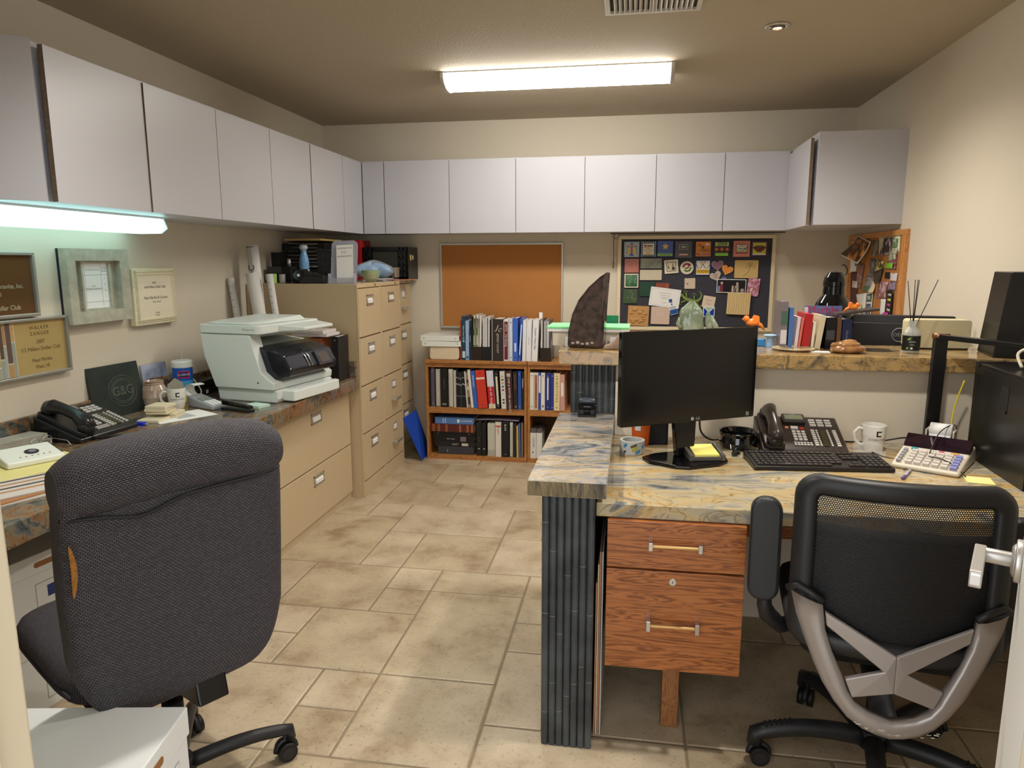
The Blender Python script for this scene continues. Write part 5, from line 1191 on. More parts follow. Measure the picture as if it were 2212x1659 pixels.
for i,h_ in enumerate((.298,.306,.31,.302,.314,.29)):
    c_=((216,216,214),(186,184,186),(226,226,224),(120,118,120),(220,220,222),(40,38,38))[i]
    book(xx,xx+.0095,ZT+.0035,h_,5.036,c_,['white brochure at the left of the black file','pale grey brochure in the black file','bright white brochure in the black file','mid-grey brochure in the black file','tall white brochure in the black file','near-black brochure at the right of the black file'][i],'brochure',kind='stack',group='brochures in the black file',depth=.168,lean=(1.2 if i<3 else .6))
    xx+=.0103
tb(1121,1134,.293,(230,230,228),'thin white binder left of the thick brown one',kind='stack')
tb(1136,1258,.302,(52,42,40),'thick dark brown volume with white script initials',txt='JEFFREY COURT',tsize=.020,tz=.42,tcol=(206,200,190),y=5.01)
b=MB(); b.text('J',.05,FACE_Y((X5(1136)+X5(1258))/2-.008,5.0085,ZT+.24),mat('ink_206',(206,200,190),.5),shear=.4); b.text('C',.035,FACE_Y((X5(1136)+X5(1258))/2+.012,5.0085,ZT+.222),mat('ink_206',(206,200,190),.5),shear=.4)
_o=b.build('spine_monogram'); _bk=[o for o in bpy.data.objects if o.get('label','').startswith('thick dark brown')][0]; _o.parent=_bk; _o.location=-_bk.location
tb(1262,1322,.298,(222,220,216),'white binder with a tall maroon spine label and white lettering',marks=((.03,.95,(110,30,48),.72),),txt='ARTO   Tile Setting',tsize=.020,tz=.62)
tb(1326,1368,.300,(206,216,232),'pale bluish-white binder right of the maroon-labelled one',kind='binder')
tb(1371,1430,.308,(60,104,200),'royal blue binder standing upright among white ones',kind='binder',marks=((.22,.42,(210,224,240),.35),))
tb(1434,1462,.305,(60,100,196),'royal blue binder leaning right against white binders',kind='binder',lean=3.5,marks=((.15,.86,(214,226,240),.45),))
tb(1480,1522,.294,(226,228,232),'white binder, first of three right of the blue ones',kind='book',lean=1.5)
tb(1526,1586,.294,(228,230,234),'white binder, second of three right of the blue ones',lean=1.2,txt='Sample Book',tcol=(150,150,156),tsize=.010,tz=.5)
tb(1590,1660,.296,(230,230,232),'white binder with handwritten spine, third of three',lean=2.2,txt='Counter / Price / Info',tcol=(70,70,74),tsize=.018,tz=.55)
magfile(X5(1692),X5(1818),'smoked clear magazine file at the right, holding grey catalogues',M_acr,0)
xx=X5(1700)
for i,(c_,h_) in enumerate((((206,204,200),.29),((70,66,66),.30),((180,178,180),.286),((150,150,152),.296),((200,198,200),.284),((90,88,90),.29))):
    book(xx,xx+.0105,ZT+.0035,h_,5.036,c_,['off-white catalogue in the right smoked file','charcoal catalogue in the right smoked file','light grey catalogue in the right smoked file','grey catalogue in the right smoked file','pale grey catalogue in the right smoked file','dark grey catalogue in the right smoked file'][i],'catalogue',kind='stack',group='catalogues in the right smoked file',depth=.168)
    xx+=.0112
t=thing('rolled_poster','short rolled chart standing behind the right magazine file','roll',(X5(1650),5.27,ZT)); b=MB(); b.cyl((0,0,0),(0,0,.335),.014,M_white,n=20); b.cyl((0,0,.335),(0,0,.336),.009,M_grey,n=16); b.build('roll',t)
# mosaic sample board and Leeds sign
t=thing('mosaic_sample_board','mosaic tile sample board leaning behind the granite bar end','sample board',(-.49,5.13,ZT),0,rot=(R(-6),0,0))
b=MB(); b.bx(0,.24,0,.008,0,.235,mat('mosaic_grout',(206,190,160),.7)); b.build('backing',t)
b=MB(); rnd=random.Random(11); ms=[mat('mosaic%d'%i,c_,.35) for i,c_ in enumerate(((176,150,122),(202,176,146),(150,132,112),(216,196,168)))]
for i in range(8):
    for j in range(8):
        x=.004+.0295*i; z=.004+.0288*j; b.bx(x,x+.0265,-.003,0,z,z+.0255,rnd.choice(ms))
o=b.build('mosaic_tiles',t); o['kind']='stuff'
t=thing('wooden_sign','small tan board sign with dark lettering behind the marble sculpture','sign',(-.37,5.28,.92)); b=MB(); b.bx(0,.16,-.012,0,0,.11,mat('sign_tan',(178,152,112),.6)); b.text('Leeds',.042,FACE_Y(.062,-.0125,.075),M_black); b.text('"70"',.038,FACE_Y(.058,-.0125,.035),M_black); b.build('sign_board',t)
# blue board leaning between file cabinet and bookcase
b=MB(); b.hexa([(-1.60,4.86,0),(-1.485,5.0,0),(-1.489,5.004,0),(-1.604,4.864,0),(-1.60,4.86,0),(-1.485,5.0,0),(-1.489,5.004,0),(-1.604,4.864,0)],M_black) if False else None
M_blue=mat('cobalt_plastic',(28,70,170),.3)
P0=(-1.495,4.93,0.002);P1=(-1.497,5.17,.002);P2=(-1.60,5.14,.36);P3=(-1.618,4.885,.325); P4=(-1.56,5.02,.365)
th=Vector((.004,.0,.001)); f=[Vector(p) for p in (P0,P1,P2,P4,P3)]
b.add(f+[v+th for v in f],[(0,1,2,3,4),(9,8,7,6,5)]+[(i,(i+5),(i+1)%5+5,(i+1)%5) for i in range(5)],M_blue); tag(b.build('blue_clipboard_panel'),'thin cobalt blue panel leaning between filing cabinet and bookcase','panel')
# ================================================================== DESK (z 0.76) AND BAR (z 1.10)
DZ=0.7605; BZ=1.1005
# ---- monitor
t=thing('computer_monitor','large black flat-screen monitor on the granite desk','monitor',(0.21,2.50,DZ),R(29))
W,H=0.54,0.322; z0=0.138
b=MB(); b.rbx(-W/2,W/2,-0.006,0.018,z0,z0+H,0.006,M_gloss,axis='y'); b.prism([(-.16,0),(.16,0),(.13,.2),(-.13,.2)],0,0.001,M_gloss,'z') if False else None
b.rbx(-W/2+.03,W/2-.03,0.018,0.04,z0+.03,z0+H-.03,0.03,M_blackm,axis='y'); b.build('housing',t,bevel=0.002)
b=MB(); b.bx(-W/2+.014,W/2-.014,-0.0075,-0.006,z0+.024,z0+H-.014,mat('screen_black',(12,11,13),0.16)); b.build('screen',t)
b=MB(); b.cyl((0.012,-0.0062,z0+.011),(0.012,-0.0072,z0+.011),.006,mat('logo_grey',(170,170,172),.4),n=18); b.text('LG',.013,FACE_Y(0.034,-.0075,z0+.011),mat('logo_grey',(170,170,172),.4)); b.text('G',.008,FACE_Y(.012,-.0078,z0+.011),M_black)
b.rbx(W/2-.035,W/2-.022,-.0072,-.006,z0+.006,z0+.02,.002,M_grey,axis='y'); b.build('logo',t)
b=MB(); b.hexa([(-.035,.005,.012),(.035,.005,.012),(.028,.045,.012),(-.028,.045,.012),(-.05,.02,z0+.05),(.05,.02,z0+.05),(.045,.05,z0+.05),(-.045,.05,z0+.05)],M_gloss); b.build('stand_neck',t,bevel=.006)
b=MB(); b.prism([(-.145,.06),(-.15,.0),(-.10,-.085),(-.06,-.11),(.06,-.11),(.11,-.085),(.155,.0),(.145,.06),(.08,.085),(-.08,.085)],0,.012,M_gloss,'z'); b.build('stand_base',t,bevel=.004,seg=3)
# sticky note holder on the base
t=thing('note_holder','grey sticky-note holder with a yellow pad, on the monitor base','note holder',(0.265,2.50,DZ+.0125),R(12))
b=MB(); m=mat('holder_grey',(88,84,80),.4); b.hexa([(-.055,-.05,0),(.055,-.05,0),(.055,.055,0),(-.055,.055,0),(-.055,-.05,.014),(.055,-.05,.014),(.055,.055,.03),(-.055,.055,.03)],m); b.hexa([(-.062,-.055,0),(-.050,-.055,0),(-.050,.06,0),(-.062,.06,0),(-.062,-.055,.022),(-.050,-.055,.022),(-.050,.06,.038),(-.062,.06,.038)],m); b.hexa([(.050,-.055,0),(.062,-.055,0),(.062,.06,0),(.050,.06,0),(.050,-.055,.022),(.062,-.055,.022),(.062,.06,.038),(.050,.06,.038)],m); b.build('tray',t,bevel=.002)
b=MB(); b.hexa([(-.042,-.048,.015),(.042,-.048,.015),(.042,.045,.029),(-.042,.045,.029),(-.042,-.048,.022),(.042,-.048,.022),(.042,.045,.036),(-.042,.045,.036)],mat('sticky_yellow',(232,224,120),.7)); b.build('note_pad',t)
# tape roll, orange cup, bowl
t=thing('packing_tape_roll','big roll of clear packing tape on the desk by the ledge','tape roll',(0.020,2.575,DZ))
b=MB(); b.lathe([(.036,0),(.045,0),(.045,.048),(.036,.048),(.036,0)],mat('tape_clear',(206,212,210),.25),n=44); b.build('tape',t,)
b=MB(); 
for (a,z,w_,h_,c_) in ((-2.15,.034,.30,.012,(70,140,200)),(-1.45,.034,.5,.010,(90,90,40)),(-1.35,.022,.45,.012,(190,190,60)),(-1.1,.012,.4,.012,(80,150,210)),(-2.2,.01,.2,.008,(60,60,60)),(-.5,.03,.4,.012,(80,150,210))):
    b.grid(lambda u,v:(.0456*math.cos(a+w_*(u-.5)),.0456*math.sin(a+w_*(u-.5)),z+h_*(v-.5)+(u-.5)*.008),6,1,mat('tl%d'%c_[0],c_,.4))
b.build('printed_label',t)
t=thing('orange_cup','orange paper cup behind the tape roll','cup',(0.052,2.70,DZ)); b=MB(); b.lathe([(.0,.002),(.031,0),(.034,.05),(.037,.085),(.035,.085),(.031,.01)],mat('orange_card',(228,106,34),.5),n=32); b.build('cup_body',t)
b=MB(); b.grid(lambda u,v:(.0375*math.cos(-2.2+.6*u),.0375*math.sin(-2.2+.6*u),.06+.02*v),4,1,M_white); b.build('white_label',t)
t=thing('loudspeaker','small black loudspeaker behind the monitor stand','speaker',(0.11,2.74,DZ)); b=MB(); b.rbx(-.045,.045,-.04,.04,0,.09,.01,M_blackm); b.build('speaker_body',t,bevel=.003)
t=thing('ceramic_bowl','shiny black ceramic bowl with a shell button inside','bowl',(0.415,2.72,DZ))
b=MB(); b.lathe([(0,.003),(.045,0),(.066,.004),(.072,.022),(.068,.045),(.074,.058),(.073,.062),(.069,.060),(.063,.045),(.064,.02),(.05,.010),(0,.009)],mat('black_glaze',(14,14,18),.05,coat=1),n=44); b.build('bowl_body',t)
b=MB(); b.ball((.012,-.01,.018),(.014,.010,.008),mat('pebble',(150,140,150),.3),14,8); b.build('pebble',t)

def phone(loc,rz,label,body,dispcol):
    t=thing('desk_phone',label,'telephone',loc,rz)
    bm_=body; W=.30; D=.215; s_=.085/D   # slope
    b=MB(); b.hexa([(0,0,0),(W,0,0),(W,D,0),(0,D,0),(0,0,.018),(W,0,.018),(W,D,.018+.08),(0,D,.098)],bm_); b.build('phone_body',t,bevel=.006,seg=3)
    T=TM((0,0,.0188),(math.atan2(.08,D),0,0))
    # cradle and handset
    b=MB(); b.T=T; b.rbx(.008,.082,.0,D*1.06,0,.018,.02,bm_); b.build('cradle',t,bevel=.004)
    b=MB(); b.T=T; pth=[(.045,.010,.030),(.045,.03,.046),(.045,.08,.060),(.045,.14,.060),(.045,.19,.048),(.045,.215,.034)]
    b.tube(pth,[.030,.031,.022,.022,.031,.029],bm_,n=16,flat=.75)
    b.ball((.045,.022,.030),(.031,.030,.022),bm_,18,12); b.ball((.045,.200,.032),(.031,.030,.022),bm_,18,12); b.build('handset',t)
    b=MB(); b.T=T; b.rbx(.098,.180,.165,.222,.0,.016,.006,bm_); b.build('display_housing',t,bevel=.003)
    b=MB(); b.T=T; b.bx(.106,.172,.180,.212,.016,.0172,M_grey); b.bx(.110,.168,.184,.208,.0172,.018,mat('lcd%s'%label[:5],dispcol,.2)); b.text('Norstar',.006,TM((.139,.216,.0165)),M_whitep); b.build('display',t)
    K=mat('key_grey',(190,186,180),.45); n_=0
    def key(x,y,w_,h_,m=K,nm='key'):
        b=MB(); b.T=T; b.bx(x,x+w_,y,y+h_,-.001,.0045,m); return b
    kk=MB(); kk.T=T
    for r_ in range(4):
        for c in range(3): kk.bx(.122+c*.0165,.122+c*.0165+.0125,.060+r_*.017,.060+r_*.017+.0115,-.001,.005,K)
    o=kk.build('dial_keys',t); o['kind']='stuff'
    kk=MB(); kk.T=T; kk.bx(.122,.148,.134,.152,-.001,.005,K); kk.bx(.102,.114,.140,.148,-.001,.0045,mat('key_orange',(230,150,110),.4)); kk.bx(.153,.169,.136,.144,-.001,.0045,mat('key_red',(200,60,40),.4)); kk.build('function_keys',t)
    kk=MB(); kk.T=T
    for c,x in enumerate((.190,.208,.246,.266)):
        for r_ in range(8 if x!=.2 else 8): kk.bx(x,x+(.013 if c in (0,3) else .006),.03+r_*.0135,.03+r_*.0135+.0085,-.001,.0042,K)
    for r_ in range(3):
        for c in range(3): kk.bx(.195+c*.028,.195+c*.028+.022,.160+r_*.017,.160+r_*.017+.010,-.001,.004,K)
    for c in range(6): kk.bx(.118+c*.011,.118+c*.011+.008,.030,.036,-.001,.004,K); kk.bx(.118+c*.011,.118+c*.011+.008,.042,.048,-.001,.004,K)
    o=kk.build('memory_keys',t); o['kind']='stuff'
    b=MB(); b.T=T; b.bx(.221,.240,.03,.135,0,.002,mat('lcd_dark',(60,58,40),.15)); b.build('side_display',t)
    return t
M_ph1=mat('phone_brown_black',(50,42,38),.3); M_ph2=mat('phone_charcoal',(32,33,36),.25)
phone((0.486,2.625,DZ),R(0),'brown-black desk phone with rows of white keys beside the keyboard',M_ph1,(120,128,96))
def coil(name,label,path,r=.006,turns=9,wr=.0022,m=None):
    # helix along a polyline
    P=[Vector(p) for p in path]; pts=[]; L=0; segs=[]
    for a,c in zip(P[:-1],P[1:]): segs.append((a,c,(c-a).length)); L+=(c-a).length
    n=int(L/.0065)*8; d=0
    for i in range(n+1):
        s_=L*i/n; q=s_
        for (a,c,l) in segs:
            if q<=l or (a,c,l)==segs[-1]: break
            q-=l
        dr=(c-a).normalized(); u=dr.orthogonal().normalized(); v=dr.cross(u); an=2*PI*i/8
        pts.append(a+dr*q+(u*math.cos(an)+v*math.sin(an))*r)
    b=MB(); b.tube(pts,wr,m or M_black,n=5); return tag(b.build(name),label,'cord')
coil('coiled_cord','black coiled phone cord bunched in front of the shiny bowl',[(.56,2.63,DZ+.02),(.50,2.625,DZ+.009),(.45,2.63,DZ+.009),(.42,2.645,DZ+.022),(.395,2.63,DZ+.012),(.385,2.60,DZ+.009),(.40,2.585,DZ+.012),(.375,2.572,DZ+.009)])
# keyboard
t=thing('keyboard','long black computer keyboard on the desk edge','keyboard',(.425,2.405,DZ),R(5))
M_kb=mat('kb_black',(34,31,30),.35); M_key=mat('key_black',(44,40,39),.3)
b=MB(); b.hexa([(0,0,0),(.455,0,0),(.455,.165,0),(0,.165,0),(0,0,.014),(.455,0,.014),(.455,.165,.026),(0,.165,.026)],M_kb); b.build('kb_body',t,bevel=.004)
b=MB(); kk=[]
T=TM((0,0,.0142),(math.atan2(.012,.165),0,0)); b.T=T; lg=mat('key_legend',(150,150,150),.5)
for r_ in range(6):
    y=.012+r_*.0225+(.006 if r_==5 else 0)
    x=.012
    widths=[.016]*15 if r_ not in (0,) else [.02,.016,.02,.095,.02,.016,.016,.02]
    for q,w_ in enumerate(widths):
        if x+w_>.302: w_=.302-x
        if w_<=.004: break
        b.bx(x,x+w_,y,y+.0165,0,.005,M_key); b.bx(x+w_*.3,x+w_*.5,y+.010,y+.0125,.005,.0052,lg); x+=w_+.003
    for c in range(3):
        if r_ in (0,3,4,5) or (r_==1 and c==1): xx=.312+c*.0185; b.bx(xx,xx+.0155,y,y+.0165,0,.005,M_key)
    if r_<5:
        for c in range(4): xx=.373+c*.0185; b.bx(xx,xx+.0155,y,y+.0165,0,.005,M_key); b.bx(xx+.005,xx+.009,y+.010,y+.0125,.005,.0052,lg)
o=b.build('keys',t); o['kind']='stuff'
# mug maker
def mug(loc,rz,label,cat='mug'):
    t=thing('mug',label,cat,loc,rz,None)
    m=mat('mug_white',(232,230,222),.15,coat=.5)
    b=MB(); b.lathe([(0,.002),(.026,0),(.030,.004),(.037,.03),(.0415,.065),(.0425,.10),(.0405,.101),(.039,.066),(.034,.03),(.024,.009),(0,.008)],m,n=44); b.build('mug_body',t)
    b=MB(); b.tube([(-.038,0,.082),(-.055,0,.088),(-.070,0,.072),(-.068,0,.045),(-.052,0,.027),(-.034,0,.022)],[.006,.0055,.005,.005,.0055,.006],m,n=10,flat=1.3); b.build('mug_handle',t)
    # wrapped mark
    b=MB(); mk=mat('mug_ink',(20,20,24),.4)
    def wrap(x0,x1,z0,z1):
        rr=lambda z:.0372+(z-.03)*(.0043/.035)+.0004 if z<.065 else .0415+(z-.065)*(.001/.035)+.0004
        b.grid(lambda u,v:(rr(z0+(z1-z0)*v)*math.sin((x0+(x1-x0)*u)/.042),-rr(z0+(z1-z0)*v)*math.cos((x0+(x1-x0)*u)/.042),z0+(z1-z0)*v),4,2,mk)
    wrap(-.009,.009,.078,.083); wrap(-.009,-.0035,.062,.083); wrap(-.009,.009,.062,.067)
    # lettering bent round the mug
    c=bpy.data.curves.new('tmp','FONT'); c.body='COSENTINO'; c.size=.0105; c.align_x='CENTER'; c.align_y='CENTER'; c.space_character=1.15
    o=bpy.data.objects.new('tmp',c); me=bpy.data.meshes.new_from_object(o); vs=[]
    for v in me.vertices: a=v.co.x/.040; z=.050+v.co.y; r_=.0397+(z-.05)*.12+.0005; vs.append((r_*math.sin(a),-r_*math.cos(a),z))
    b.add(vs,[tuple(p.vertices) for p in me.polygons],mk); bpy.data.objects.remove(o); bpy.data.curves.remove(c); bpy.data.meshes.remove(me)
    b.build('mug_lettering',t); return t
mug((.893,2.73,DZ),R(8),'white mug with a small black logo, on the right desk between phone and calculator')
# card holder
t=thing('card_holder','low clear acrylic card holder in front of the right-hand mug','card holder',(.862,2.665,DZ),R(-3))
b=MB(); b.bx(-.05,.05,-.02,.022,0,.003,M_clear); b.bx(-.05,.05,-.022,-.019,0,.022,M_clear); b.bx(-.05,.05,.019,.022,0,.04,M_clear); b.build('holder',t,bevel=.001)
# printing calculator
t=thing('printing_calculator','off-white printing calculator with a paper roll and dark display','calculator',(.885,2.515,DZ),R(-31))
M_calc=mat('calc_ivory',(212,204,188),.45)
b=MB(); b.hexa([(0,0,0),(.20,0,0),(.21,.27,0),(-.01,.27,0),(0,0,.016),(.20,0,.016),(.205,.27,.055),(-.005,.27,.055)],M_calc); b.build('calc_body',t,bevel=.008,seg=3)
b=MB(); T=TM((0,0,.0168),(math.atan2(.039,.27),0,0)); b.T=T; b.hexa([(.0,.175,0),(.202,.175,0),(.203,.24,0),(-.001,.24,0),(.0,.185,.012),(.202,.185,.012),(.203,.24,.028),(-.001,.24,.028)],mat('display_wine',(34,20,30),.06)); b.text('CANON',.006,TM((.155,.222,.0225),(.2,0,0)),M_whitep); b.build('display',t,bevel=.002)
b=MB(); b.T=T; k1=mat('calc_key',(206,200,192),.4); k2=mat('calc_key_grey',(150,152,156),.4); k3=mat('calc_key_blue',(136,140,196),.4)
for r_ in range(5):
    for c in range(7):
        m_=k2 if c==0 else (k3 if c==6 else k1); w_=.012 if c in (0,) else .019
        x=.012+c*.0262; b.bx(x,x+w_,.015+r_*.026,.015+r_*.026+.017,0,.009,m_)
b.bx(.03,.05,.150,.158,0,.006,mat('key_teal',(60,170,180),.4)); b.bx(.115,.13,.148,.158,0,.006,mat('key_rose',(206,90,110),.4)); b.bx(.15,.175,.148,.158,0,.006,mat('key_amber',(222,170,90),.4))
o=b.build('calc_keys',t); o['kind']='stuff'
b=MB(); b.cyl((.06,.285,.088),(.13,.285,.088),.028,M_white,n=36); b.cyl((.055,.285,.088),(.135,.285,.088),.006,M_whitep,n=12); b.grid(lambda u,v:(.062+.066*u,.260-.035*v,.082-.025*v**.5),2,6,M_white); b.build('paper_roll',t)
b=MB(); b.bx(.05,.055,.25,.31,.04,.095,M_calc); b.bx(.135,.14,.25,.31,.04,.095,M_calc); b.bx(.045,.145,.245,.27,.03,.05,M_calc); b.build('roll_arm',t,bevel=.001)
# desk LED lamp
t=thing('led_desk_lamp','slim square-armed black LED desk lamp folded over, next to the computer tower','lamp',(1.105,2.805,DZ),0)
M_lm=mat('lamp_black_metal',(20,19,20),.3)
b=MB(); b.rbx(-.04,.13,-.012,.055,0,.016,.02,M_lm); b.build('base',t,bevel=.003)
b=MB(); b.hexa([(-.014,-.010,.012),(.032,-.010,.012),(.032,.010,.012),(-.014,.010,.012),(-.010,-.010,.415),(.036,-.010,.415),(.036,.010,.415),(-.010,.010,.415)],M_lm); b.build('upright_arm',t,bevel=.002)
b=MB(); a=Vector((.012,-.0,.418)); c=Vector((.235,-.20,.405)); d=(c-a); n_=Vector((.65,.76,0))*.020; up=Vector((0,0,.009))
b.hexa([a-n_-up,a+n_-up,c+n_-up,c-n_-up,a-n_+up,a+n_+up,c+n_+up,c-n_+up],M_lm); b.build('lamp_head',t,bevel=.002)
b=MB(); b.cyl((-.014,0,.42),(.042,0,.42),.010,mat('copper_hinge',(150,100,76),.3,metal=.8),n=20); b.build('hinge',t)
# computer tower
t=thing('computer_tower','black computer tower standing on the right of the desk','computer',(1.190,2.30,DZ),R(-3))
M_tw=mat('tower_black',(26,25,25),.28)
b=MB(); b.bx(0,.19,0,.42,.006,.338,M_tw); b.build('case',t,bevel=.003)
b=MB(); b.bx(-.003,0,.0,.42,.0,.325,M_tw); b.build('side_panel',t,bevel=.0015)
b=MB(); b.bx(-.0042,-.003,.155,.205,.215,.29,M_blackm); b.rbx(-.0065,-.003,.16,.20,.205,.215,.002,M_tw); b.build('latch',t)
b=MB(); b.bx(-.004,.194,.405,.425,.0,.342,M_tw); b.build('rear_rim',t,bevel=.002)
t=thing('inkjet_printer','tall black machine behind the computer tower at the right edge','printer',(1.345,2.60,BZ-.34+.0),0) if False else None
# tall black cabinet-like unit (upright speaker/PC) on the bar
t=thing('computer_case','upright black computer case on the bar end at the right edge','computer',(1.315,2.845,BZ),R(-10))
b=MB(); b.hexa([(0,0,0),(.14,-.02,0),(.14,.21,0),(0,.21,0),(.03,0,.31),(.17,-.02,.31),(.17,.21,.31),(.03,.21,.31)],M_tw); b.build('case',t,bevel=.004)
b=MB(); b.hexa([(.075,-.0125,.02),(.14,-.0225,.02),(.14,-.01,.02),(.075,-.01,.02),(.10,-.0125,.29),(.165,-.0225,.29),(.165,-.01,.29),(.10,-.01,.29)],M_blackm); b.build('rear_panel',t)
b=MB(); b.bx(.1,.13,-.024,-.018,.14,.21,mat('yellow_sticker',(214,180,50),.5)); b.build('sticker',t)
def cable(name,label,path,r,m,cat='cable',sub=6):
    P=[Vector(p) for p in path]; out=[]
    for i in range(len(P)-1):
        p0=P[max(i-1,0)];p1=P[i];p2=P[i+1];p3=P[min(i+2,len(P)-1)]
        for k in range(sub):
            u=k/sub; out.append(0.5*((2*p1)+(-p0+p2)*u+(2*p0-5*p1+4*p2-p3)*u*u+(-p0+3*p1-3*p2+p3)*u**3))
    out.append(P[-1]); b=MB(); b.tube(out,r,m,n=8); return tag(b.build(name),label,cat)
M_cb=mat('cable_black',(20,20,20),.4); M_ye=mat('cable_yellow',(226,210,60),.4); M_iv=mat('cable_ivory',(206,200,180),.4)
cable('video_cable','thick black cable sagging behind the monitor towards the bowl',[(.26,2.62,.90),(.27,2.66,.83),(.31,2.72,.785),(.37,2.80,.7665),(.50,2.85,.7665)],.0035,M_cb)
cable('network_cable','yellow network cable hanging beside the computer tower',[(1.21,2.80,1.02),(1.19,2.81,.92),(1.175,2.79,.83),(1.15,2.75,.765),(1.19,2.74,.764)],.003,M_ye)
cable('power_cable','black cable running along the wall behind the mug',[(.80,2.845,.765),(.93,2.85,.7655),(1.05,2.84,.79),(1.12,2.85,.7655),(1.20,2.86,.7655)],.003,M_cb)
cable('calculator_cord','thin dark cord looping over the calculator keys',[(1.20,2.80,.80),(1.16,2.72,.87),(1.08,2.64,.86),(1.02,2.56,.80),(1.01,2.53,.798),(1.03,2.51,.80),(1.06,2.47,.79),(1.08,2.42,.765)],.0018,M_cb)
cable('ivory_cable','ivory cable arching out of the top of the computer tower',[(1.27,2.55,1.105),(1.27,2.58,1.15),(1.32,2.55,1.175),(1.38,2.5,1.15),(1.40,2.48,1.10)],.005,M_iv)
cable('mouse_cord','black cord trailing off the right end of the keyboard',[(.85,2.60,.79),(.90,2.62,.768),(.95,2.60,.7645),(.96,2.55,.764),(.93,2.50,.7645),(.91,2.47,.766)],.0016,M_cb)
b=MB(); b.bx(-.038,.038,-.038,.038,0,.003,mat('sticky_pale',(232,226,150),.7)); tag(b.build('sticky_note',loc=(1.108,2.395,DZ),rot=(0,0,R(-12))),'single pale yellow sticky note on the desk by the tower','note')
t=thing('ballpoint_pen','clear and purple ballpoint pen lying right of the keyboard','pen',(.905,2.425,DZ+.005),R(60)); b=MB(); b.cyl((-.05,0,0),(.05,0,0),.0045,mat('pen_clear',(190,180,200),.2),n=12); b.cyl((.05,0,0),(.062,0,0),.0045,M_grey,r1=.001,n=12); b.build('barrel',t); b=MB(); b.cyl((-.065,0,0),(-.03,0,0),.0052,mat('pen_purple',(110,90,150),.3),n=12); b.build('cap',t)
b=MB(); b.prism([(-.055,-.01),(.055,-.012),(.05,.01),(-.052,.012)],0,.215,mat('whitewashed_wood',(222,214,198),.7,noise=(20,.4,(206,196,178))),'z'); tag(b.build('wooden_slab',loc=(.005,2.845,DZ),rot=(R(-3),0,0)),'whitewashed wooden slab leaning behind the monitor','slab')
t=thing('hole_punch','stubby black hole punch standing on the granite ledge','hole punch',(-.160,2.812,.8405),R(2))
b=MB(); b.rbx(-.036,.036,-.03,.03,0,.008,.006,M_black); b.build('base',t,bevel=.002)
b=MB(); b.bx(-.030,-.012,-.02,.02,.008,.04,M_black); b.bx(.012,.030,-.02,.02,.008,.04,M_black); b.build('bracket',t,bevel=.002)
b=MB(); b.cyl((-.036,-.014,.040),(.036,-.014,.040),.013,M_gloss,n=20); b.build('lever_bar',t,bevel=.002)
b=MB(); b.cyl((-.031,.002,.060),(.031,.002,.060),.014,mat('grip_blue_grey',(70,78,90),.25),n=20); b.build('grip',t,bevel=.002)
# folders in the gap beside the pedestal
for k,(x,h_,y1,c_,l) in enumerate(((-.080,.50,2.55,(206,150,110),'orange-brown card folder, leftmost in the gap under the desk'),(-.0745,.56,2.60,(226,206,176),'cream card folder in the gap under the desk'),(-.069,.60,2.62,(196,140,100),'tan card folder in the gap under the desk'),(-.063,.60,2.66,(190,190,190),'grey plastic sleeve beside the drawer pedestal'))):
    b=MB(); b.bx(0,.004,0,y1-2.0,0,h_,mat('folder%d'%c_[2],c_,.7)); tag(b.build('document_folder',loc=(x,2.02,0)),l,'folder','folders standing in the gap under the desk')

# ---- on the bar
M_marb=mat('brown_marble',(44,36,36),.12,noise=(30,.2,(74,58,54)),coat=.6)
t=thing('marble_sculpture','tall fin-shaped polished dark brown marble sculpture on the bar','sculpture',(-.170,2.945,BZ),R(-8))
b=MB(); pr_=[(-.080,0),(.070,0),(.074,.15),(.084,.312),(.050,.290),(.006,.250),(-.036,.196),(-.062,.138),(-.077,.07)]
b.prism(pr_,-.035,.035,M_marb,'y'); b.build('fin',t,bevel=.012,seg=3)
b=MB(); cr=mat('white_fossil',(176,164,152),.3)
for i in range(5): b.ball((-.055+.020*i,-.034,.020+.003*math.sin(i*2)),(.0085,.0022,.0045+.002*(i%2)),cr,10,6)
b.build('fossil_inclusions',t)
t=thing('stone_fragment','small beige weathered stone fragment beside the marble sculpture','stone',(-.066,2.90,BZ)); b=MB()
b.prism([(-.038,0),(.034,0),(.036,.012),(.028,.05),(.020,.058),(.012,.04),(-.01,.022),(-.034,.014)],-.02,.02,mat('weathered_stone',(176,154,132),.7,noise=(30,.5,(120,96,80))),'y'); b.build('fragment',t,bevel=.005,seg=2)
t=thing('green_file_stack','stack of bright green folders and papers behind the marble sculpture','folder',(-.175,3.08,BZ+.07)) if False else None
b=MB(); b.bx(-.15,.17,-.10,.09,0,.06,mat('paperstack',(206,196,176),.8)); 
tag(b.build('paper_stack',loc=(-.17,3.09,BZ),bevel=.001),'low stack of cream papers under the bright green folder','papers')
b=MB(); b.bx(-.175,.165,-.11,.09,0,.012,M_white); b.bx(-.178,.165,-.112,.09,.012,.020,mat('mint_green',(130,226,150),.6)); tag(b.build('green_folder',loc=(-.165,3.09,BZ+.061),rot=(0,0,R(-1))),'bright mint green folder on the paper stack','folder')
for x,l in ((-.235,'white card leaning left of the marble sculpture'),(-.05,'white card leaning right of the marble sculpture')):
    b=MB(); b.bx(-.03,.03,0,.002,0,.042,M_white); tag(b.build('index_card',loc=(x,2.968,BZ),rot=(R(-6),0,0)),l,'card','white cards by the sculpture')
b=MB(); b.bx(-.05,.05,0,.004,0,.115,mat('dark_green_card',(20,120,86),.6)); tag(b.build('green_binder_card',loc=(-.10,3.188,BZ),rot=(R(-4),0,0)),'dark green card standing at the back of the bar','card')
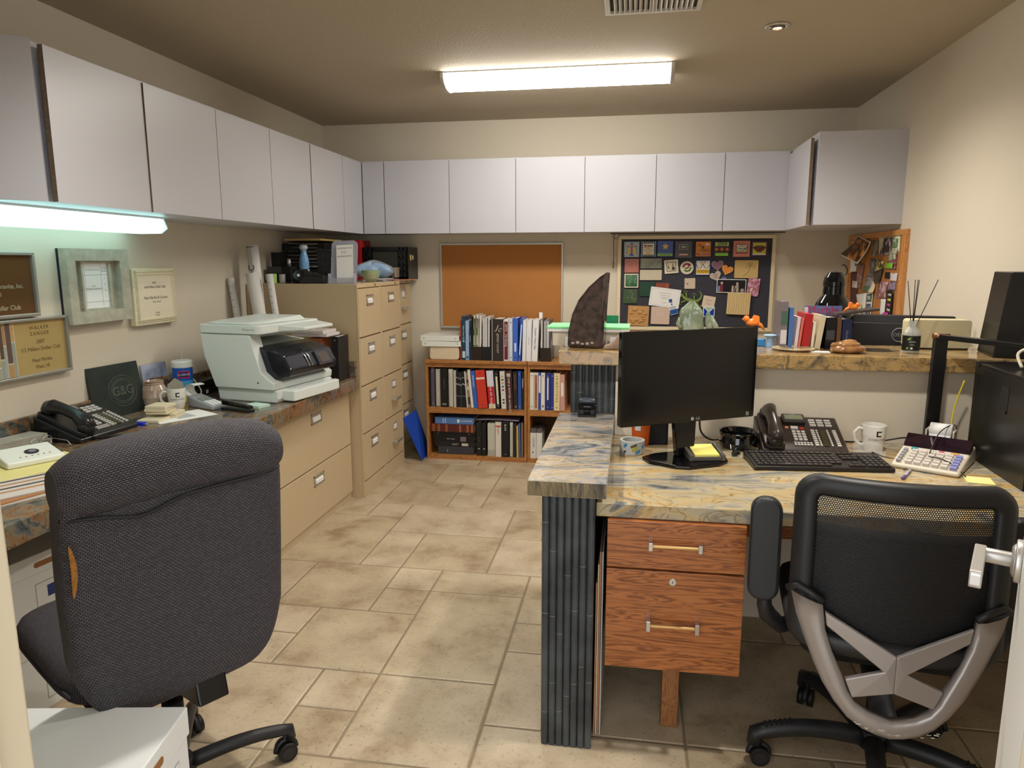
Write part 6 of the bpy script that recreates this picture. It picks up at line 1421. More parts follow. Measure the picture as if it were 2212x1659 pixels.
# green soapstone sculpture behind the monitor
t=thing('soapstone_sculpture','pale green mottled soapstone carving rising behind the monitor','sculpture',(.262,3.02,BZ))
M_soap=mat('soapstone',(170,182,160),.12,noise=(16,.45,(100,120,96)),coat=.5)
b=MB()
def sp(u,v):
    a=2*PI*u; r_=.050*(1-v*.15)*(1 if v<.72 else max(.05,math.cos((v-.72)/.28*PI/2)))+.007*math.sin(3*a+5*v)+.004*math.sin(7*a+11*v)
    return (-.02+r_*math.cos(a)*1.0+.012*v,r_*math.sin(a)*.7,.19*v)
b.grid(sp,28,18,M_soap,closed_u=True); b.build('carved_body',t)
b=MB(); b.ball((.052,-.02,.115),(.012,.010,.034),M_soap,14,10); b.ball((.058,-.02,.085),(.013,.011,.030),M_soap,14,10); b.tube([(.06,-.02,.13),(.082,-.02,.09),(.088,-.02,.03)],[.010,.012,.014],M_soap,n=10); b.tube([(-.055,-.03,.08),(-.068,-.03,.10),(-.062,-.03,.125)],[.010,.009,.003],M_soap,n=8); b.build('carved_leaves',t)
# orange bird on the monitor
def bird(loc,rz,label,s=1.0):
    t=thing('toy_bird',label,'toy',loc,rz); m=mat('bird_orange',(240,132,50),.35); b=MB()
    b.ball((0,0,.016*s),(.022*s,.014*s,.014*s),m,16,10); b.ball((-.020*s,0,.030*s),(.012*s,.012*s,.012*s),m,14,10); b.ball((-.03*s,0,.028*s),(.006*s,.004*s,.004*s),m,8,6)
    b.tube([(.012*s,0,.018*s),(.035*s,0,.006*s),(.05*s,0,-.012*s)],[.009*s,.007*s,.003*s],m,n=8); b.build('bird_body',t)
    b=MB(); b.prism([(-.004*s,.018*s),(.012*s,.044*s),(.024*s,.040*s),(.026*s,.020*s),(.012*s,.010*s)],-.013*s,-.009*s,m,'y'); b.build('wing',t,bevel=.001); b=MB(); b.prism([(-.004*s,.018*s),(.012*s,.044*s),(.024*s,.040*s),(.026*s,.020*s),(.012*s,.010*s)],.009*s,.013*s,m,'y'); b.build('wing',t,bevel=.001)
    b=MB(); b.ball((-.018*s,0,.043*s),(.004*s,.002*s,.005*s),mat('comb_red',(206,50,50),.4),8,6); b.build('comb',t); return t
bird((.425,2.628,DZ+z0+H+.001),R(10),'orange toy bird perched on the top right corner of the large monitor',.95)
# lighter items right half
t=thing('plastic_pot','pale blue plastic pot beside the far end of the bar','pot',(.575,3.08,BZ)); mb_=mat('pale_blue',(150,186,222),.3); b=MB(); b.lathe([(0,0),(.018,0),(.012,.02),(.014,.035),(.026,.048),(.024,.050),(.0,.040)],mb_,n=24); b.build('pot_body',t)
b=MB(); b.bx(-.025,.025,-.015,.015,0,.03,mat('mid_blue',(60,140,200),.4)); tag(b.build('blue_box',loc=(.535,3.10,BZ),bevel=.002),'little blue box left of the pale blue pot','box')
t=thing('glass_saucer','wide shallow clear glass saucer on the bar','dish',(.645,2.97,BZ)); b=MB(); b.lathe([(0,.004),(.05,.003),(.08,.008),(.082,.010),(.078,.011),(.05,.007),(0,.007)],mat('glass_sand',(206,190,150),.08,alpha=.7),n=40); b.build('dish',t)
b=MB(); b.bx(-.035,.035,-.02,.02,0,.0015,M_white); tag(b.build('business_card',loc=(.735,2.925,BZ),rot=(0,0,R(-5))),'white business card lying beside the sea shell','card')
t=thing('sea_shell','polished tan and brown sea shell on the bar','shell',(.835,2.915,BZ),R(10)); b=MB(); ms_=mat('shell_tan',(176,130,84),.15,noise=(24,.4,(120,74,40)),coat=.6)
b.ball((0,0,.016),(.068,.045,.020),ms_,30,14); b.ball((-.004,0,.032),(.05,.034,.016),ms_,26,12); b.ball((.004,0,.043),(.028,.02,.010),ms_,20,10); b.tube([(-.04,0,.03),(-.062,-.004,.032),(-.07,-.004,.03)],[.014,.008,.003],ms_,n=10); b.build('shell_body',t)
t=thing('reed_diffuser','clear bottle with black label and dark reeds, at the right of the bar','diffuser',(1.072,2.95,BZ))
b=MB(); b.lathe([(0,.002),(.028,0),(.031,.004),(.031,.07),(.029,.082),(.016,.100),(.015,.118),(.017,.120),(.017,.124),(.0145,.124),(.0135,.10),(.027,.08),(.0285,.07),(.0285,.006),(0,.004)],mat('bottle_glass',(206,212,206),.04,alpha=.35,spec=1.0),n=36); b.build('bottle',t)
b=MB(); b.lathe([(.0315,.012),(.0316,.068)],mat('bottle_label',(24,28,26),.4),n=36); b.lathe([(0,.005),(.0275,.006),(.0275,.03),(0,.03)],mat('oil',(30,44,34),.2),n=24); b.build('bottle_label',t)
b=MB()
for q in range(3): b.ball((-.018+.006*q,-.0265-.001*q,.054+.004*(q%2)),(.006,.002,.004),GR,8,6)
b.text('ALOHA',.007,FACE_Y(-.008,-.0322,.045),M_whitep); b.text('diffuser',.005,FACE_Y(-.006,-.0322,.034),M_whitep); b.ball((-.02,-.0245,.02),(.006,.002,.004),GR,8,6); b.ball((-.008,-.0308,.02),(.005,.002,.004),M_whitep,8,6); b.build('label_print',t)
for (dx_,dy_,h_) in ((-.028,.01,.275),(-.008,-.006,.28),(.004,.0,.28),(.010,.004,.278),(.075,.0,.28)):
    b=MB(); b.cyl((-dx_*.3,0,.01),(dx_,dy_,h_),.0016,mat('reed_dark',(30,22,22),.6),n=8); b.build('reed',t)
t=thing('ivory_case','ivory rounded plastic case at the right end of the bar','case',(1.225,3.125,BZ),R(-2)); mi=mat('ivory_plastic',(206,196,158),.45); b=MB(); b.rbx(-.115,.115,-.04,.04,.004,.118,.012,mi,axis='y'); b.build('case_body',t,bevel=.003); b=MB(); b.bx(-.11,.11,-.036,.036,0,.0045,M_blackm); b.build('base_strip',t)
# books on the bar rear, lamp, second screen
BB=3.185
def vb(x,w_,h_,rgb,label,lean=0,**k): return book(x,x+w_,BZ,h_,k.pop('y',3.02),rgb,label,lean=lean,group='books and files at the back of the bar',depth=.15,**k)
vb(.602,.026,.190,(120,112,120),'patterned green and pink album, leftmost book on the bar',marks=((.1,.4,(206,200,206),.9),(.5,.8,(70,100,84),.9)))
vb(.634,.016,.165,(70,110,170),'blue-spined information guide on the bar')
vb(.658,.012,.128,(214,196,206),'pink and white pamphlet leaning on the bar',lean=4,kind='stack'); vb(.672,.009,.125,(206,110,96),'coral pamphlet leaning on the bar',lean=5,kind='stack')
vb(.686,.030,.140,(170,34,38),'bright red folder standing among the bar books',lean=4,kind='stack')
vb(.722,.010,.108,(226,214,190),'short cream booklet right of the red folder',lean=3,kind='stack'); vb(.736,.022,.135,(206,194,164),'thick cream booklet leaning on the bar',lean=7,kind='stack')
vb(.776,.038,.128,(24,24,28),'black slipcase with a label on the bar',rough=.2,marks=((.3,.6,(60,60,66),.8),)); vb(.818,.016,.130,(96,70,50),'brown-edged notebook between slipcase and navy book',kind='stack'); vb(.838,.036,.120,(28,38,70),'navy book standing beside the second monitor',txt='Marble',tcol=(120,130,160),tsize=.012)
b=MB(); b.bx(-.075,.075,0,.012,0,.165,mat('magazine_cover',(96,110,160),.3)); b.text('Marble',.045,FACE_Y(.0,-.001,.147),mat('ink_red',(170,40,70),.4)); b.bx(-.075,-.06,-.001,0,.02,.16,mat('stripe_white',(210,214,226),.4)); tag(b.build('magazine',loc=(.80,3.172,BZ),rot=(R(-2),0,0)),'blue magazine with red title standing behind the bar books','magazine')
# tray shelf holding second bird
b=MB(); b.hexa([(-.02,-.0,0),(.14,.0,.022),(.14,.10,.022),(-.02,.10,0),(-.02,0,.008),(.14,0,.030),(.14,.1,.030),(-.02,.1,.008)],mat('dark_brown_lid',(60,50,46),.4)); tag(b.build('dark_lid',loc=(.835,3.03,BZ+.134)),'dark brown lid resting tilted on the black slipcase','lid')
bird((.885,3.06,BZ+.155),R(175),'orange toy bird lying on the dark tilted lid',.75)
# desk behind the bar
b=MB(); b.bx(.2,XR-.001,3.22,3.75,.70,.74,G_bar); b.bx(.25,.29,3.3,3.34,0,.70,M_black); b.bx(.25,.29,3.68,3.72,0,.70,M_black); b.bx(1.36,1.40,3.3,3.34,0,.70,M_black); b.bx(1.36,1.40,3.68,3.72,0,.70,M_black)
tag(b.build('reception_table'),'granite-topped table beyond the bar under the second monitor','table')
t=thing('task_lamp','glossy black bell-shaped desk lamp standing behind the bar books','lamp',(.885,3.36,.7405))
b=MB(); b.cyl((0,0,0),(0,0,.02),.09,M_gloss,n=36); b.build('lamp_foot',t,bevel=.003)
b=MB(); b.tube([(0,.06,.02),(0,.10,.3),(0,.09,.56),(0,.04,.66),(0,0,.66)],.008,M_black,n=10); b.build('gooseneck',t)
b=MB(); b.lathe([(.088,.425),(.090,.43),(.086,.475),(.070,.53),(.046,.565),(.044,.60),(.046,.602),(.046,.62),(.042,.64),(.028,.662),(0,.668)],M_gloss,n=40); b.build('lamp_shade',t)
b=MB(); b.tube([(.030+.02*math.cos(a),0,.668+.026*math.sin(a)) for a in [-.8+2.6*i/14 for i in range(15)]],.003,M_black,n=8); b.build('lamp_ring',t)
t=thing('office_monitor','black monitor seen from behind with a round logo, beyond the bar','monitor',(1.20,3.45,.7405),R(-17))
b=MB(); b.rbx(-.235,.21,-.03,0,.15,.472,.008,mat('monitor_back',(44,40,40),.35),axis='y'); b.rbx(-.20,.18,-.045,-.03,.18,.437,.02,mat('monitor_back2',(36,33,33),.4),axis='y'); b.build('housing',t,bevel=.003)
b=MB(); lgm=mat('dell_ring',(150,150,152),.35); b.tube([(.0+.030*math.cos(a),-.0465,.385+.030*math.sin(a)) for a in [2*PI*i/28 for i in range(28)]],.0018,lgm,closed=True,n=6); b.text('DELL',.022,FACE_Y(.0,-.0468,.385),lgm); b.build('logo',t)
b=MB(); b.bx(-.03,.04,-.03,0,.01,.2,M_black); b.rbx(-.1,.11,-.09,.09,0,.012,.03,M_black); b.build('stand',t,bevel=.002)
# ================================================================== LEFT WALL AWARDS (wall x = XL)
def onwall(name,label,cat,y0,y1,z0,z1,group='award plaques on the left wall'):
    return thing(name,label,cat,(XL,(y0+y1)/2,(z0+z1)/2),R(90),group),(y1-y0)/2,(z1-z0)/2
# local frame: x -> +Y, -y -> +X (into the room), z up
SL=mat('silver_frame',(160,158,150),.35,metal=.5)
def frame_(b,hw,hh,e,d0,d1,m): 
    b.bx(-hw,hw,-d1,-d0,hh-e,hh,m); b.bx(-hw,hw,-d1,-d0,-hh,-hh+e,m); b.bx(-hw,-hw+e,-d1,-d0,-hh+e,hh-e,m); b.bx(hw-e,hw,-d1,-d0,-hh+e,hh-e,m)
t,hw,hh=onwall('award_plaque','brown glass award plaque in a silver frame, cut by the left edge','plaque',2.08,2.472,1.245,1.49)
b=MB(); frame_(b,hw,hh,.012,0,.03,SL); b.build('frame',t,bevel=.002)
b=MB(); b.bx(-hw+.012,hw-.012,-.018,-.002,-hh+.012,hh-.012,mat('brown_glass',(96,66,38),.12)); m=mat('etched',(196,186,160),.5)
b.text('WALKER',.026,FACE_Y(-.02,-.019,.075),m,space=1.2); b.text('ZANGER',.026,FACE_Y(-.02,-.019,.045),m,space=1.2)
b.text('Maui Marble & Granite, Inc.',.024,FACE_Y(.005,-.019,-.005),m); b.text('Maui, HI',.022,FACE_Y(0,-.019,-.035),m); b.text('1/2 Million Dollar Club',.025,FACE_Y(.0,-.019,-.085),m); b.build('glass_panel',t)
t,hw,hh=onwall('award_plaque','khaki award plaque with vertical glass strips, lowest on the left wall','plaque',2.10,2.605,1.010,1.238)
b=MB(); frame_(b,hw,hh,.011,0,.03,SL); b.build('frame',t,bevel=.002)
b=MB(); b.bx(-hw+.011,hw-.011,-.016,-.002,-hh+.011,hh-.011,mat('khaki_panel',(176,152,98),.3)); ink=mat('khaki_ink',(110,94,56),.4)
b.text('WALKER',.020,FACE_Y(.115,-.017,.075),ink,space=1.3); b.text('ZANGER',.020,FACE_Y(.115,-.017,.052),ink,space=1.3); 
b.text('2007',.021,FACE_Y(.115,-.017,.02),ink); b.text('1/2 Million Dollar Club',.021,FACE_Y(.115,-.017,-.008),ink); b.text('Maui Marble',.020,FACE_Y(.115,-.017,-.052),ink); b.text('Maui, HI',.020,FACE_Y(.115,-.017,-.078),ink); b.build('panel',t)
b=MB(); xs=-hw+.011; cols=[(176,160,110),(92,72,62),(170,130,80),(96,78,72),(190,150,100)]; c2=[(160,160,146),(150,156,150),(166,168,160),(176,140,90),(150,154,146)]
x=-.20
for k in range(10):
    w_=(.028,.018,.012,.024,.016)[k%5]; sp_=(-.06,-.03,.02,-.05,.03)[k%5]
    b.bx(x,x+w_-.003,-.019,-.016,sp_+.002,hh-.012,mat('strip%d'%(k%5),cols[k%5],.15)); b.bx(x,x+w_-.003,-.019,-.016,-hh+.012,sp_-.002,mat('strp%d'%(k%5),c2[k%5],.15)); x+=w_
    if x>.0: break
b.bx(-.20,x,-.0175,-.016,-hh+.012,hh-.012,mat('strip_grout',(222,216,200),.5)); b.build('glass_strips',t)
t,hw,hh=onwall('award_plaque','thick grey stone framed award with a white certificate','plaque',2.61,2.975,1.195,1.508)
M_ts=mat('grey_travertine',(186,182,164),.5,noise=(34,.45,(160,156,140)))
b=MB(); b.bx(-hw,hw,-.012,0,-hh,hh,mat('dark_edge',(24,30,44),.5)); b.build('backing',t)
b=MB(); e=.055; o_=.045
def bev(b,hw,hh,e,d0,d1,m):
    P=lambda x,y,z:(x,-y,z)
    O=[(-hw,hh),(hw,hh),(hw,-hh),(-hw,-hh)]; I=[(-hw+e,hh-e),(hw-e,hh-e),(hw-e,-hh+e),(-hw+e,-hh+e)]
    for k in range(4):
        a,c=O[k],O[(k+1)%4]; d,f=I[(k+1)%4],I[k]
        b.add([P(a[0],.012,a[1]),P(c[0],.012,c[1]),P(c[0],d1,c[1]),P(a[0],d1,a[1]),P(f[0],d1-.004,f[1]),P(d[0],d1-.004,d[1]),P(d[0],d0,d[1]),P(f[0],d0,f[1])],[(0,1,2,3),(3,2,5,4),(4,5,6,7)],m)
bev(b,hw,hh,.05,.012,.048,M_ts); b.bx(-hw+.04,hw-.04,-.013,-.0115,-hh+.04,hh-.04,M_ts); b.build('stone_frame',t)
b=MB(); frame_(b,.088,.108,.012,.012,.03,M_ts); b.build('inner_frame',t,bevel=.002)
b=MB(); b.bx(-.076,.076,-.02,-.012,-.096,.096,M_white); li=mat('line_grey',(120,120,130),.6)
for z in (.045,-.07): b.bx(-.076,.076,-.0203,-.02,z,z+.0012,li)
for x in (-.06,.036): b.bx(x,x+.0012,-.0203,-.02,-.09,.09,li)
b.text('MAUI',.008,FACE_Y(-.012,-.0205,-.002),M_grey); b.text('MARBLE & GRANITE',.0105,FACE_Y(-.012,-.0205,-.014),M_grey); b.text('HALF MILLION DOLLAR CLUB',.006,FACE_Y(-.014,-.0205,.068),M_grey); b.text('WALKER',.008,FACE_Y(.056,-.0205,.074),M_grey); b.text('ZANGER',.008,FACE_Y(.056,-.0205,.062),M_grey)
for k,c_ in enumerate('2001'): b.text(c_,.012,FACE_Y(.056,-.0205,.03-.026*k),M_grey)
b.build('certificate',t)
t,hw,hh=onwall('award_plaque','cream beaded-edge award plaque with script lettering, farthest along the left wall','plaque',3.01,3.325,1.153,1.424)
M_cr=mat('cream_ceramic',(226,216,186),.4)
b=MB(); b.bx(-hw,hw,-.034,0,-hh,hh,M_cr); b.build('ceramic_base',t,bevel=.006,seg=3)
b=MB()
for k in range(26):
    z=-hh+.016+(2*hh-.032)*k/25
    for s in (-1,1): b.ball((s*(hw-.016),-.036,z),(.0036,.004,.0036),M_cr,8,6)
for k in range(29):
    x=-hw+.016+(2*hw-.032)*k/28
    for s in (-1,1): b.ball((x,-.036,s*(hh-.016)),(.0036,.004,.0036),M_cr,8,6)
o=b.build('beading',t); o['kind']='stuff'
b=MB(); frame_(b,hw-.024,hh-.024,.008,.034,.040,M_cr); b.bx(-hw+.032,hw-.032,-.0355,-.034,-hh+.032,hh-.032,mat('cream_pale',(232,220,196),.5)); dk=mat('script_ink',(50,40,36),.5)
b.text('2002',.014,FACE_Y(-.01,-.036,.065),dk,shear=.3); b.text('Half Million Dollar Club',.0165,FACE_Y(-.005,-.036,.045),dk,shear=.35); b.text("Maui Marble & Granite",.019,FACE_Y(-.005,-.036,-.006),dk,shear=.35); b.text('Maui, Hawaii',.012,FACE_Y(0,-.036,-.026),dk,shear=.35); b.text('WALKER',.009,FACE_Y(0,-.036,-.080),dk); b.text('ZANGER',.009,FACE_Y(0,-.036,-.091),dk); b.build('inscription_panel',t)

# ================================================================== ON THE LEFT WORKTOP (z 0.765)
LZ=0.7655
phone((-2.06,2.345,LZ),R(86),'charcoal black desk phone with grey keys on the left worktop',M_ph2,(110,116,110))
coil('coiled_cord','black coiled phone cord behind the big upholstered chair',[(-2.07,2.40,LZ+.012),(-2.02,2.42,LZ+.009),(-1.97,2.46,LZ+.009),(-1.95,2.42,LZ+.009)])
t=thing('cable_plug','blue plastic plug sticking out by the left desk phone','plug',(-2.075,2.675,LZ)); b=MB(); b.bx(0,.045,-.012,.012,0,.012,mat('plug_blue',(30,50,200),.3)); b.bx(.045,.055,-.006,.006,.003,.008,M_satin); b.build('plug_body',t,bevel=.001)
# dark green engraved slate
t=thing('engraved_slate','dark green slate plaque engraved with a round logo, leaning on the left wall','plaque',(-2.262,2.84,LZ),0,rot=(R(-9),R(0),R(84)))
b=MB(); b.bx(-.145,.145,0,.012,0,.235,mat('green_slate',(44,54,48),.35,noise=(12,.5,(30,38,36)))); b.build('slate',t,bevel=.002)
b=MB(); en=mat('engraving',(92,96,84),.6)
for (rx,rz) in ((.080,.070),(.066,.056),(.058,.048)): b.tube([(.03+rx*math.cos(a),-.0006,.11+rz*math.sin(a)) for a in [2*PI*i/36 for i in range(36)]],.0013,en,closed=True,n=5)
b.text('G&G',.058,FACE_Y(.03,-.0012,.11),en); b.bx(-.02,.08,-.0015,-.0005,.105,.108,mat('green_slate',(44,54,48),.35)); b.build('engraved_logo',t)
# cream tile samples
rnd=random.Random(3)
labs=['bottom-left cream tile sample in the pile by the slate plaque','bottom-right cream tile sample in the pile','cream tile sample, second layer of the pile','cream tile sample, third layer of the pile','cream tile sample, fourth layer of the pile','topmost cream tile sample of the pile by the slate plaque']
pos=[(-2.05,2.76,0,.105),(-2.035,2.86,0,.10),(-2.04,2.86,.0125,.10),(-2.055,2.82,.025,.10),(-2.058,2.815,.0375,.10),(-2.055,2.82,.050,.10)]
for (x,y,dz,s_),l in zip(pos,labs):
    b=MB(); s2=s_*.46; b.bx(-s2,s2,-s2,s2,0,.0115,mat('cream_tile',(222,210,180),.4)); tag(b.build('tile_sample',loc=(x,y,LZ+dz),rot=(0,0,R(rnd.uniform(4,14))),bevel=.001),l,'tile','cream tile samples')
b=MB(); b.bx(-.09,.09,-.13,.13,0,.001,M_white); b.bx(-.04,.05,-.03,.05,.001,.0013,mat('faint_print',(170,176,180),.7)); tag(b.build('paper_sheet',loc=(-1.99,2.86,LZ),rot=(0,0,R(-30))),'loose white printed sheet between the tile samples and the chair','paper')
t=thing('ceramic_jar','glazed brown and cream pottery jar behind the slate plaque','jar',(-2.233,3.03,LZ)); mj=mat('jar_glaze',(150,112,96),.12,noise=(10,.5,(206,190,170)),coat=.6)
b=MB(); b.lathe([(0,0),(.04,0),(.056,.02),(.062,.055),(.056,.09),(.042,.112),(.040,.122),(.044,.128),(.041,.130),(.036,.122),(.038,.110),(0,.02)],mj,n=36); b.build('jar_body',t); b=MB(); b.tube([(.041*math.cos(a),.041*math.sin(a),.117) for a in [2*PI*i/24 for i in range(24)]],.003,mat('twine',(176,150,116),.8),closed=True,n=6); b.build('twine',t)
mug((-2.108,3.015,LZ),R(40),'white logo mug on the left worktop holding a grey sample chip')
b=MB(); b.prism([(-.034,0),(.034,0),(.034,.05),(.0,.075),(-.034,.045)],-.002,.002,mat('grey_chip',(150,146,130),.6),'y'); tag(b.build('sample_chip',loc=(-2.112,3.017,LZ+.072),rot=(R(-5),0,R(40))),'grey pointed sample chip standing in the left mug','chip')
t=thing('wipes_canister','blue and white canister of cleaning wipes on the left worktop','canister',(-2.205,3.215,LZ)); 
b=MB(); b.lathe([(0,0),(.046,0),(.047,.006),(.047,.055)],mat('wipes_yellow',(230,200,50),.3),n=40); b.lathe([(.047,.055),(.047,.075),(.047,.105)],[mat('wipes_pale',(190,220,236),.3),mat('wipes_light',(70,160,220),.3)],n=40); b.lathe([(.047,.105),(.047,.172)],mat('wipes_blue',(28,90,190),.3),n=40); b.build('canister_body',t)
b=MB(); b.lathe([(.049,.170),(.050,.196),(.046,.203),(0,.205)],mat('lid_white',(226,228,226),.35),n=40); b.build('lid',t)
b=MB(); b.T=TM((0,0,0),(0,0,R(40))); b.prism([(-.03,.125),(0,.105),(.03,.125),(.03,.15),(0,.168),(-.03,.15)],-.0492,-.0478,mat('clx_red',(200,30,50),.4),'y') if False else None
b.grid(lambda u,v:(.0478*math.sin((u-.5)*1.1),-.0478*math.cos((u-.5)*1.1),.118+.036*v),8,2,mat('clx_red',(200,30,50),.4)); b.grid(lambda u,v:(.0481*math.sin((u-.5)*.9),-.0481*math.cos((u-.5)*.9),.123+.026*v),8,2,mat('clx_navy',(20,40,110),.4)); b.text('CLOROX',.014,FACE_Y(0,-.0486,.136),M_white); b.build('printed_label',t)
t=thing('sample_card','pale blue-grey marble sample card leaning behind the jar','sample',(-2.275,3.12,LZ+.0),0,rot=(R(-6),0,R(84))); b=MB(); b.bx(-.08,.08,0,.008,0,.20,mat('blue_marble_card',(178,186,206),.3,noise=(14,.3,(120,128,150)))); b.build('card',t)
t=thing('sample_card','brown and black patterned sample card beside the jar','sample',(-2.245,3.11,LZ),0,rot=(R(-10),0,R(70))); b=MB(); b.bx(-.045,.045,0,.006,0,.135,mat('brown_pattern',(150,110,66),.4,noise=(24,.2,(50,36,28)))); b.build('card',t)
# network gear and cables
t=thing('network_router','flat black network box with cables beside the printer','router',(-2.235,3.42,LZ),R(5)); b=MB(); b.bx(-.05,.05,-.09,.09,0,.035,M_blackm); b.bx(-.045,.045,-.08,.08,.04,.075,M_black); b.build('router_body',t,bevel=.003)
b=MB(); b.bx(.05,.052,-.06,-.04,.008,.026,M_white); b.build('label_sticker',t)
cable('black_cable','black cable loop above the network box by the printer',[(-2.20,3.34,.80),(-2.19,3.32,.86),(-2.22,3.42,.88),(-2.26,3.5,.83),(-2.24,3.52,.77)],.0032,M_cb)
cable('ivory_cable','ivory cable curving down between canister and printer',[(-2.28,3.33,1.0),(-2.26,3.30,.92),(-2.19,3.28,.86),(-2.14,3.26,.80),(-2.125,3.16,.769),(-2.08,3.10,.7685)],.003,M_iv)
cable('tangled_cable','tangled thin black cable under the ivory one',[(-2.12,3.30,.7685),(-2.08,3.26,.775),(-2.05,3.30,.768),(-2.09,3.34,.77),(-2.14,3.28,.769),(-2.07,3.22,.7685),(-2.02,3.25,.7685)],.002,M_cb)
t=thing('card_terminal','grey card payment terminal with a curl of receipt paper','card terminal',(-2.005,3.075,LZ),R(68)); b=MB(); mg=mat('terminal_grey',(150,154,158),.4)
b.hexa([(-.04,-.11,0),(.04,-.11,0),(.04,.08,0),(-.04,.08,0),(-.04,-.11,.02),(.04,-.11,.02),(.04,.08,.055),(-.04,.08,.055)],mg); b.build('terminal_body',t,bevel=.006)
b=MB(); b.T=TM((0,-.11,.0205),(math.atan2(.035,.19),0,0))
for r_ in range(4):
    for c in range(3): b.bx(-.03+c*.021,-.03+c*.021+.016,.01+r_*.017,.01+r_*.017+.011,0,.004,M_whitep)
b.bx(-.028,.028,.09,.13,0,.002,mat('lcd_pale',(120,130,130),.2)); b.build('keypad',t)
b=MB(); b.grid(lambda u,v:(-.028+.056*u,.075+.045*math.sin(PI*1.2*v)-.02*v,.05+.05*(1-math.cos(PI*1.2*v))*.6),3,12,M_white); b.build('receipt_paper',t,solid=.0004)
t=thing('black_stapler','black stapler lying in front of the white printer','stapler',(-1.80,3.015,LZ),R(72)); b=MB(); b.bx(-.02,.02,-.09,.09,0,.012,M_black); b.build('stapler_base',t,bevel=.002); b=MB(); b.hexa([(-.016,-.09,.016),(.016,-.09,.016),(.016,.09,.024),(-.016,.09,.024),(-.012,-.085,.032),(.012,-.085,.032),(.014,.09,.048),(-.014,.09,.048)],M_gloss); b.build('stapler_arm',t,bevel=.004)
b=MB(); b.bx(-.035,.035,-.05,.05,0,.012,mat('mint_pad',(190,220,206),.6)); tag(b.build('mint_note_pad',loc=(-1.76,3.12,LZ),rot=(0,0,R(70))),'pale mint note pad at the worktop edge by the printer','note pad')
# front left cluster
b=MB(); b.bx(-.11,.11,-.155,.155,0,.003,mat('manila_yellow',(222,212,140),.7)); tag(b.build('yellow_folder',loc=(-1.99,2.05,LZ),rot=(0,0,R(-22))),'yellow paper folder under the white desk phone base','folder')
t=thing('desk_device','white wedge-shaped desk device with a dark round dial','desk device',(-2.055,2.10,LZ+.0035),R(62)); b=MB(); b.hexa([(-.09,-.075,0),(.09,-.075,0),(.09,.075,0),(-.09,.075,0),(-.088,-.073,.02),(.088,-.073,.02),(.088,.073,.042),(-.088,.073,.042)],mat('device_white',(226,230,222),.35)); b.build('device_body',t,bevel=.006,seg=3)
b=MB(); b.T=TM((0,0,.0315),(math.atan2(.022,.146),0,0)); b.cyl((.01,.0,0),(.01,.0,.002),.022,M_black,n=28); b.cyl((.012,.0,.002),(.012,.0,.003),.012,mat('dial_grey',(120,120,140),.3),n=20)
for k in range(6): b.bx(-.04+.018*k,-.034+.018*k,-.04,-.036,0,.0008,mat('tiny_print',(150,120,120),.6))
b.build('dial',t)
for k,(x,y,dz,l) in enumerate(((-2.235,2.235,0,'lower light grey stone sample behind the white desk device'),(-2.245,2.225,.0225,'upper light grey stone sample behind the white desk device'))):
    b=MB(); b.bx(-.045,.045,-.11,.11,0,.022,mat('light_grey_stone',(176,172,158),.5,noise=(20,.4,(150,146,134)))); tag(b.build('stone_sample',loc=(x,y,LZ+dz),rot=(0,0,R(-6-4*k)),bevel=.001),l,'sample','grey stone samples')
t=thing('eyeglasses','folded wire eyeglasses by the grey stone samples','glasses',(-2.165,2.275,LZ)); b=MB()
for s in (-1,1): b.tube([(.0,s*.028+.022*math.cos(a),.022+.018*math.sin(a)) for a in [2*PI*i/20 for i in range(20)]],.0016,M_satin,closed=True,n=6)
b.tube([(0,-.006,.026),(0,.006,.026)],.0014,M_satin,n=6); b.build('rims',t); b=MB(); b.tube([(0,-.05,.026),(.07,-.045,.02),(.09,-.04,.004)],.0014,M_blackm,n=6); b.tube([(0,.05,.026),(.07,.045,.02),(.09,.04,.004)],.0014,M_satin,n=6); b.build('temple_arms',t)
for k,(dz,rz,c_,l) in enumerate(((0,-24,(200,196,190),'glossy brochure at the bottom of the pile on the near worktop edge'),(.004,-18,(170,120,76),'wood-toned brochure on the near worktop edge'),(.008,-30,(210,206,204),'topmost white and black brochure on the near worktop edge'))):
    b=MB(); b.bx(-.10,.10,-.14,.14,0,.0035,mat('broch%d'%k,c_,.25)); 
    for q in range(4): b.bx(-.09+.04*q,-.075+.04*q,-.13,.13,.0035,.0038,mat('brs%d'%(q%2),((50,46,46),(180,130,84))[q%2],.25))
    tag(b.build('brochure',loc=(-1.80-.015*k,1.80+.01*k,LZ+dz),rot=(0,0,R(rz))),l,'brochure','brochures on the near worktop edge')

# ---- big white office printer
t=thing('office_printer','large white all-in-one printer with a black glossy control panel','printer',(-1.885,3.475,LZ),R(80))
MW=mat('printer_white',(218,226,222),.32); MD=mat('printer_dark',(34,36,44),.1)
b=MB(); b.prism([(.13,.075),(.185,.22),(.20,.335),(-.10,.335),(-.125,.24),(-.155,.15),(-.20,.115),(-.23,.10),(-.225,.065),(.125,.065)],-.25,-.17,MW,'x'); b.prism([(.13,.075),(.185,.22),(.20,.30),(-.06,.27),(-.12,.14),(-.20,.115),(-.23,.10),(-.225,.065),(.125,.065)],-.17,.25,MW,'x'); b.prism([(.0,.30),(.20,.30),(.20,.335),(.0,.335)],-.17,.25,MW,'x'); b.build('printer_body',t,bevel=.006,seg=3)
b=MB(); b.prism([(.12,0),(.13,.064),(-.235,.064),(-.235,.02),(-.225,0)],-.235,.235,MW,'x'); b.build('base_tray',t,bevel=.006)
b=MB(); b.rbx(-.19,.21,-.30,-.225,.006,.058,.01,MW); b.build('paper_cassette',t,bevel=.005)
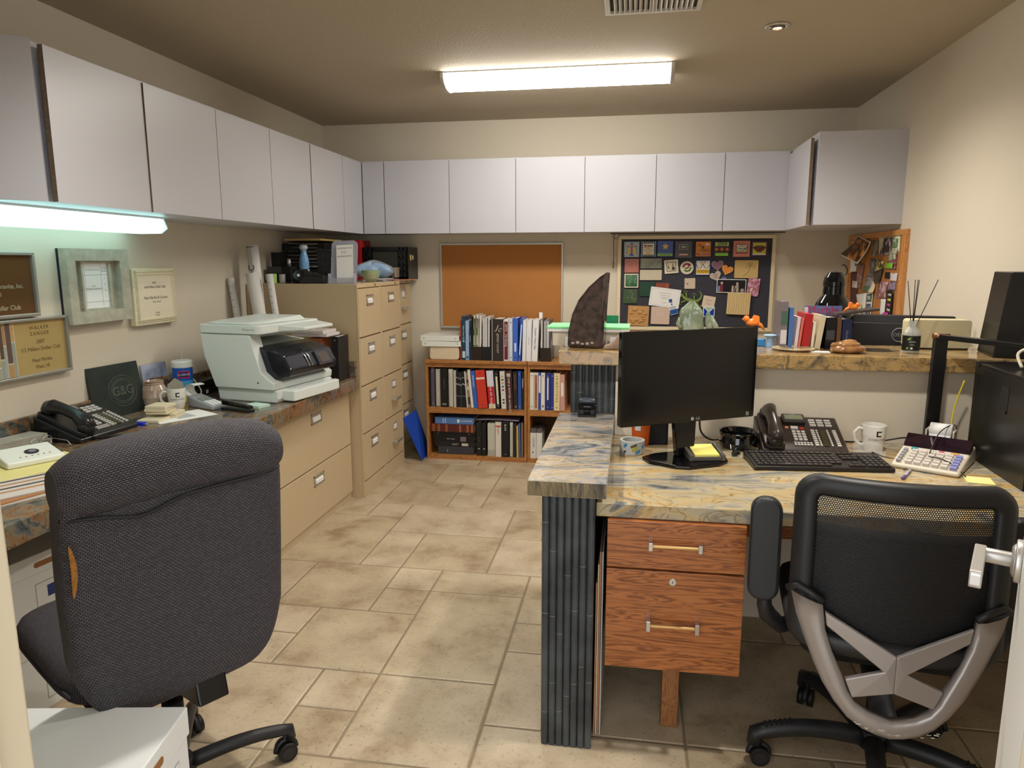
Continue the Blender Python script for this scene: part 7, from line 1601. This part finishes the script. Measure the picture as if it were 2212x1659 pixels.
b=MB(); b.rbx(-.256,.25,-.165,.21,.337,.382,.03,MW); b.build('scanner_lid',t,bevel=.006,seg=3)
b=MB(); b.hexa([(-.235,-.10,.383),(.15,-.15,.383),(.15,.17,.383),(-.235,.17,.383),(-.22,-.07,.392),(.14,-.12,.408),(.14,.15,.408),(-.22,.15,.395)],MW); b.build('document_feeder',t,bevel=.004)
b=MB(); b.hexa([(-.05,-.28,.345),(.20,-.28,.345),(.22,-.14,.338),(-.12,-.14,.338),(-.05,-.28,.362),(.20,-.28,.362),(.22,-.14,.378),(-.12,-.14,.378)],MW); b.build('feeder_lip',t,bevel=.005)
b=MB(); b.prism([(-.09,.275),(-.16,.265),(-.255,.235),(-.295,.165),(-.285,.13),(-.20,.105),(-.14,.13),(-.11,.19)],-.205,.20,MD,'x'); b.build('control_housing',t,bevel=.010,seg=3)
b=MB(); T=TM((.11,-.262,.236),(R(-58)+PI/2*0,0,0))
s_=Vector((0,-.04,-.07)).normalized()
b.hexa([(.03,-.262,.226),(.15,-.262,.226),(.15,-.299,.158),(.03,-.299,.158),(.03,-.270,.232),(.15,-.270,.232),(.15,-.307,.162),(.03,-.307,.162)],mat('touch_bezel',(54,56,62),.3)); b.hexa([(.05,-.268,.222),(.13,-.268,.222),(.13,-.298,.168),(.05,-.298,.168),(.05,-.273,.226),(.13,-.273,.226),(.13,-.3045,.170),(.05,-.3045,.170)],mat('touch_glass',(70,60,52),.1)); b.build('touch_screen',t)
for x in (-.05,-.025):
    b=MB(); b.tube([(x,-.235,.245),(x,-.272,.215),(x+.004,-.296,.165)],.0035,M_chrome,n=8); b.build('chrome_strip',t)
b=MB(); b.text('OfficeJet Pro',.014,FACE_Y(0,0,0) if False else TM((-.2565,-.10,.360),(PI/2,0,-PI/2)),M_grey); b.cyl((-.2505,-.135,.10),(-.2515,-.135,.10),.004,M_black,n=12); b.build('lettering',t)
# stuff behind printer
book(-1.695,-1.655,LZ,.262,3.86,(26,26,28),'upright black binder between printer and filing cabinet','binder',kind='binder',depth=.15,lean=1)
t=thing('copper_binder','coppery brown binder between printer and black binder','binder',(-1.775,3.83,LZ),R(0)); b=MB(); b.bx(-.045,.035,0,.17,0,.255,mat('copper_cover',(176,104,66),.4,noise=(60,.4,(150,84,50)))); b.build('cover',t,bevel=.003)
for k,(dz,l) in enumerate(((0,'lower clear plastic tray on the binders behind the printer'),(.0185,'upper clear plastic tray on the binders behind the printer'))):
    b=MB(); b.bx(-.12,.10,-.03,.13,0,.018,mat('frosted_plastic',(214,206,206),.25)); tag(b.build('plastic_tray',loc=(-1.80-.02*k,3.86,LZ+.263+dz),rot=(0,0,R(-4)),bevel=.002),l,'tray','plastic trays')
# rolled drawings
def rollp(x,y,h_,r_,tx,ty,label,mark=None):
    t=thing('rolled_drawing',label,'roll',(x,y,LZ),0,'rolled drawings behind the printer',rot=(R(ty),R(tx),0)); b=MB(); b.cyl((0,0,.012),(0,0,h_),r_,mat('drawing_paper',(216,214,210),.7),n=28); b.cyl((0,0,h_),(0,0,h_+.0005),r_*.75,M_grey,n=20); b.build('paper_roll',t)
    if mark:
        b=MB()
        if mark=='DC': b.T=TM((0,-r_-.0006,h_-.17),(PI/2,R(-90),0)); b.text('TDC',.055,Matrix(),M_black); b.T=Matrix(); b.bx(-r_*.6,r_*.6,-r_-.001,-r_*.8,h_-.012,h_-.009,M_black); b.bx(r_*.1,r_*.16,-r_-.001,-r_*.8,h_-.24,h_-.02,M_grey)
        else:
            for q in range(6): b.bx(-r_*.4,r_*.4,-r_-.001,-r_*.8,h_-.05-.04*q,h_-.048-.04*q,M_grey)
        b.build('printed_marks',t)
rollp(-2.165,3.97,.785,.034,-3,0,'tallest printed drawing roll standing behind the printer','DC')
rollp(-2.085,3.885,.63,.036,-8,0,'thick plain white drawing roll in front of the tallest one')
rollp(-2.22,3.86,.60,.019,-7,0,'thin printed roll at the left of the drawing rolls','lines')
rollp(-2.035,3.955,.62,.019,-6,0,'thin plain roll at the right of the drawing rolls','lines')

# ================================================================== ON TOP OF THE FILING CABINETS (z 1.321)
FZ=1.3225
t=thing('sign_holder','clear acrylic leaflet holder with a handwritten waiting for P.O. sign','sign holder',(-1.722,4.15,FZ),R(4))
b=MB(); M_cl2=mat('acrylic_edge',(186,190,206),.08,alpha=.45,spec=.8)
b.T=TM((0,0,0),(R(-12),0,0)); b.rbx(-.082,.082,-.002,.002,0,.262,.03,M_cl2,axis='y',n=6); b.T=Matrix(); b.bx(-.082,.082,-.045,.05,0,.003,M_cl2); b.bx(-.08,-.077,-.045,.0,.003,.06,M_cl2); b.bx(.077,.08,-.045,.0,.003,.06,M_cl2); b.bx(-.08,.08,-.047,-.044,0,.035,M_cl2); b.build('acrylic_stand',t)
b=MB(); b.T=TM((0.012,-.006,.004),(R(-12),R(-3),0)); b.bx(-.052,.052,-.001,.0,.003,.232,M_white); ik=mat('pencil_ink',(80,80,86),.7); b.text('WAITING FOR',.0145,FACE_Y(0,-.0015,.212),ik); b.text('P.O.',.018,FACE_Y(-.004,-.0015,.186),ik); b.text('INFORMATION',.0135,FACE_Y(0.0,-.0015,.162),ik); b.build('paper_sign',t)
t=thing('air_freshener','light blue air freshener spray can on the filing cabinet','spray can',(-2.09,4.40,FZ)); mb2=mat('can_blue',(120,170,216),.25)
b=MB(); b.lathe([(0,0),(.030,0),(.031,.005),(.031,.08)],M_whitep,n=32); b.lathe([(.031,.08),(.032,.13),(.024,.17),(.017,.19),(.017,.205)],mb2,n=32); b.build('can_body',t)
b=MB(); b.lathe([(.017,.205),(.026,.215),(.027,.225),(.022,.236),(0,.240)],mat('cap_pale',(200,214,230),.3),n=32); b.build('spray_cap',t)
b=MB(); b.text('Febreze',.011,FACE_Y(0,-.0318,.062),mat('ink_blue',(40,70,150),.5)); b.bx(-.012,.012,-.0320,-.030,.03,.05,mat('label_amber',(226,190,90),.4)); b.build('can_label',t)
# stacked letter trays
t=thing('letter_tray_tower','black stacked letter trays crammed with papers in the left corner','letter trays',(-2.06,4.66,FZ)); 
for k in range(5):
    b=MB(); z=.052*k; b.bx(-.24,.05,-.13,.2,z,z+.004,M_black); b.bx(-.24,-.236,-.13,.2,z,z+.04,M_black); b.bx(.046,.05,-.13,.2,z,z+.04,M_black); b.bx(-.24,.05,.196,.2,z,z+.04,M_black); b.bx(-.24,-.2,-.13,-.126,z,z+.045,M_black); b.bx(.01,.05,-.13,-.126,z,z+.045,M_black); b.build('tray',t)
b=MB(); rnd=random.Random(8)
for k in range(5):
    for q in range(3): b.bx(-.22+rnd.uniform(0,.03),.02+rnd.uniform(0,.02),-.125-rnd.uniform(0,.01),.18,.052*k+.006+.009*q,.052*k+.0075+.009*q,M_white if rnd.random()<.5 else M_grey)
o=b.build('tray_papers',t); o['kind']='stuff'
b=MB(); b.bx(-.2,.2,-.05,.2,0,.004,M_blackm); tag(b.build('black_folder',loc=(-2.10,4.66,FZ+.262),rot=(0,0,R(2))),'flat black folder on top of the letter trays','folder')
b=MB(); b.hexa([(-.15,-.16,0),(.11,-.16,0),(.11,.16,0),(-.15,.16,0),(-.15,-.16,.012),(.11,-.16,.012),(.11,.16,.012),(-.15,.16,.012)],mat('manila',(206,174,106),.7)); tag(b.build('manila_envelope',loc=(-2.11,4.64,FZ+.268),rot=(0,0,R(-2))),'manila envelope lying on the black folder under the wall cabinets','envelope')
t=thing('mesh_rack','tall black slotted plastic rack beside the spray can','rack',(-1.97,4.44,FZ),R(8)); b=MB()
for k in range(5): b.bx(-.045,.045,-.004,0,.045*k+.005,.045*k+.012,M_black)
for k in range(4): b.bx(-.045+.028*k,-.039+.028*k,-.004,0,0,.20,M_black)
b.bx(-.045,.045,-.002,.0,.0,.195,mat('rack_back',(34,34,38),.5)); b.bx(-.045,.045,0,.06,0,.006,M_black); b.bx(-.05,.05,-.006,.004,.195,.212,M_black); b.build('rack_panel',t,bevel=.001)
b=MB(); b.rbx(-.02,.02,-.02,.02,0,.058,.004,mat('lime_box',(170,210,110),.5)); b.text('e',.03,FACE_Y(-.006,-.0206,.028),M_white); tag(b.build('small_box',loc=(-2.172,4.125,FZ)),'small lime green box at the front of the filing cabinet top','box')
t=thing('tape_roll','pale roll of tape beside the lime green box','tape roll',(-2.125,4.16,FZ)); b=MB(); b.lathe([(.008,0),(.018,0),(.018,.055),(.008,.055),(.008,0)],mat('tape_grey',(170,168,170),.4),n=24); b.build('roll',t)
t=thing('tape_roll','white-capped roll standing left of the lime green box','tape roll',(-2.215,4.15,FZ)); b=MB(); b.cyl((0,0,0),(0,0,.055),.013,mat('tube_white',(190,190,200),.4),n=20); b.build('roll',t)
t=thing('label_printer','black label printer with a rounded front beside the sign holder','label maker',(-1.955,4.17,FZ),R(12)); b=MB(); b.rbx(-.05,.11,-.05,.06,0,.045,.012,M_black); b.build('printer_base',t,bevel=.004)
b=MB(); b.cyl((-.05,.03,.045),(-.05,-.05,.05),.035,M_gloss,n=28); b.hexa([(-.05,-.05,.03),(.10,-.03,.03),(.10,.05,.03),(-.05,.05,.03),(-.05,-.045,.085),(.09,-.02,.05),(.09,.04,.05),(-.05,.04,.085)],M_blackm); b.build('printer_head',t,bevel=.004); b=MB(); b.cyl((-.05,-.051,.05),(-.05,-.052,.05),.009,M_white,n=12); b.build('badge',t)
t=thing('desk_organizer','black desk organizer full of dark odds and ends behind the lime box','organizer',(-2.19,4.32,FZ)); b=MB(); b.bx(-.09,.06,-.04,.06,0,.10,M_blackm); b.bx(-.09,.0,-.041,-.04,.06,.1,mat('dim_label',(70,70,74),.6)); b.build('organizer_body',t,bevel=.003); b=MB(); b.bx(-.085,-.02,.0,.05,.1,.19,M_black); b.cyl((.03,.01,.1),(.03,.01,.15),.012,M_satin,n=12); b.build('organizer_contents',t)
t=thing('red_marked_box','dark box with a red corner beside the label printer','box',(-2.045,4.24,FZ)); b=MB(); b.bx(-.035,.035,-.03,.04,0,.085,M_blackm); b.bx(.01,.034,-.0308,-.03,.055,.082,mat('dim_red',(150,30,40),.5)); b.build('box_body',t,bevel=.003)
# binders standing at the back
xx=-2.045
for k,(w_,c_,l) in enumerate(((.035,(196,192,196),'white binder, left of the red one on the far filing cabinet'),(.028,(214,214,216),'white binder touching the red binder on the far filing cabinet'),(.040,(170,30,34),'red binder on the far filing cabinet'),(.0,(206,206,212),''))):
    if w_: book(xx,xx+w_-.001,FZ,.285,5.0,c_,l,'binder',kind='binder',group='binders on the far filing cabinet'); xx+=w_
t=thing('file_crate','black slotted hanging-file crate on the far filing cabinet','crate',(-1.735,5.04,FZ)); b=MB(); cw,chh=.33,.235
b.bx(-.19,.14,0,.006,.0,.02,M_black); b.bx(-.19,.14,0,.006,.10,.115,M_black) if False else None
for z in (0,.21): b.bx(-.2,.14,0,.008,z,z+.025,M_black)
for z in (.055,.105,.155): b.bx(-.2,-.13,0,.008,z,z+.012,M_black); b.bx(.07,.14,0,.008,z,z+.012,M_black)
for x in (-.2,-.165,-.135,.07,.1,.13): b.bx(x,x+.012,0,.008,0,.235,M_black)
b.bx(-.135,.07,0,.008,0,.08,M_black); b.bx(.134,.14,0,.24,0,.235,M_black); b.bx(-.2,-.194,0,.24,0,.235,M_black); b.bx(-.2,.14,.232,.24,0,.235,M_black); b.bx(-.2,.14,0,.24,0,.006,M_black); b.build('crate_body',t,bevel=.001)
b=MB(); b.bx(-.18,.12,.012,.22,.01,.215,mat('dark_olive_files',(50,50,42),.8)); b.build('hanging_files',t)
b=MB(); b.bx(.1405,.1412,.05,.08,.14,.18,mat('tab_yellow',(214,200,90),.6)); b.bx(.1405,.1412,.11,.13,.145,.175,M_white); b.build('sticker',t)
# bag of masks, bowl, cup, magazines
t=thing('glass_bowl','small green-rimmed glass bowl beside the sign holder','bowl',(-1.685,4.52,FZ)); b=MB(); b.lathe([(0,.002),(.03,0),(.05,.02),(.06,.05),(.063,.075),(.060,.075),(.056,.05),(.046,.022),(0,.008)],mat('bowl_glass',(120,170,130),.1,alpha=.7,noise=(5,.4,(196,186,150))),n=36); b.build('bowl_body',t)
t=thing('mask_bag','clear bag of light blue face masks on the filing cabinets','bag',(-1.76,4.76,FZ+.018)); b=MB()
def bg(u,v):
    a=2*PI*u; ph=-PI/2+PI*v; r_=1+.16*math.sin(3*a+4*v)+.12*math.sin(7*a+9*v)
    return (.12*r_*math.cos(ph)*math.cos(a),.09*r_*math.cos(ph)*math.sin(a),.052+.05*math.sin(ph)*(1+.15*math.sin(5*a)))
b.grid(bg,30,14,mat('mask_blue',(140,184,226),.5),closed_u=True); b.build('masks',t)
b=MB()
def bg2(u,v): p=bg(u,v); k=1.12+.1*math.sin(9*u*2*PI+v*12); return (p[0]*k,p[1]*k,.052+(p[2]-.052)*(1.12+.2*math.sin(u*20)*v))
b.grid(bg2,40,14,mat('bag_clear',(226,232,240),.06,alpha=.25,spec=1.0),closed_u=True); b.build('plastic_wrap',t)
t=thing('metal_cup','small brushed metal cup by the file crate','cup',(-1.645,4.90,FZ+.02)); b=MB(); b.lathe([(0,0),(.026,0),(.030,.07),(.028,.07),(.024,.004),(0,.004)],mat('brushed',(150,140,126),.35,metal=.7),n=28); b.build('cup_body',t)
for k,(x,y,z,rz,c_,l) in enumerate(((-1.72,4.78,0,4,(196,196,206),'bottom magazine under the bag of masks'),(-1.71,4.77,.006,-6,(150,130,140),'second magazine under the bag of masks'),(-1.72,4.79,.012,10,(206,200,196),'topmost magazine under the bag of masks'),(-1.66,5.0,0,-20,(190,120,90),'orange and white leaflet by the file crate'))):
    b=MB(); b.bx(-.08,.08,-.13,.13,0,.0055,mat('mag%d'%k,c_,.35)); b.bx(-.078,.08,-.1305,.1305,.001,.0025,M_white); tag(b.build('magazine',loc=(x,y if k<3 else 4.96,FZ+z),rot=(0,0,R(rz))),l,'magazine','magazines on the filing cabinets')
